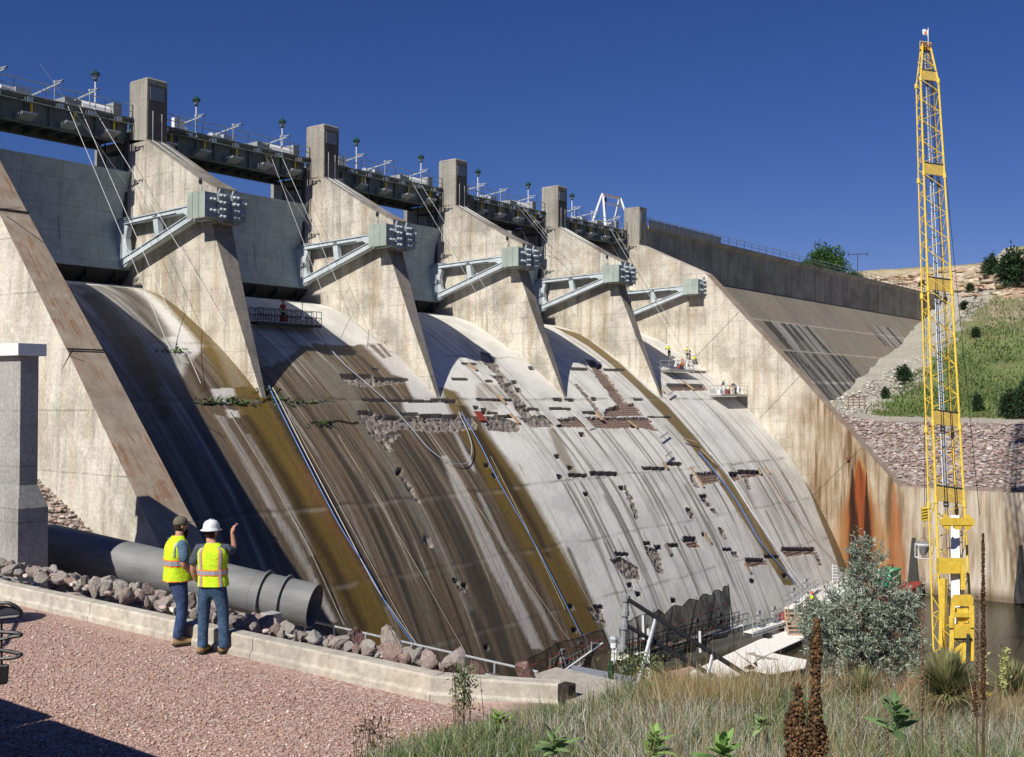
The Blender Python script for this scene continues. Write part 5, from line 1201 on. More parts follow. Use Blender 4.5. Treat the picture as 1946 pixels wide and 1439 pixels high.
def worker(name_label, P, f, pose, vest_c, hel_c, trousers):
    """small far worker; pose: 'stand', 'crouch', 'lean'"""
    t = thing('person', name_label, 'person', P); a = np.cross(f, ez); L = lambda x, y, z: np.array(P)+a*x+f*y+ez*z
    if pose == 'stand': hip, ch, hd, kn = .95, 1.35, 1.66, (.0, .5)
    elif pose == 'lean': hip, ch, hd, kn = .9, 1.18, 1.38, (.1, .5)
    else: hip, ch, hd, kn = .42, .82, 1.12, (.28, .42)
    lx = {'stand': 0, 'lean': .4, 'crouch': .12}[pose]
    V = [L(0, 0, hip), L(0, lx*.6, (hip+ch)/2), L(0, lx, ch), L(0, lx*1.15, ch+.15), L(0, lx*1.2+.02, hd), L(.2, lx, ch), L(.27, lx+.1, ch-.26), L(.18, lx+.34, ch-.34), L(.16, lx+.42, ch-.34), L(-.2, lx, ch), L(-.27, lx+.1, ch-.26), L(-.18, lx+.34, ch-.34), L(-.16, lx+.42, ch-.34)]
    skin('body', V, [(0, 1), (1, 2), (2, 3), (3, 4), (2, 5), (5, 6), (6, 7), (7, 8), (2, 9), (9, 10), (10, 11), (11, 12)], [.14, .14, .14, .06, .095, .07, .055, .045, .04, .07, .055, .045, .04], SKIN, t, 1)
    J = [L(0, 0, hip), L(.1, kn[0], kn[1]), L(.1, 0, .05), L(-.1, kn[0], kn[1]), L(-.1, 0, .05)]
    skin('trousers', J, [(0, 1), (1, 2), (0, 3), (3, 4)], [.16, .1, .08, .1, .08], trousers, t, 1)
    skin('jacket', [L(0, 0, hip+.05), L(0, lx, ch-.02), L(0, lx, ch+.06), L(.2, lx, ch), L(.26, lx+.08, ch-.2), L(-.2, lx, ch), L(-.26, lx+.08, ch-.2)], [(0, 1), (1, 2), (1, 3), (3, 4), (1, 5), (5, 6)], [.18, .19, .11, .1, .08, .1, .08], vest_c, t, 1)
    h = V[4]; b = MB(); b.lathe(h+ez*.0, [(.165, 0), (.165, .02), (.13, .04), (.12, .1), (.07, .16), (.01, .17)], 12); b.build('hard_hat', hel_c, t, smooth=True)
    bt = MB(); bt.bar(L(.1, -.06, .04), L(.1, .2, .04), .1, .08); bt.build('boot', SOLE, t); bt = MB(); bt.bar(L(-.1, -.06, .04), L(-.1, .2, .04), .1, .08); bt.build('boot', SOLE, t)
DK = cloth('dark_work_cloth', (.03, .035, .05)); OV = cloth('orange_vest', (.80, .20, .05), .8); REDH = plain('red_helmet', (.65, .06, .03), .3); LIME = plain('lime_helmet', (.55, .75, .05), .3); BLJ = cloth('blue_jeans_far', (.06, .10, .22))
wl = chute((1268, 690)); 
worker('leftmost worker on the right bay, yellow vest, leaning over the upper stage', chute((1268, 678))+np.array([0, -.3, 0]), np.array([.6, .8, 0]), 'lean', VEST, HELM, DK)
worker('worker in yellow vest standing upright on the chute behind the upper stage', chute((1306, 683)), np.array([-.5, .8, 0]), 'stand', VEST, HELM, DK)
worker('worker in white hard hat crouching at the right side wall', chute((1320, 692)), np.array([-.8, .5, 0]), 'crouch', VEST, HELM, BLJ)

# ================================================================== SUSPENDED STAGES
def stage(label, pa, pb, out=1.0, wdt=.9, h=1.0, end=None, occ=(), nb=9, motors=True, parent_mat='galv', lift=.3):
    """aluminium work stage hanging on the chute between two pixels on its surface"""
    A = chute(pa); B = chute(pb); B[1:] = (A[1:]+B[1:])/2; A[1:] = B[1:]; n_ = cn(A); A0 = A+n_*lift; B0 = B+n_*lift
    t = thing('work_stage', label, 'stage', A0, None); x0, x1 = A0[0], B0[0]; y0 = A0[1]; z0 = A0[2]; y1 = y0-wdt
    b = MB(); b.box(x0, x1, y1, y0, z0-.06, z0); b.build('deck', M['offwhite'], t)
    b = MB(); b.box(x0, x1, y1-.04, y1+.02, z0-.28, z0-.05); b.box(x0, x1, y0-.04, y0+.02, z0-.28, z0-.05)
    for i in range(nb*2+1): xx = x0+(x1-x0)*i/(nb*2); b.box(xx-.03, xx+.03, y1+.02, y0-.04, z0-.2, z0-.1)
    b.build('truss', M[parent_mat], t)
    b = MB()
    for y in (y1, y0):
        for z in (h, h*.5): b.tube([(x0, y, z0+z), (x1, y, z0+z)], .03, 5)
        for i in range(nb+1): xx = x0+(x1-x0)*i/nb; b.tube([(xx, y, z0-.2), (xx, y, z0+h)], .026, 5)
        for i in range(nb): xx = x0+(x1-x0)*i/nb; b.tube([(xx, y, z0), (xx+(x1-x0)/nb, y, z0+h*.5)], .018, 4)
    b.build('railing', M[parent_mat], t)
    if end:
        b = MB()
        for z in (0, h/3, 2*h/3, h): b.tube([(x1, y1, z0+z), (x1, y0, z0+z)], .03, 5)
        for y in (y1, y0): b.tube([(x1, y, z0), (x1, y, z0+h)], .04, 5)
        for z in (0, h/3, 2*h/3, h): b.tube([(x1-1, y1, z0+z), (x1, y1, z0+z)], .03, 5)
        b.build('end_gate', M[end], t)
    for i, (fx, kind) in enumerate(occ):
        xx = x0+(x1-x0)*fx; b = MB()
        if kind == 'm': b.lathe((xx, y1+.1, z0+.55), [(.14, 0), (.2, .06), (.2, .35), (.1, .42)], 10); b.box(xx-.18, xx+.18, y1+.0, y1+.35, z0+.3, z0+.6); b.build('hoist_motor', M['white'], t); MB().tube([(xx, y1+.1, z0+.9), (xx, y1+.1, z0+1.7)], .03).build('hoist_wire', M['rope'], t)
        if kind == 'r': b.box(xx-.25, xx+.25, y1+.2, y1+.6, z0, z0+.6); b.build('toolbox', M['red'], t)
        if kind == 'w': b.box(xx-.4, xx+.4, y1+.2, y1+.6, z0, z0+.5); b.lathe((xx+.6, y1+.3, z0), [(.2, 0), (.22, .5)], 10); b.build('bucket', M['white'], t)
    return t, (x0, x1, y1, y0, z0)
sU, gU = stage('upper white railed work stage with red toolboxes beside the fourth pier nose', (1250, 703), (1302, 709), occ=((.35, 'm'), (.55, 'r'), (.8, 'm')), nb=6, wdt=1.1)
sL, gL = stage('lower work stage with yellow end gate below the three workers', (1342, 748), (1408, 757), occ=((.12, 'm'), (.3, 'r'), (.6, 'm'), (.05, 'w')), end='yellowrail', nb=8, wdt=1.5)
sS, gS = stage('railed stage in the shade under the second gate', (474, 618), (590, 622), occ=((.45, 'r'), (.7, 'm')), nb=12, wdt=1.0, parent_mat='darksteel')
worker('worker in red hard hat standing on the upper railed stage', (gU[0]+(gU[1]-gU[0])*.75, (gU[2]+gU[3])/2, gU[4]), np.array([.2, .9, 0]), 'crouch', OV, REDH, DK)
worker('worker in white hard hat at the left end of the lower stage', (gL[0]+(gL[1]-gL[0])*.25, (gL[2]+gL[3])/2, gL[4]), np.array([0, 1, 0]), 'stand', SH1, HELM, BLJ)
worker('worker in white hard hat bending near the yellow end of the lower stage', (gL[0]+(gL[1]-gL[0])*.66, (gL[2]+gL[3])/2, gL[4]), np.array([0, 1, 0]), 'lean', SH2, HELM, DK)
worker('worker in red in the shade on the stage below the second gate', (gS[0]+(gS[1]-gS[0])*.45, (gS[2]+gS[3])/2, gS[4]), np.array([0, 1, 0]), 'stand', plain('red_jacket', (.5, .05, .04), .9), REDH, DK)
# planks / channels lying on the slope
def plank(pa, pb, w_, mat, label, grp=None, lift=.1):
    A = chute(pa); B = chute(pb); A = A+cn(A)*lift; B = B+cn(B)*lift; o = MB().bar(A, B, w_, .08, upv=tuple(cn(A))).build('plank', mat, None, origin=A); tag(o, label, 'plank', grp); return o
PL = [((889,693),(905,705),.5,'wood'),((942,751),(960,768),.35,'wood'),((969,788),(986,806),.4,'wood'),((1131,783),(1145,800),.5,'wood'),((1193,801),(1210,814),.45,'wood'),((1245,730),(1262,748),.4,'wood'),((1297,725),(1318,742),.5,'wood'),
      ((1258,880),(1268,892),.5,'wood'),((1310,888),(1336,926),.35,'wood'),((1362,896),(1376,922),.35,'wood'),((1439,890),(1446,902),.4,'wood'),((1452,888),(1462,900),.35,'wood'),((1413,1070),(1425,1088),.4,'wood'),((1337,1015),(1350,1032),.35,'wood'),((1262,1035),(1273,1054),.6,'greywood'),
      ((1028,776),(1060,808),1.1,'chuteslab'),((1092,782),(1125,816),1.2,'chuteslab'),((906,784),(918,802),.8,'red')]
M['chuteslab'] = concrete('pale_slab', (.62, .60, .55), (.5, .48, .44), line_z=None, tanamt=.05, streak=.1, patchamt=.3)
for a_, b_, w_, m_ in PL[:15]:
    o = plank(a_, b_, w_, M[m_], 'bare timber board laid down the slope across a cut in the concrete', 'boards across the cuts in the chute')
plank(*PL[15][:3], M['chuteslab'], 'left pale concrete strip bridging the excavated band', None, .04); plank(*PL[16][:3], M['chuteslab'], 'right pale concrete strip bridging the excavated band', None, .04); plank(*PL[17][:3], M['red'], 'red steel plate leaning on the slope left of the excavated band')
for a_, b_, lab in (((1249,838),(1265,827),'upper grey beam propped on the light slope'), ((1260,872),(1271,864),'lower grey beam propped on the light slope'), ((1264,757),(1277,748),'grey beam beside the fourth pier tip'), ((1293,838),(1320,846),'thin grey pole left of the ochre band'), ((1327,858),(1352,884),'bent tan pipe crossing the ochre band')):
    plank(a_, b_, .16, M['galv' if 'beam' in lab else 'wood'], lab, None, .4)
# small weeds growing in the joint
def weeds():
    rs = np.random.RandomState(8); V, F, C = [], [], []
    for (px, n_) in (((330, 668), 60), ((505, 745), 50), ((520, 760), 50), ((455, 768), 40), ((580, 765), 40), ((610, 808), 45), ((400, 765), 40), ((430, 762), 50), ((548, 768), 20), ((743, 656), 18)):
        P = chute(px); n_v = cn(P)
        for i in range(n_):
            c = P+np.array([rs.randn()*.7, 0, rs.randn()*.1])+n_v*abs(rs.randn())*.12; d = rs.randn(3, 3)*.11; k = len(V); V += [c+d[0], c+d[1], c+d[2]]; F.append((k, k+1, k+2)); C += [np.array((.06, .11, .03))*rs.uniform(.6, 1.5)]*3
    n = N('weed_leaf'); a_ = n.new('ShaderNodeAttribute', attribute_name='Col'); tag(npmesh('weeds', V, F, n.out(a_.outputs[0], .8), np.array(C)), 'small green weeds rooted along the joints of the chute', 'weeds', kind='stuff')
weeds()

# ================================================================== CABLES AND HOSES
def line(name, pts, r, mat, label, cat, group=None):
    o = MB().tube(pts, r, 5).build(name, mat, None, origin=pts[0]); return tag(o, label, cat, group)
def bp(px): return on(px, 1, 2.0)
def op(px): return on(px, 1, .4)
CB = [((126,195),(320,672),.03),((150,200),(378,735),.03),((183,215),(500,742),.03),((75,120),(240,350),.018) ,((496,285),(595,440),.028),((513,292),(640,640),.025),((533,292),(690,660),.028),((690,325),(720,470),.02),((782,345),(960,660),.025),((800,350),(1005,690),.025),
      ((958,375),(1085,600),.022),((980,388),(1190,650),.028),((992,392),(1232,702),.028),((1003,400),(1255,708),.025),((1138,428),(1268,640),.022),((1158,432),(1330,735),.025),((1170,440),(1350,745),.025),((0,260),(38,345),.022)]
for i, (a_, b_, r) in enumerate(CB):
    A = bp(a_); B = chute(b_) if i not in (3, 17, 7, 4) else on(b_, 1, 1.0); 
    if i not in (3, 17, 7, 4): B = B+cn(B)*.3
    line('cable', [A, B], r*.62, M['rope'], 'thin taut white cable hanging from the hoist bridge towards the chute', 'cable', 'white cables hanging from the bridge')
def hose(pxs, r, mat, label, lift=.25, ends=None, name='hose'):
    P = [chute(p) for p in pxs]; P = [p+cn(p)*lift for p in P]; P = list(catmull(P, 6)); 
    if ends: P = [np.array(ends)]+P
    return line(name, P, r, mat, label, 'hose')
hose([(508,738),(520,765),(575,875),(640,1000),(690,1080),(735,1160),(780,1225)], .036, M['blue'], 'bright blue hose running down the brown bay from the nearest pier tip')
hose([(515,742),(530,770),(585,880),(650,1005),(705,1110),(745,1170),(790,1232)], .022, M['rope'], 'white rope laid beside the blue hose on the brown bay')
hose([(596,608),(612,650),(650,695),(690,730),(740,775),(780,820),(815,860),(850,882),(878,886),(891,872),(893,850),(884,820),(874,800),(869,787)], .038, M['greyhose'], 'pale blue grey hose hanging in a loop in the middle of the chute')
hose([(874,788),(910,850),(945,920),(1000,1015),(1040,1090),(1100,1210)], .034, M['blue'], 'blue hose running down from the loop to the netting')
hose([(1325,862),(1360,905),(1400,960),(1440,1030),(1478,1075),(1510,1112)], .06, M['blue'], 'dark blue hose in the rightmost ochre band')
hose([(1345,862),(1380,905),(1425,975),(1465,1035),(1500,1085),(1520,1112)], .055, M['white'], 'white and tan pipe along the rightmost ochre band')
hose([(1455,900),(1490,960),(1530,1010),(1565,1050),(1595,1082)], .03, M['red'], 'thin red hose trailing to the stepladder')
for i, pts in enumerate(([(430,780),(560,1000),(650,1190)], [(545,790),(640,960),(760,1180),(800,1240)], [(640,830),(760,1030),(880,1240)], [(790,800),(900,960),(1010,1120),(1090,1235)], [(930,870),(1000,1010),(1070,1160)], [(980,880),(1070,1060),(1130,1170)])):
    hose(pts, .02, M['ropebrown'], 'thin tan rope running down the slope of the brown bays', .2, name='rope')['group'] = 'tan ropes on the chute'

# ================================================================== WORKS AT THE TOE
ZW = -46.0
def flo(pxs, label, z=-45.45):
    A = [on(p, 2, z) for p in pxs]; n_ = len(A); t = thing('floating_dock', label, 'dock', A[0]); b = MB()
    b.add([tuple(a) for a in A]+[(a[0], a[1], z-.08) for a in A], [tuple(range(n_))]+[tuple(range(n_, 2*n_))[::-1]]+[(i, (i+1) % n_, n_+(i+1) % n_, n_+i) for i in range(n_)]); b.build('deck', M['offwhite'], t)
    c = sum(A)/n_; b = MB(); B = [a*.96+c*.04 for a in A]
    b.add([(a[0], a[1], z-.081) for a in B]+[(a[0], a[1], ZW-.3) for a in B], [tuple(range(n_)), tuple(range(n_, 2*n_))]+[(i, (i+1) % n_, n_+(i+1) % n_, n_+i) for i in range(n_)]); b.build('float', M['black'], t)
    return t
flo([(1311,1277),(1395,1238),(1437,1270),(1350,1308),(1312,1306)], 'nearest white deck of the floating dock, behind the black frame')
flo([(1397,1237),(1478,1199),(1527,1203),(1527,1214),(1437,1254),(1440,1268)], 'far white deck of the floating dock, reaching to the timber steps')
flo([(1412,1270),(1468,1241),(1533,1254),(1530,1269),(1468,1281)], 'small white side deck of the floating dock with tools on it')
o = MB().box(0, .6, 0, .6, 0, .35).build('crate', M['black']); o.location = on((1462, 1214), 2, -45.44); tag(o, 'small black crate on the far white dock', 'crate')
P = on((1440, 1254), 2, -45.43); t = thing('tool_pile', 'long grey tools lying on the small side deck', 'tools', P)
for i in range(4): MB().bar(P+np.array([i*.3, -i*.4, .04]), P+np.array([1.8-i*.2, 1.2+i*.1, .06]), .1, .08).build('bar', M['greywood'], t)
# red barge pieces and slabs
t = thing('barge', 'rust red steel work barge below the right side wall', 'barge', on((1700, 1125), 2, -45))
A = [on(p, 2, -44.6) for p in ((1590,1118),(1752,1104),(1752,1110),(1655,1160),(1590,1160))]; n_ = len(A)
b = MB(); b.add([tuple(a) for a in A]+[(a[0], a[1], -46.4) for a in A], [tuple(range(n_)), tuple(range(n_, 2*n_))[::-1]]+[(i, (i+1) % n_, n_+(i+1) % n_, n_+i) for i in range(n_)]); b.build('hull', M['red'], t)
t = thing('generator', 'green enclosed generator on the red barge', 'generator', on((1690, 1112), 2, -44.6)); P = on((1690, 1112), 2, -44.58)
MB().box(P[0]-1.7, P[0]+1.7, P[1]-.7, P[1]+.8, P[2], P[2]+1.7).build('enclosure', M['green'], t, bevel=.06); MB().box(P[0]-1.9, P[0]+1.9, P[1]-.85, P[1]+.9, P[2]-.05, P[2]+.12).build('skid', M['black'], t)
MB().lathe((P[0]+1, P[1], P[2]+1.7), [(.08, 0), (.08, .4)], 8).build('exhaust', M['darksteel'], t)
t = thing('toe_slab', 'pale broken concrete slab at the foot of the right bay', 'slab', (68, -29, -44.6))
A = [on(p, 2, -44.5) for p in ((1525,1128),(1578,1106),(1640,1100),(1625,1125),(1590,1136))]; n_ = len(A)
b = MB(); b.add([tuple(a) for a in A]+[(a[0], a[1], -46.4) for a in A], [tuple(range(n_)), tuple(range(n_, 2*n_))[::-1]]+[(i, (i+1) % n_, n_+(i+1) % n_, n_+i) for i in range(n_)]); b.build('slab_body', M['chuteslab'], t)
t = thing('stepladder', 'aluminium stepladder standing on the pale slab at the wall', 'ladder', on((1590, 1108), 2, -44.5)); P = on((1588, 1108), 2, -44.49)
ea = e1; 
for s_ in (-1, 1):
    MB().bar(P+ea*s_*.33, P+ea*s_*.2+ez*1.9-e2*-.5, .07).build('stile', M['galv'], t); MB().bar(P+ea*s_*.33+e2*1.0, P+ea*s_*.2+ez*1.9+e2*.5, .05).build('back_leg', M['galv'], t)
for k in range(6): MB().bar(P-ea*.3+ez*(.25+k*.3)+e2*(.07+k*.08), P+ea*.3+ez*(.25+k*.3)+e2*(.07+k*.08), .12, .05).build('step', M['white'], t)
t = thing('tank', 'white cylindrical tank lying on the platform behind the tree', 'tank', on((1590, 1150), 2, -45)); P = on((1572, 1152), 2, -44.6)
b = MB(); b.lathe(P+ez*.9, [(.2, -.25), (.75, -.1), (.9, .2), (.9, 3.6), (.75, 3.85), (.2, 4)], 20, axis=e1*.9+e2*.2); b.build('shell', M['white'], t, smooth=True)
for k in (.6, 1.6, 2.6): MB().lathe(P+ez*.9+(e1*.9+e2*.2)/np.linalg.norm(e1*.9+e2*.2)*k, [(.9, 0), (.93, 0), (.93, .06), (.9, .06)], 20, axis=e1*.9+e2*.2).build('strap', M['grey'], t)
t = thing('work_platform', 'grey timber platform with red supports at the foot of the chute', 'platform', on((1530, 1170), 2, -45.3))
A = [on(p, 2, -45.3) for p in ((1495,1172),(1550,1140),(1640,1138),(1640,1178),(1520,1180))]; n_ = len(A)
b = MB(); b.add([tuple(a) for a in A]+[(a[0], a[1], -46.2) for a in A], [tuple(range(n_)), tuple(range(n_, 2*n_))[::-1]]+[(i, (i+1) % n_, n_+(i+1) % n_, n_+i) for i in range(n_)]); b.build('deck', M['greywood'], t)
P = on((1492, 1200), 2, -45.8); b = MB(); b.box(P[0]-.6, P[0]+.6, P[1]-.3, P[1]+.5, -46.2, -44.1); b.build('support', M['red'], t)
t = thing('timber_steps', 'pinkish timber steps at the end of the white dock', 'steps', on((1515, 1205), 2, -45.5)); P = on((1500, 1206), 2, -45.4)
for k in range(6): MB().bar(P+ez*(k*.32)+e2*k*.25-e1*.1, P+ez*(k*.32)+e2*k*.25+e1*1.6, .3, .1).build('tread', M['wood'], t)
for s_ in (-.1, 1.6): MB().bar(P+e1*s_, P+ez*1.9+e2*1.4+e1*s_, .1, .2).build('stringer', M['wood'], t)
for s_ in (-.1, .5): MB().bar(P+e1*s_+ez*1.2, P+e1*s_+ez*2.6, .08).build('rail_post', M['wood'], t)
t = thing('metal_bucket', 'galvanised bucket on the far end of the white dock', 'bucket', on((1495, 1201), 2, -45.45)); b = MB(); b.lathe(on((1495, 1200), 2, -45.44), [(.2, 0), (.26, .5), (.24, .5), (.19, .04)], 14); b.build('pail', M['galv'], t)
worker('worker in red hard hat and yellow vest on the platform left of the white tank', on((1543, 1160), 2, -45.25), -e1, 'stand', VEST, REDH, BLJ)
worker('worker in dark clothes crouching at the white tank', on((1567, 1163), 2, -45.25), e2, 'crouch', DK, HELM, DK)
worker('worker in yellow vest half hidden behind the white tank', on((1612, 1146), 2, -44.5), -e1, 'stand', VEST, DK, DK)
worker('worker in orange and lime vest standing by the black frame', on((1245, 1322), 2, -45.58), e2, 'stand', OV, LIME, BLJ)
# long lower stages
def toe_stage(label, p, q, z, nb, occ=(), mat='galv'):
    A = on(p, 2, z); B = on(q, 2, z); d = (B-A)/np.linalg.norm(B-A); s_ = np.array([d[1], -d[0], 0]); t = thing('work_stage', label, 'stage', A); L_ = np.linalg.norm(B-A); W = .9
    b = MB(); b.hexa([A-ez*.08, A+s_*W-ez*.08, B+s_*W-ez*.08, B-ez*.08, A, A+s_*W, B+s_*W, B]); b.build('deck', M['offwhite'], t)
    b = MB()
    for k in (0, W):
        for h in (1.05, .55, -.1, -.35): b.tube([A+s_*k+ez*h, B+s_*k+ez*h], .035, 5)
        for i in range(nb+1): c = A+d*L_*i/nb+s_*k; b.tube([c-ez*.35, c+ez*1.05], .03, 5)
        for i in range(nb): c = A+d*L_*i/nb+s_*k; b.tube([c-ez*.35, c+d*L_/nb+ez*.55], .02, 4)
    b.build('railing', M[mat], t)
    for i in occ:
        c = A+d*L_*i+s_*.3; b = MB(); b.lathe(c+ez*.5, [(.16, 0), (.24, .06), (.24, .4), (.12, .5)], 10); b.bar(c+ez*.9, c+ez*1.5, .06); b.box(c[0]-.2, c[0]+.2, c[1]-.15, c[1]+.15, c[2]+1.2, c[2]+1.55); b.build('hoist_motor', M['grey'], t)
    return A, B, d
toe_stage('right railed stage at the chute foot, ending at the timber platform', (1413, 1200), (1484, 1178), -44.7, 9, (.3, .7)); toe_stage('far railed stage at the foot of the rightmost bay', (1490, 1155), (1538, 1118), -44.3, 9, (.2, .7))
toe_stage('left railed stage with lamp frames at the foot of the brown bays', (1045, 1282), (1145, 1228), -44.6, 14, (.15, .45)); A, B, d_ = toe_stage('middle stage behind the black netting', (1165, 1250), (1405, 1185), -44.8, 22, (.15, .4, .6, .8), 'darksteel')
# black netting: translucent woven mesh hung from posts
def net(label, top, bot, D, mesh=.30, name='safety_net', posts=True, stripes=True):
    nn = N('net_mesh'); v = nn.noise(60, nn.P((1, 1, 1)), detail=2); nn.out((.012, .013, .015), .9)
    tr = nn.new('ShaderNodeBsdfTransparent'); mx = nn.new('ShaderNodeMixShader'); nn.l(nn.ramp(nn.noise(1.2, nn.P((1, 1, .4)), detail=4), [(.35, 1-mesh*2.2 if mesh < .4 else .25), (.65, 1-mesh*1.3 if mesh < .4 else .08)]), mx.inputs[0])
    nn.l(nn.b.outputs[0], mx.inputs[1]); nn.l(tr.outputs[0], mx.inputs[2]); nn.l(mx.outputs[0], nn.t.nodes['Material Output'].inputs[0])
    top = [on3(p, D) for p in top]; bot = [on3(p, D) for p in bot]; t = thing(name, label, 'netting', bot[0])
    n_ = 60; U = np.linspace(0, 1, n_); f = lambda L_, u: np.array([np.interp(u, np.linspace(0, 1, len(L_)), [q[i] for q in L_]) for i in range(3)])
    R = []
    for i, u in enumerate(U):
        a_, b_ = f(top, u), f(bot, u); sag = (abs(math.sin(u*math.pi*6))-1)*.35*(D == 'far')
        R.append([a_+(b_-a_)*k+ez*sag*(1-k)+np.array([0, -1, 0])*.22*math.sin(u*40+k*3)*(.3+k) for k in np.linspace(0, 1, 10)])
    V = [p for r in R for p in r]; F = [(i*10+j, (i+1)*10+j, (i+1)*10+j+1, i*10+j+1) for i in range(n_-1) for j in range(9)]
    b = MB(); b.add(V, F); b.build('mesh_cloth', nn.m, t, smooth=True)
    b = MB(); b.tube([r[0] for r in R], .035, 5); b.build('edge_rope', M['black'], t)
    if posts:
        for k in range(5): a_, b_ = f(top, k/4), f(bot, k/4); MB().tube([a_, b_-ez*.3], .045, 5).build('post', M['darksteel'], t)
    if stripes:
        for k in (.35, .7): MB().tube([r[0]+(r[-1]-r[0])*k+np.array([0, -.05, 0]) for r in R], .03, 4).build('orange_line', M['red'], t)
def on3(p, D):
    if D == 'far': return on(p, 1, -30.2)
    return on(p, 1, -29.3)
net('dark billowing safety net on posts at the chute foot, tallest net', [(1243,1157),(1262,1160),(1295,1145),(1325,1134),(1350,1125),(1372,1118),(1384,1110)], [(1232,1255),(1262,1258),(1300,1245),(1340,1225),(1395,1203)], 'far', .62)
net('low sheer grey net with red lines left of the green post', [(985,1262),(1040,1235),(1060,1222),(1100,1212),(1145,1196)], [(1000,1290),(1050,1280),(1100,1262),(1165,1235)], 'near', .22)
net('sheer grey net with red lines behind the black frame', [(1178,1192),(1210,1172),(1240,1165)], [(1180,1245),(1215,1240),(1240,1225)], 'near', .3)
line('cable', [on((1050, 1290), 1, -31), on((1145, 1222), 1, -31)], .06, M['white'], 'white pipe edge rising to the lamp frame at the foot of the brown bays', 'pipe')
t = thing('lamp_frame', 'small grey lamp frame standing on the left toe stage', 'frame', on((1125, 1245), 1, -31))
for a_, b_ in (((1124,1220),(1124,1240)), ((1137,1223),(1137,1238)), ((1124,1221),(1137,1223))): MB().tube([on(a_, 1, -31), on(b_, 1, -31)], .05).build('tube', M['galv'], t)
t = thing('pump', 'white pump and jacking rig beside the green post', 'pump', at((1165, 1240), 40)); 
MB().bar(at((1168, 1226), 40), at((1166, 1258), 40), .14, .18).build('column', M['white'], t); MB().lathe(at((1166, 1224), 40), [(.16, 0), (.18, .2), (.1, .3)], 10).build('head', M['galv'], t)
# vertical standpipes in front of the works
for i, px in enumerate(((1232,1195,1290),(1222,1170,1215),(1330,1200,1240))): line('standpipe', [at((px[0], px[1]), 66), at((px[0]+1, px[2]), 66)], .09, M['white'], 'thin white standpipe in front of the netting', 'pipe', 'white standpipes at the works')
for i, x in enumerate((1213, 1228, 1238, 1262, 1272)): line('timber_stake', [at((x, 1268+i*2), 60), at((x-1, 1300), 60)], .08, M['wood'], 'short upright timber stake in the dark pit by the worker', 'stake', 'timber stakes by the worker')
o = MB(); A = [on(p, 2, -45.6) for p in ((1190,1300),(1235,1285),(1330,1262),(1345,1290),(1300,1325),(1200,1325))]; n_ = len(A); o.add([tuple(a) for a in A]+[(a[0], a[1], -47) for a in A], [tuple(range(n_)), tuple(range(n_, 2*n_))[::-1]]+[(i, (i+1) % n_, n_+(i+1) % n_, n_+i) for i in range(n_)]); tag(o.build('landing_slab', plain('pink_slab', (.40, .27, .23), .9), None, origin=A[0]), 'low reddish landing slab where the orange vest worker stands', 'slab')

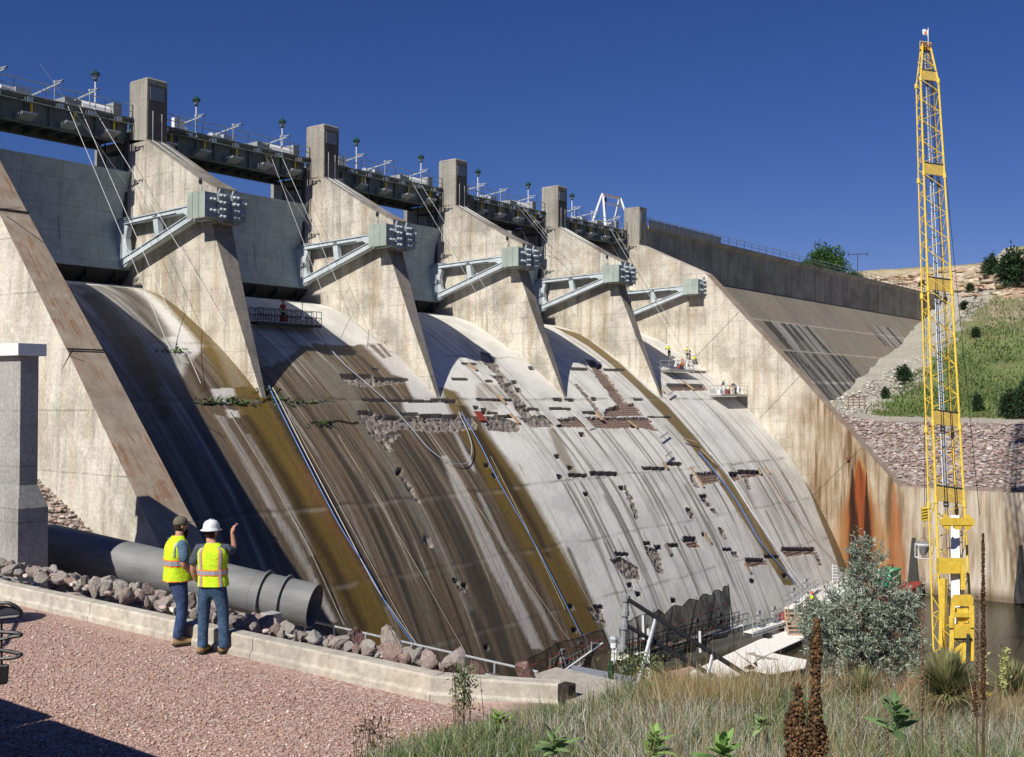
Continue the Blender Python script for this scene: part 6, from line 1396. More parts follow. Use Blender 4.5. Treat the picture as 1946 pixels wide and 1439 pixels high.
# ================================================================== CRANE
def crane():
    B0 = at((1812, 1262), 74.5); T0 = at((1759, 92), 98); axis = (T0-B0); Lc = np.linalg.norm(axis); axis /= Lc
    side = np.cross(axis, fw); side /= np.linalg.norm(side); side = -side if side@rt < 0 else side; dep = np.cross(side, axis); dep /= np.linalg.norm(dep)
    if dep@fw < 0: dep = -dep
    t = thing('crane', 'tall yellow lattice boom crane with white inner mast and small flag on top', 'crane', B0)
    def zy(y):     # axis parameter whose pixel row is y
        lo, hi = -5, Lc+5
        for _ in range(40):
            m_ = (lo+hi)/2; q = B0+axis*m_-CAM; yy = CY-FPX*(q@up)/(q@fw)
            if yy > y: lo = m_
            else: hi = m_
        return lo
    def W(s): return np.interp(s, [0, zy(985), zy(500), zy(165), zy(118), zy(88)], [2.25, 2.2, 2.0, 1.7, 1.25, .7])
    def C(s, i, j): w_ = W(s)/2; return B0+axis*s+side*w_*i*.94+dep*w_*j*.6
    st = list(np.linspace(zy(1000), zy(165), 44))+list(np.linspace(zy(165), zy(88), 7)[1:])
    sections = [zy(y) for y in (1240, 960, 815, 560, 340, 160, 88)]
    for q in range(len(sections)-1):
        s0, s1 = sections[q], sections[q+1]; sec = MB()
        for i in (-1, 1):
            for j in (-1, 1): sec.tube([C(s0, i, j), C(s1, i, j)], .085 if j < 0 else .06, 7)
        sec.build('chord', M['yellow'], t)
        nb = max(3, int(round((s1-s0)/ (W((s0+s1)/2)*.62)))); lac = MB()
        for k in range(nb):
            a0 = s0+(s1-s0)*k/nb; a1 = s0+(s1-s0)*(k+1)/nb; fl = 1 if k % 2 else -1
            for j in (-1, 1): lac.tube([C(a0, fl*j, j), C(a1, -fl*j, j)], .038, 5, cap=False)
            for i in (-1, 1): lac.tube([C(a0, i, fl), C(a1, i, -fl)], .036, 5, cap=False)
        lac.build('lacing', M['yellow'], t)
        if q > 0:
            pan = MB(); a0, a1 = s0-.0, s0+1.1; pan.add([C(a0, -1, -1), C(a0, 1, -1), C(a1, 1, -1), C(a1, -1, -1), C(a0, -1, -.93), C(a0, 1, -.93), C(a1, 1, -.93), C(a1, -1, -.93)], [(0, 1, 2, 3), (7, 6, 5, 4), (0, 4, 5, 1), (1, 5, 6, 2), (2, 6, 7, 3), (3, 7, 4, 0)]); pan.build('joint_panel', M['yellowpanel'], t)
            for i in (-1, 1):
                for j in (-1, 1): c = C(s0, i, j); MB().tube([c-axis*.25, c+axis*.25], .14, 8).build('pin_joint', M['yellow'], t)
            MB().tube([C(s0+1.15, -1, -1), C(s0+1.15, 1, -1)], .07, 6).build('cross_tube', M['darksteel'], t)
    # inner walkway / ladder strip down the middle
    lad = MB(); a0, a1 = zy(960), zy(100)
    off = lambda s: B0+axis*s+side*(.08)+dep*W(s)*.1
    for sg in (-.17, .17): lad.tube([off(a0)+side*sg, off(a1)+side*sg*.6], .035, 5)
    for k in range(150): s = a0+(a1-a0)*k/150; lad.bar(off(s)-side*.17, off(s)+side*.17, .03, .16)
    lad.build('walkway', M['galvlight'], t)
    for k, (s0, s1, c) in enumerate(((zy(1100), zy(990), 0), (zy(1195), zy(1075), -.15))):
        st_ = MB(); P = B0+axis*s0+side*(c-.1)-dep*W(s0)*.55; Q = B0+axis*s1+side*(c+.05)-dep*W(s1)*.55; st_.bar(P, Q, .55, .12); st_.build('white_panel', M['white'], t)
    # ropes running along the boom
    rp = MB()
    for k, x in enumerate((-.5, -.3, .35, .5)): rp.tube([B0+axis*zy(1200)+side*x-dep*.9, B0+axis*zy(100)+side*x*.4-dep*.35], .02, 4)
    rp.tube([B0+axis*zy(985)+side*1.75-dep*1.4, at((1781, 170), 97)], .022, 4); rp.tube([at((1828, 985), 77), at((1830, 1130), 76)], .02, 4)
    rp.build('hoist_rope', M['black'], t)
    # boom head sheaves, platform, flag
    h = MB(); s = zy(95)
    for sg in (-.3, 0, .3): h.lathe(B0+axis*(s+.3)+side*(sg-.05), [(.42, 0), (.42, .09)], 14, axis=side)
    h.build('sheave', M['rust'], t)
    h = MB(); c = B0+axis*(s+.15); h.bar(c-side*.5, c+side*.5, .25, .3); h.bar(c-side*.5+ez*.6, c+side*.5+ez*.6, .05)
    for sg in (-.5, -.17, .17, .5): h.bar(c+side*sg, c+side*sg+ez*.6, .05)
    h.build('head_frame', M['yellow'], t)
    P = at((1764, 92), 98); Q = at((1764, 53), 98); MB().tube([P, Q], .035, 6).build('flag_pole', M['white'], t)
    fl = MB(); R = []
    for k in range(8): x = -k*.08; R.append([Q+e1*x-ez*(.15+.05*math.sin(k))+e2*.06*math.sin(k*1.4), Q+e1*x-ez*(.75-.03*k)+e2*.06*math.sin(k*1.4+.5), Q+e1*x-ez*(.75-.03*k)+e2*(.01+.06*math.sin(k*1.4+.5)), Q+e1*x-ez*(.15+.05*math.sin(k))+e2*(.01+.06*math.sin(k*1.4))])
    fl.rings(R); f_ = fl.build('flag', M['white'], t)
    em = MB(); em.lathe(Q-e1*.27-ez*.45-e2*.09, [(.13, 0), (.13, .02)], 12, axis=e2); em.build('emblem', M['orange'], f_)
    # pendant equaliser bar
    def box2(p, q, D_, h_, d_, nm, m_='yellow'):
        A = at(p, D_); B = at(q, D_); b = MB(); b.bar(A, B, d_, h_); return b.build(nm, M[m_], t)
    b = MB(); E1 = at((1787, 990), 75.5); E2_ = at((1851, 990), 75.5); dv = (E2_-E1)/np.linalg.norm(E2_-E1)
    pts = [(0, -.28), (2.3, -.28), (2.3, .12), (2.05, .2), (1.9, .48), (1.75, .2), (.55, .2), (.4, .48), (.25, .2), (0, .1)]
    nn_ = np.cross(dv, ez); R = [[E1+dv*x+ez*z+nn_*o_ for x, z in pts] for o_ in (-.15, .15)]; b.rings(R); b.build('equaliser_bar', M['yellow'], t)
    for x in (.45, 1.15, 1.85): MB().lathe(E1+dv*x-ez*.3-nn_*.1, [(.3, 0), (.3, .2)], 14, axis=nn_).build('sheave', M['yellow'], t)
    # heavy foot of the mast
    box2((1782, 1075), (1832, 1075), 75.5, 1.0, .5, 'cross_head'); box2((1793, 1100), (1791, 1235), 75, .4, .3, 'hydraulic_ram'); box2((1830, 1075), (1830, 1120), 74.8, .35, .3, 'hydraulic_ram')
    D_ = 73.2
    b = MB(); pts = [(1807, 1148), (1807, 1140), (1812, 1130), (1845, 1130), (1850, 1136), (1850, 1147), (1843, 1152), (1814, 1152)]; R = [[at(p, D_+o_) for p in pts] for o_ in (0, .35)]; b.rings(R); b.build('gantry_head', M['yellow'], t)
    for a_, c in (((1811, 1150), (1808, 1240)), ((1846, 1150), (1846, 1255))): box2(a_, c, D_, .28, .3, 'gantry_leg')
    box2((1808, 1168), (1850, 1168), D_, .3, .3, 'cross_beam'); box2((1822, 1155), (1826, 1185), D_+.3, .45, .3, 'sheave_block'); box2((1834, 1155), (1834, 1182), D_+.3, .4, .3, 'sheave_block')
    box2((1812, 1200), (1846, 1200), D_, .9, .3, 'cross_beam'); box2((1812, 1214), (1846, 1214), D_-.1, .12, .3, 'cross_beam', 'black'); box2((1812, 1240), (1834, 1222), D_, .2, .2, 'brace'); box2((1833, 1222), (1832, 1260), D_, .5, .3, 'sheave_block')
    for x in (1807, 1847): box2((x, 1172), (x, 1192), D_-.1, .35, .25, 'link_plate')
    box2((1840, 1205), (1838, 1270), D_-.3, .2, .2, 'hose_bundle', 'darksteel')
    # house and barge below the bank line
    c = at((1815, 1290), 72); 
    MB().box(c[0]-2.2, c[0]+3.0, c[1]-2.2, c[1]+2.2, -44.2, c[2]-2.2).build('machinery_house', M['yellow'], t)
    c2 = c
    MB().box(c2[0]-2.8, c2[0]+3.6, c2[1]-2.6, c2[1]-1.7, -45.0, -44.0).build('crawler_track', M['black'], t, bevel=.2); MB().box(c2[0]-2.8, c2[0]+3.6, c2[1]+1.7, c2[1]+2.6, -45.0, -44.0).build('crawler_track', M['black'], t, bevel=.2)
    o = MB().box(c2[0]-7, c2[0]+8, c2[1]-5, c2[1]+5, -46.8, -45.01).build('crane_barge', M['rust'], None, origin=(c2[0], c2[1], -45)); tag(o, 'low rusty barge carrying the yellow crane, hidden by the grassy bank', 'barge')
    # hook and concrete bucket on the boom line
    Hk = at((1757, 988), 97.5); t2 = thing('hook_block', 'yellow hook block hanging left of the boom above the bucket', 'hook', Hk)
    MB().tube([at((1756, 100), 98), Hk+ez*1.1], .022, 4).build('hoist_line', M['black'], t2); MB().tube([at((1760, 100), 98), Hk+ez*1.1+e1*.15], .022, 4).build('hoist_line', M['black'], t2)
    b = MB(); b.hexa([Hk+e1*x*.22+e2*y*.2-ez*.1 for x, y in ((-1, -1), (1, -1), (1, 1), (-1, 1))]+[Hk+e1*x*.3+e2*y*.2+ez*1.15 for x, y in ((-1, -1), (1, -1), (1, 1), (-1, 1))]); b.build('block', M['yellow'], t2, bevel=.06)
    for k in range(4): MB().bar(Hk+e1*-.3+ez*(.1+.25*k)-e2*.21, Hk+e1*.3+ez*(.25+.25*k)-e2*.21, .02, .08).build('warning_stripe', M['black'], t2)
    MB().tube([Hk-ez*.1, Hk-ez*.35, Hk-ez*.5+e1*.1, Hk-ez*.62, Hk-ez*.55-e1*.1], .05, 6).build('hook', M['yellow'], t2)
    K = at((1755, 1042), 97.5); K = K-ez*.1; t3 = thing('concrete_bucket', 'grey concrete skip bucket in a frame hanging under the yellow hook', 'bucket', K-ez*.8)
    b = MB(); b.lathe(K, [(.12, -.55), (.2, -.5), (.62, .25), (.66, .3), (.66, .62), (.62, .62)], 16); b.build('hopper', M['grey'], t3)
    b = MB(); b.lathe(K, [(.67, .42), (.70, .42), (.70, .52), (.67, .52)], 16); b.build('hoop', M['white'], t3)
    b = MB()
    for x, y in ((-.58, -.45), (.58, -.45), (.58, .45), (-.58, .45)): b.tube([K+e1*x+e2*y-ez*.75, K+e1*x+e2*y+ez*.45], .035, 5)
    for p, q in (((-.58, -.45), (.58, -.45)), ((.58, -.45), (.58, .45)), ((.58, .45), (-.58, .45)), ((-.58, .45), (-.58, -.45))): b.tube([K+e1*p[0]+e2*p[1]-ez*.75, K+e1*q[0]+e2*q[1]-ez*.75], .04, 5)
    b.build('cage', M['white'], t3)
    b = MB(); 
    for x in (-.65, .65): b.tube([K+e1*x+ez*.5, K+ez*1.1+e1*.0, Hk-ez*.6], .025, 4)
    b.build('sling', M['darksteel'], t3)
M['yellowpanel'] = plain('dull_yellow_panel', (.40, .28, .07), .7, 0, .2, 6); M['galvlight'] = plain('pale_grating', (.45, .50, .56), .5, .2, .1, 6); M['orange'] = ORG
crane()
# ================================================================== VEGETATION
def leafmat(name, rough=.6, trans=.25):
    n = N(name); a = n.new('ShaderNodeAttribute', attribute_name='Col'); n.out(a.outputs[0], rough, 0, .25)
    tr = n.new('ShaderNodeBsdfTranslucent'); n.l(a.outputs[0], tr.inputs[0]); mx = n.new('ShaderNodeMixShader'); mx.inputs[0].default_value = trans
    n.l(n.b.outputs[0], mx.inputs[1]); n.l(tr.outputs[0], mx.inputs[2]); n.l(mx.outputs[0], n.t.nodes['Material Output'].inputs[0]); return n.m
LEAF = leafmat('leaf'); GRASS = leafmat('grass_blade', .7, .3)
BARK = plain('bark', (.10, .075, .055), .9, 0, .4, 10, .5)
def proj(P):
    d = np.atleast_2d(P)-CAM; z = d@fw; return CX+FPX*(d@rt)/z, CY-FPX*(d@up)/z, z
def blades(P, H, Wd, C0, C1, rs, lean=.35, segs=3, curl=.5, parent=None, name='grass', mat=None, origin=None, dirs=None):
    """vectorised grass: P roots, H heights, Wd widths, C0 root / C1 tip colours"""
    m = len(P); az = rs.rand(m)*6.283 if dirs is None else dirs; ln = (rs.rand(m)**1.2)*lean; d = np.stack([np.cos(az), np.sin(az), np.zeros(m)], -1)
    fa = rs.rand(m)*6.283; sd = np.stack([np.cos(fa), np.sin(fa), np.zeros(m)], -1)
    # orient width mostly across the lean
    V = np.zeros((m, 2*segs+1, 3)); Cc = np.zeros((m, 2*segs+1, 3))
    for k in range(segs+1):
        f = k/segs; off = d*(ln*H*(f+curl*f*f))[:, None]; z = H*f*(1-.25*ln*f); c = P+off+np.array([0, 0, 1.])*z[:, None]; w_ = Wd*(1-f)**.7*.5
        col = C0*(1-f)+C1*f
        if k < segs: V[:, 2*k] = c-sd*w_[:, None]; V[:, 2*k+1] = c+sd*w_[:, None]; Cc[:, 2*k] = col; Cc[:, 2*k+1] = col
        else: V[:, 2*k] = c; Cc[:, 2*k] = col
    T = []
    for k in range(segs-1): T += [(2*k, 2*k+1, 2*k+3), (2*k, 2*k+3, 2*k+2)]
    T.append((2*segs-2, 2*segs-1, 2*segs)); F = (np.array(T)[None]+np.arange(m)[:, None, None]*(2*segs+1)).reshape(-1, 3)
    return V.reshape(-1, 3), F, Cc.reshape(-1, 3)
def groundpts(px0, px1, d0, d1, m, rs, pw=1.0):
    D = d0+(d1-d0)*rs.rand(m)**pw; X_ = px0+(px1-px0)*rs.rand(m); lat = (X_-CX)/FPX*D
    P = CAM[None, :2]+e2[None, :2]*D[:, None]+e1[None, :2]*lat[:, None]; Z = hterrain(P[:, 0], P[:, 1]); return np.c_[P, Z], D
def meadow():
    rs = np.random.RandomState(21)
    P, D = groundpts(560, 2050, 5.6, 15.2, 175000, rs, .85)
    x, y, _ = proj(P)
    # the pad/grass boundary runs diagonally; keep stems off gravel, kerb and slab
    keep = (P[:, 1] < -66.25+.35*(rs.rand(len(P))-.5)) & ~((P[:, 0] > -38.9) & (P[:, 1] > -67.4)) & (P[:, 2] > -31)
    keep &= (D < np.interp(x, [600, 1120, 1260], [11.4, 11.4, 15.5]))
    dens = np.clip((x-640)/420, 0.02, 1)*(.35+.65*np.clip(fbm(P[:, 0]*1.1, P[:, 1]*1.1, 5, 3)*2.4-.6, 0, 1)); keep &= rs.rand(len(P)) < dens
    P = P[keep]; D = D[keep]; x = x[keep]; m = len(P)
    g = fbm(P[:, 0]*.55+3, P[:, 1]*.55, 17, 4); g2 = fbm(P[:, 0]*1.7+3, P[:, 1]*1.7, 19, 3)
    far = np.clip((D-10.6)/1.8, 0, 1); right = np.clip((x-1150)/350, 0, 1)
    r = rs.rand(m)
    green = ((g > .49) & (r < .72)) | (r < .2); tan = (~green) & (rs.rand(m) < .12+.65*far*np.clip(right+.1, 0, 1)); grey = ~green & ~tan
    H = np.where(green, .20+.26*rs.rand(m), np.where(tan, .34+.36*rs.rand(m), .20+.26*rs.rand(m)))*(.75+.5*g2)
    H *= np.interp(x, [700, 1100, 1250], [.6, .62, 1])*(1+.15*rs.randn(m)); W_ = np.where(green, .0075, .0052)*(1+rs.rand(m)*.6)*np.clip(D/7, .75, 1.6)
    base = np.where(green[:, None], np.array([[.15, .21, .075]]), np.where(tan[:, None], np.array([[.36, .27, .145]]), np.array([[.50, .49, .40]])))
    var = (.4+1.0*rs.rand(m, 1)); C1 = base*var*1.2; C0 = base*var*.75
    V, F, C = blades(P-np.array([0, 0, .02]), H, W_, C0, C1, rs, .75, 3)
    tag(npmesh('grass', V, F, GRASS, C), 'dense dry grey and green grass covering the bank in the foreground', 'grass', kind='stuff')
    # tall straw coloured bunch grass along the crest of the bank
    P, D = groundpts(1240, 2000, 10.2, 13.0, 30000, rs, 1); x, y, _ = proj(P)
    k = (P[:, 1] < -66.9) & (fbm(P[:, 0]*.9+8, P[:, 1]*.9, 29, 3) > .40) & (P[:, 2] > -30); P = P[k]; m = len(P); x = x[k]
    H = .24+.30*rs.rand(m); base = np.where((rs.rand(m) < .8)[:, None], np.array([[.46, .33, .17]]), np.array([[.25, .25, .12]]))*(.65+.6*rs.rand(m, 1))
    V, F, C = blades(P, H, .006+.004*rs.rand(m), base*.7, base*1.15, rs, .55, 3)
    tag(npmesh('straw_grass', V, F, GRASS, C), 'tall straw coloured grass along the crest of the near bank', 'grass', kind='stuff')
    # sparse tufts beyond on the kerb end and the pad edge
    P, D = groundpts(700, 1250, 9.2, 15.0, 9000, rs, 1); k = (P[:, 1] < -65.9) & (P[:, 1] > -67.6) & (rs.rand(len(P)) < .10) & ~((P[:, 0] > -39.7) & (P[:, 1] > -66.95)); P = P[k]; m = len(P)
    base = np.where((rs.rand(m) < .5)[:, None], np.array([[.33, .30, .2]]), np.array([[.13, .17, .06]]))*(.7+.5*rs.rand(m, 1))
    V, F, C = blades(P, .05+.16*rs.rand(m)**2, .006+.003*rs.rand(m), base*.7, base*1.1, rs, .7, 3)
    tag(npmesh('grass', V, F, GRASS, C), 'thin grass tufts at the edge of the gravel along the kerb', 'grass', kind='stuff')
meadow()
def leaf_quads(Cn, dr, up_, ln, wd, col, fold=.25):
    """elongated leaves, two triangles pairs along a midrib; Cn base points, dr direction, up_ normal-ish"""
    sd = np.cross(dr, up_); sd /= (np.linalg.norm(sd, axis=1)[:, None]+1e-9); nn = np.cross(sd, dr)
    ln = ln[:, None]; wd = wd[:, None]; m = len(Cn)
    V = np.stack([Cn, Cn+dr*ln*.45+sd*wd*.5+nn*wd*fold, Cn+dr*ln-nn*ln*.1, Cn+dr*ln*.45-sd*wd*.5+nn*wd*fold], 1)
    F = np.array([(0, 1, 2), (0, 2, 3)])[None]+np.arange(m)[:, None, None]*4
    return V.reshape(-1, 3), F.reshape(-1, 3), np.repeat(col, 4, 0)
# ---- the silvery tree by the water
def olive_tree():
    D0 = 36.0; base = at((1640, 1330), D0); t = thing('silver_tree', 'bushy silver green tree at the water edge in front of the red barge', 'tree', base)
    rs = np.random.RandomState(31); tips = []
    def limb(pts, r0, r1): MB().tube([at(p[:2], D0+p[2]) for p in pts], list(np.linspace(r0, r1, len(pts))), 6).build('limb', BARK, t)
    MB().tube([at((1652, 1360), D0), at((1645, 1300), D0), at((1640, 1240), D0), at((1630, 1180), D0)], [.13, .11, .09, .06], 8).build('trunk', BARK, t)
    blobs = [(1640, 1058, 14, 30, 22), (1650, 1092, 20, 22, 14), (1626, 1078, 12, 18, 10), (1668, 1075, 14, 22, 10), (1655, 1130, 50, 36, 70), (1600, 1150, 34, 28, 40), (1690, 1150, 34, 36, 44), (1720, 1160, 24, 26, 22), (1737, 1135, 14, 16, 9), (1560, 1180, 38, 26, 40), (1535, 1172, 18, 14, 12),
             (1640, 1190, 60, 34, 70), (1580, 1215, 42, 30, 48), (1700, 1205, 38, 34, 46), (1728, 1225, 20, 28, 22), (1620, 1245, 52, 30, 52), (1680, 1255, 42, 30, 40), (1580, 1265, 26, 22, 22), (1725, 1262, 18, 18, 12), (1550, 1205, 22, 20, 16)]
    Cs, dirs, ups = [], [], []
    k_ = D0/FPX
    for (x, y, rx, ry, n_) in blobs:
        for i in range(int(n_*2.1)):
            v = rs.randn(3); v /= np.linalg.norm(v); r = rs.rand()**.45
            c = at((x+v[0]*rx*r, y+v[1]*ry*r), D0+v[2]*rx*k_*r*1.2)
            out = e1*v[0]-ez*v[1]*.9+e2*v[2]+ez*.35+e1*rs.randn()*.35; out /= np.linalg.norm(out)
            # a twig with alternate narrow leaves
            L = .30+.22*rs.rand(); nl = 15
            for q in range(nl):
                p = c+out*L*q/nl; a_ = rs.randn(3)*.75+out*.9; a_ /= np.linalg.norm(a_); Cs.append(p); dirs.append(a_); ups.append(rs.randn(3))
    Cs = np.array(Cs); m = len(Cs); col = np.array([.29, .35, .25])*(.6+.75*rs.rand(m, 1)); s_ = rs.rand(m) < .3; col[s_] = np.array([.52, .56, .47])*(.8+.4*rs.rand(s_.sum(), 1))
    V, F, C = leaf_quads(Cs, np.array(dirs), np.array(ups), .12+.08*rs.rand(m), .028+.016*rs.rand(m), col)
    npmesh('crown', V, F, LEAF, C, parent=t)
    for (x, y, rx, ry, n_) in blobs: limb([(1640, 1262, 0), ((1640+x)/2+rs.randn()*6, (1262+y)/2, rs.randn()*.3), (x, y, rs.randn()*.2)], .045, .012)
olive_tree()
# ---- junipers and shrubs on the far hill
def conifer(name, label, group, seed, n_=1500, tall=1.25, col=(.035, .07, .03), leaf=.16):
    rs = np.random.RandomState(seed); t = thing(name, label, 'tree', (0, 0, 0), group)
    v = rs.randn(n_, 3); v /= np.linalg.norm(v, axis=1)[:, None]; lump = 1+.28*np.sin(v[:, 0]*5+seed)*np.cos(v[:, 1]*4+seed*2)+.18*np.sin(v[:, 2]*9+v[:, 0]*6)
    r = rs.rand(n_)**.35*lump; P = v*r[:, None]*np.array([.5, .5, tall*.5]); P[:, 2] += tall*.52; P[:, :2] *= (1.15-.45*np.clip(P[:, 2:3]/tall, 0, 1))
    d = rs.randn(n_, 3)*.5+v*.8; d /= np.linalg.norm(d, axis=1)[:, None]
    c = np.array(col)*(.45+1.3*rs.rand(n_, 1)**1.5); V, F, C = leaf_quads(P, d, rs.randn(n_, 3), leaf*(.5+rs.rand(n_)), leaf*.55*(.5+rs.rand(n_)), c)
    npmesh('crown', V, F, LEAF, C, parent=t); MB().tube([(0, 0, -.2), (.02, 0, .3), (0, .03, tall*.8)], [.06, .045, .01], 6).build('trunk', BARK, t); return t
JP = [((1925, 548), 60, 1.05, 'largest dark juniper near the rock ledge at the right edge'), ((1884, 527), 32, 1.15, 'rounded dark juniper left of the largest one on the rock ledge'), ((1855, 640), 18, .9, 'small round dark shrub in the middle of the green slope'),
      ((1834, 586), 22, .6, 'low dark bush just below the pink rock ledge'), ((1857, 780), 20, 1.4, 'thin upright young juniper low on the green slope'), ((1921, 793), 44, 1.0, 'dark juniper at the bottom of the green slope, above the riprap'), ((1942, 795), 30, 1.9, 'tall dark juniper at the right edge above the riprap'),
      ((1718, 725), 30, .9, 'dark shrub on the green slope left of the crane boom'), ((1682, 757), 16, 1.2, 'small upright shrub near the foot of the dam, left slope'), ((1843, 552), 16, .8, 'little dark shrub in front of the pale ledge'), ((1752, 545), 12, 1.0, 'tiny dark shrub beside the end of the dam')]
cp_ = None
for i, (px, sz, tl, lab) in enumerate(JP):
    P = hillpoint((px[0], px[1]+2)); P = CAM+ray(px)*230 if P is None else P; D_ = (P-CAM)@fw; s_ = sz*D_/FPX
    if i == 0: cp_ = conifer('juniper', lab, 'junipers on the far slope', 3, 2600, 1.15, leaf=.10); cp_.location = P; cp_.scale = (s_, s_, s_*tl); cp2 = cp_
    else: dup(cp_, P, lab, rz=i*1.3, sc=(s_, s_, s_*tl))
# broad green trees behind the dam end
bt = conifer('broadleaf_tree', 'broad green tree rising behind the end of the dam railing', None, 9, 5200, .75, (.06, .13, .03), .055); P = at((1566, 520), 232); bt.location = P-ez*2.0; bt.scale = (9.5, 9.5, 9.8)
bt2 = dup(bt, at((1620, 530), 238)-ez*1.5, 'lower green bush right of the broad tree behind the dam', 1.0, (5, 5, 4)); bt3 = dup(bt, at((1528, 512), 225)-ez*1.5, 'small round green bush left of the broad tree behind the dam', 2.0, (4.2, 4.2, 4)); dup(bt, at((1660, 545), 236)-ez*1.2, 'small green bush beside the dam railing under the rock ledge', 2.6, (4, 4, 3.2))
def hillgrass():
    rs = np.random.RandomState(44); m = 46000; X = 92+rs.rand(m)*95; Y = -55+rs.rand(m)*58; Z = hterrain(X, Y); k = (Y < -25+(X-75)*.10+rs.randn(m)*1.2) & (Z < -3) & (Z > -27.3) & (rs.rand(m) < .35+.65*np.clip((-9-Z)/6, 0, 1)); P = np.c_[X, Y, Z][k]; m = len(P)
    g = fbm(P[:, 0]*.12, P[:, 1]*.12, 8, 4); base = np.where((g > .5)[:, None], np.array([[.085, .145, .035]]), np.array([[.12, .175, .06]])); dry = rs.rand(m) < np.clip(.12+(P[:, 2]+14)*.08, .1, .8); base[dry] = (.22, .20, .10); base = base*(.6+.7*rs.rand(m, 1))
    V, F, C = blades(P, .25+.5*rs.rand(m)**2, .10+.14*rs.rand(m), base*.8, base*1.15, rs, .8, 2)
    tag(npmesh('hill_grass', V, F, GRASS, C), 'green grass and weeds covering the far slope behind the crane', 'grass', kind='stuff')
hillgrass()
# ---- foreground plants
def mullein(name, label, px, D, h, r, nb=0, seed=1, lean=(0, 0), col=(.12, .065, .03)):
    rs = np.random.RandomState(seed); top = at(px, D); b0 = top-ez*h-e1*lean[0]*h; t = thing(name, label, 'plant', b0)
    def spike(A, B, r_, nm='seed_spike', taper=None):
        A = np.array(A); B = np.array(B); L_ = np.linalg.norm(B-A); ax_ = (B-A)/L_; n_ = int(L_/(.0075)*max(2.2, r_*2*3.14/.011)*1.0); 
        f = rs.rand(n_); th = rs.rand(n_)*6.283; a_ = np.cross(ax_, (0.2, 1, 0)); a_ /= np.linalg.norm(a_); b_ = np.cross(ax_, a_); rr_ = r_*(1-.72*f**2.2 if taper is None else np.interp(f, *taper))*(.65+.45*rs.rand(n_))*(.9+.2*np.sin(f*23))
        c = A+ax_*(f*L_)[:, None]+(a_*np.cos(th)[:, None]+b_*np.sin(th)[:, None])*rr_[:, None]; s_ = .0034+.0034*rs.rand(n_)
        O_ = np.array([(1,0,0),(-1,0,0),(0,1,0),(0,-1,0),(0,0,1),(0,0,-1)], float); V = c[:, None]+O_[None]*s_[:, None, None]*(.8+.5*rs.rand(n_, 6, 1)); T = np.array([(0,2,4),(2,1,4),(1,3,4),(3,0,4),(2,0,5),(1,2,5),(3,1,5),(0,3,5)])
        F = (T[None]+np.arange(n_)[:, None, None]*6).reshape(-1, 3); C = np.repeat(np.array(col)*(.35+1.6*rs.rand(n_, 1)**2), 6, 0)
        npmesh(nm, V.reshape(-1, 3), F, M['seed'], C, parent=t); MB().tube([A-ax_*.02, B], [r_*.55, r_*.25], 7).build('stem', M['stem'], t)
    ln_ = min(h*.78, .75 if D < 4 else h*.6); mid = top-ez*ln_*1.0-e1*lean[0]*ln_; spike(mid, top, r); MB().tube([b0, mid], [r*.5, r*.55], 8).build('stem', M['stem'], t)
    if nb == 5:
        for (xb, yb, xt, yt, rr) in ((1528, 1450, 1517, 1300, .020), (1524, 1470, 1496, 1356, .017), (1545, 1455, 1566, 1380, .019), (1535, 1450, 1549, 1400, .02), (1530, 1500, 1507, 1335, .018)):
            A = at((xb, yb), D+.01); Q = at(((xb+2*xt)/3, yb-14), D); B = at((xt, yt), D-.01*rr); MB().tube([at((1540, yb+40), D), A, Q], r*.4, 6).build('branch', M['stem'], t); spike(Q, B, rr)
        nb = 0
    for k in range(nb):
        f = .18+.14*k; A = mid+(top-mid)*(-.10+.10*k)*1.0; sg = (-1, 1, -1, 1, 1)[k]; hh = (.20, .17, .30, .10, .08)[k]*1.0; B = A+ez*hh+e1*sg*(.055+.01*k)+e2*rs.randn()*.02; Q = A+e1*sg*.045+ez*.01
        MB().tube([A, Q, Q+(B-Q)*.3], [r*.4, r*.45, r*.4], 7).build('branch', M['stem'], t); spike(Q, B, r*.72)
M['seed'] = None
n = N('seed_capsule'); a_ = n.new('ShaderNodeAttribute', attribute_name='Col'); M['seed'] = n.out(a_.outputs[0], .85, 0, .2); M['stem'] = plain('dry_stem', (.10, .065, .04), .9, 0, .4, 30, .3)
mullein('dead_mullein', 'thick dead brown mullein stalk with side spikes, nearest plant to the camera', (1552, 1176), 3.1, 1.6, .026, 5, 1, (.02, 0))
mullein('dead_mullein', 'tall slender dark dead stalk right of the crane foot', (1868, 1014), 6.2, 1.55, .014, 1, 2, (-.0, 0), (.10, .05, .025))
for i, (px, D, h, lab) in enumerate((((1856, 1128), 6.6, 1.1, 'short dead stalk just left of the tall one by the crane'), ((1753, 1162), 7.5, 1.15, 'thin dead stalk left of the crane foot'), ((1790, 1335), 5.4, .7, 'thin dead stalk under the yucca'),
     ((1686, 1355), 4.6, .7, 'low dead stalk left of the broad leaved mullein'), ((1631, 1300), 7.0, .6, 'small dry stalk between the tree and the thick mullein'), ((1128, 1310), 11.0, .55, 'bare dry stalk beside the dark green post'))):
    mullein('dead_mullein', lab, px, D, h, .0045 if i > 1 else .009, 0, 10+i, (0, 0), (.20, .13, .08))
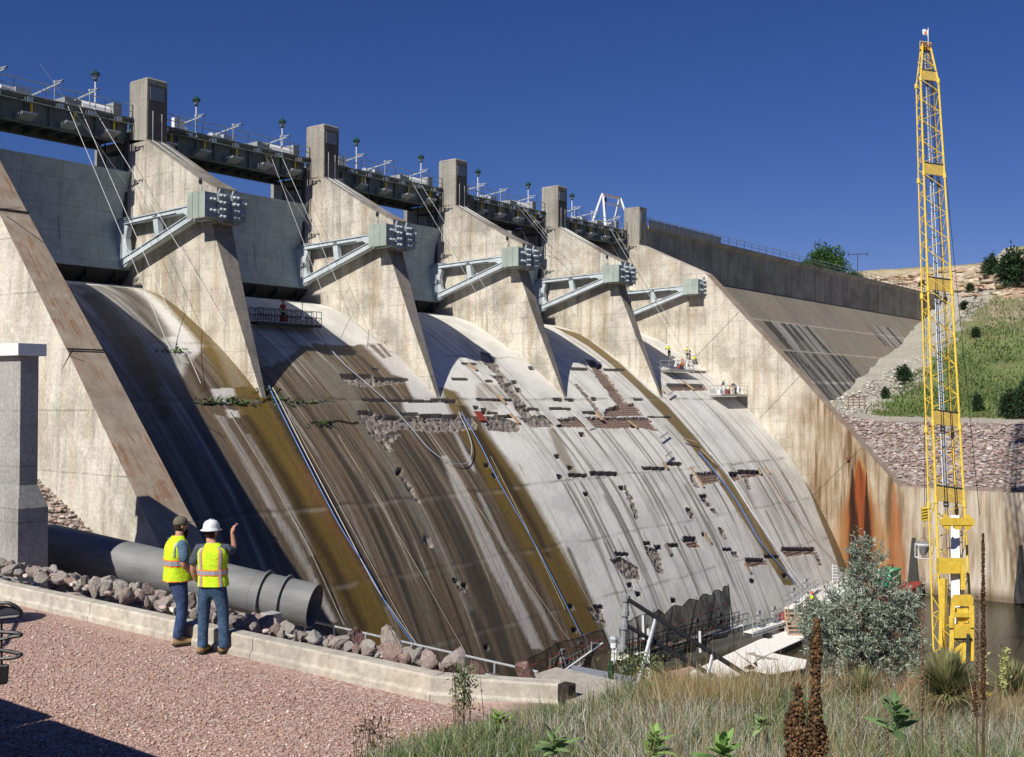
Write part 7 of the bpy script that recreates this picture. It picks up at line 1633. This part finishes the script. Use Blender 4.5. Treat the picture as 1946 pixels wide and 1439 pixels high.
def rosette(label, px, D, s_, n_=14, seed=0, upright=.5, col=(.16, .26, .07), name='mullein_rosette'):
    rs = np.random.RandomState(seed); base = at(px, D); t = thing(name, label, 'plant', base); V, F, C = [], [], []
    for k in range(n_):
        az = k*2.4+rs.rand()*1.3; el = upright*.6+(1.3-upright*.6)*(k/n_)+rs.randn()*.22; ln = s_*(1.05-.55*k/n_)*(.6+.6*rs.rand()); wd = ln*(.3+.16*rs.rand())
        d0 = np.array([math.cos(az), math.sin(az), 0]); sd = np.array([-math.sin(az), math.cos(az), 0]); p = base+ez*s_*.9*(k/n_)**1.3*upright; e_ = el; row = []; 
        for q in range(7):
            f = q/6; w_ = wd*math.sin(math.pi*min(1, f*.92+.06))**.8*.5; dr = d0*math.cos(e_)+ez*math.sin(e_); nn_ = np.cross(sd, dr)
            row.append([p-sd*w_-nn_*w_*.35*-1, p+0*sd, p+sd*w_+nn_*w_*.35]); p = p+dr*ln/6; e_ -= .10+.14*rs.rand()
        o_ = len(V)
        cc = np.array(col)*(.6+.75*rs.rand())
        for q in range(7):
            V += row[q]; C += [cc*1.0, cc*1.35, cc*1.0]
        for q in range(6):
            for j in (0, 1): F.append((o_+q*3+j, o_+q*3+j+1, o_+q*3+4+j, o_+q*3+3+j))
    npmesh('leaves', V, F, LEAF, np.array(C), parent=t, smooth=True); return t
rosette('bright green leafy spike at the end of the kerb, tallest of the leafy plants', (945, 1400), 9.6, .20, 26, 1, 1.0, (.22, .34, .09), 'leafy_weed')
for i, (px, D, s_, lab, c_) in enumerate((((1052, 1434), 7.4, .24, 'broad leaved green weed in the grass below the kerb end', (.17, .25, .10)), ((848, 1436), 9.0, .13, 'small leafy weed at the bottom edge by the gravel', (.18, .27, .08)), ((1245, 1440), 7.2, .2, 'green leafy weed at the bottom middle of the grass', (.20, .31, .09)),
     ((1700, 1395), 4.9, .17, 'broad leaved dark green mullein right of the thick dead stalk', (.13, .21, .08)), ((1450, 1385), 8.2, .12, 'small pale green weed in the tan grass left of the thick stalk', (.20, .29, .11)), ((1375, 1452), 6.4, .2, 'low green weed at the bottom edge, middle right', (.17, .28, .08)),)):
    rosette(lab, px, D, s_, 16+5*(i % 3), 20+i, .55+.15*(i % 4), c_, 'leafy_weed')
def yucca(label, px, D, R_, n_, seed, flowers=0):
    rs = np.random.RandomState(seed); base = at(px, D); t = thing('yucca', label, 'plant', base)
    az = rs.rand(n_)*6.283; el = rs.rand(n_)**.7*1.35+.1; d = np.stack([np.cos(az)*np.cos(el), np.sin(az)*np.cos(el), np.sin(el)], -1); ln = R_*(.75+.35*rs.rand(n_)); sd = np.stack([-np.sin(az), np.cos(az), 0*az], -1)
    P0 = base+d*.03; P1 = base+d*ln[:, None]*.5; P2 = base+d*ln[:, None]; P2[:, 2] -= .10*ln*np.cos(el)*1.5; w_ = (.010+.006*rs.rand(n_))[:, None]*R_/.6
    V = np.stack([P0-sd*w_, P0+sd*w_, P1+sd*w_*.8, P1-sd*w_*.8, P2], 1).reshape(-1, 3); F = (np.array([(0, 1, 2), (0, 2, 3), (3, 2, 4)])[None]+np.arange(n_)[:, None, None]*5).reshape(-1, 3)
    c = np.array([.25, .28, .12])*(.6+.7*rs.rand(n_, 1)); y_ = rs.rand(n_) < .3; c[y_] = np.array([.42, .36, .17]); npmesh('leaves', V, F, LEAF, np.repeat(c, 5, 0), parent=t)
    return t
yucca('large spiky yucca at the foot of the crane', (1800, 1325), 10.5, .50, 900, 1); yucca('smaller spiky yucca left of the large one under the silver tree', (1640, 1330), 11.5, .38, 420, 2); yucca('spiky yucca clump at the right edge of the bank', (1925, 1325), 11.5, .42, 420, 3)
def mulleinflower(px, D, h, lab):
    rs = np.random.RandomState(int(px[0])); top = at(px, D); t = thing('flower_stalk', lab, 'plant', top-ez*h); MB().tube([top-ez*h, top], [.012, .006], 6).build('stem', plain('green_stem', (.22, .27, .10), .8), t)
    n_ = 90; f = rs.rand(n_); c = top-ez*(f*h*.7)[:, None]+rs.randn(n_, 3)*.014; V, F, C = leaf_quads(c, rs.randn(n_, 3)*.7+np.array([0, 0, .3]), rs.randn(n_, 3), np.full(n_, .03), np.full(n_, .022), np.array([.55, .55, .22])*(.7+.5*rs.rand(n_, 1))); npmesh('blossom', V, F, LEAF, C, parent=t)
mulleinflower((1906, 1234), 11, .55, 'left pale yellow flower stalk at the right edge of the bank'); mulleinflower((1912, 1238), 11.2, .5, 'right pale yellow flower stalk at the right edge of the bank'); mulleinflower((1870, 1236), 11, .5, 'pale yellow flower stalk beside the tall dead stalk')
def shrub(label, px, D, w_, h, n_, col, seed):
    rs = np.random.RandomState(seed); base = at(px, D); t = thing('shrub', label, 'shrub', base); P = base+e1*(rs.randn(n_)*w_*.4)[:, None]+e2*(rs.randn(n_)*w_*.4)[:, None]+ez*(rs.rand(n_)**.8*h)[:, None]; d = rs.randn(n_, 3)+np.array([0, 0, .6]); d /= np.linalg.norm(d, axis=1)[:, None]
    V, F, C = leaf_quads(P, d, rs.randn(n_, 3), .03+.03*rs.rand(n_), .012+.012*rs.rand(n_), np.array(col)*(.6+.8*rs.rand(n_, 1))); npmesh('leaves', V, F, LEAF, C, parent=t)
    b = [base+e1*rs.randn()*w_*.4+e2*rs.randn()*w_*.4 for _ in range(14)]
    for q in b: MB().tube([q-ez*.1, q+ez*h*(.7+.4*rs.rand())+e1*rs.randn()*.06], [.004, .002], 4).build('stem', M['stem'], t)
shrub('green weedy clump with upright stems at the right end of the slab', (1215, 1330), 13.5, .45, .55, 900, (.15, .20, .07), 3); shrub('dry twiggy weed at the edge of the gravel, left of the grass', (705, 1425), 10.4, .25, .28, 160, (.12, .10, .06), 4); shrub('green feathery weed in front of the kerb', (880, 1360), 11.2, .16, .5, 420, (.13, .17, .07), 5)

# ================================================================== THE TRUCK AT THE LEFT EDGE
def truck():
    t = thing('truck', 'black corner of a parked truck with mirror and tubular brackets, cut by the left edge', 'truck', (-46.5, -63, -28))
    g = -28.0
    MB().box(-48.4, -45.2, -65.2, -62.5, g+.5, g+1.9).build('body', M['black'], t, bevel=.05)
    MB().box(-48.4, -45.2, -62.49, -60.9, g+.5, g+1.98).build('cab', M['black'], t, bevel=.05)
    for x in (-48.0, -45.4):
        for y in (-64.6, -61.6): b = MB(); b.lathe((x-.2, y, g+.42), [(.2, 0), (.42, .02), (.42, .24), (.2, .26)], 20, axis=(1, 0, 0)); b.build('wheel', M['black'], t)
    D_ = 9.0
    MB().hexa([at(p, D_+o) for o in (0, .35) for p in ((-170, 1262), (18, 1262), (15, 1300), (-170, 1325))]).build('bumper_end', M['black'], t, bevel=.02)
    def loop(pts, r=.018):
        MB().tube([at(p, D_) for p in catmull(pts, 4)] if len(pts) > 2 else [at(p, D_) for p in pts], r, 6).build('bracket', M['black'], t)
    loop([(-160, 1232), (-5, 1216), (20, 1211), (38, 1208), (40, 1206), (30, 1203), (5, 1201), (-60, 1196)], .016); loop([(-160, 1262), (5, 1252), (36, 1247), (40, 1243), (25, 1240), (5, 1236), (-60, 1225)], .016)
    loop([(-160, 1180), (-30, 1156), (5, 1146), (25, 1150), (40, 1163), (36, 1171), (10, 1174), (-60, 1184)], .016); loop([(3, 1180), (3, 1262)], .01)
    MB().rings([[at(p, D_+o) for p in ((-40, 1160), (6, 1150), (26, 1154), (36, 1164), (-40, 1176))] for o in (.02, .05)]).build('mirror', M['darksteel'], t)
    b = MB(); b.tube([(-46.0, -61.0, g+1.9), (-44.0, -58.6, g+2.2), (-42.9, -57.1, g+2.1)], .03, 6); b.build('disc_arm', M['black'], t)  # unseen arm, made up to carry the shadow-casting disc
    b = MB(); b.lathe((-42.75, -56.9, g+2.0), [(.1, -.1), (.42, -.06), (.46, .0), (.42, .06), (.1, .1)], 18); b.build('shadow_disc', M['black'], t, smooth=True)  # unseen disc added to cast a round shadow on the gravel
truck()
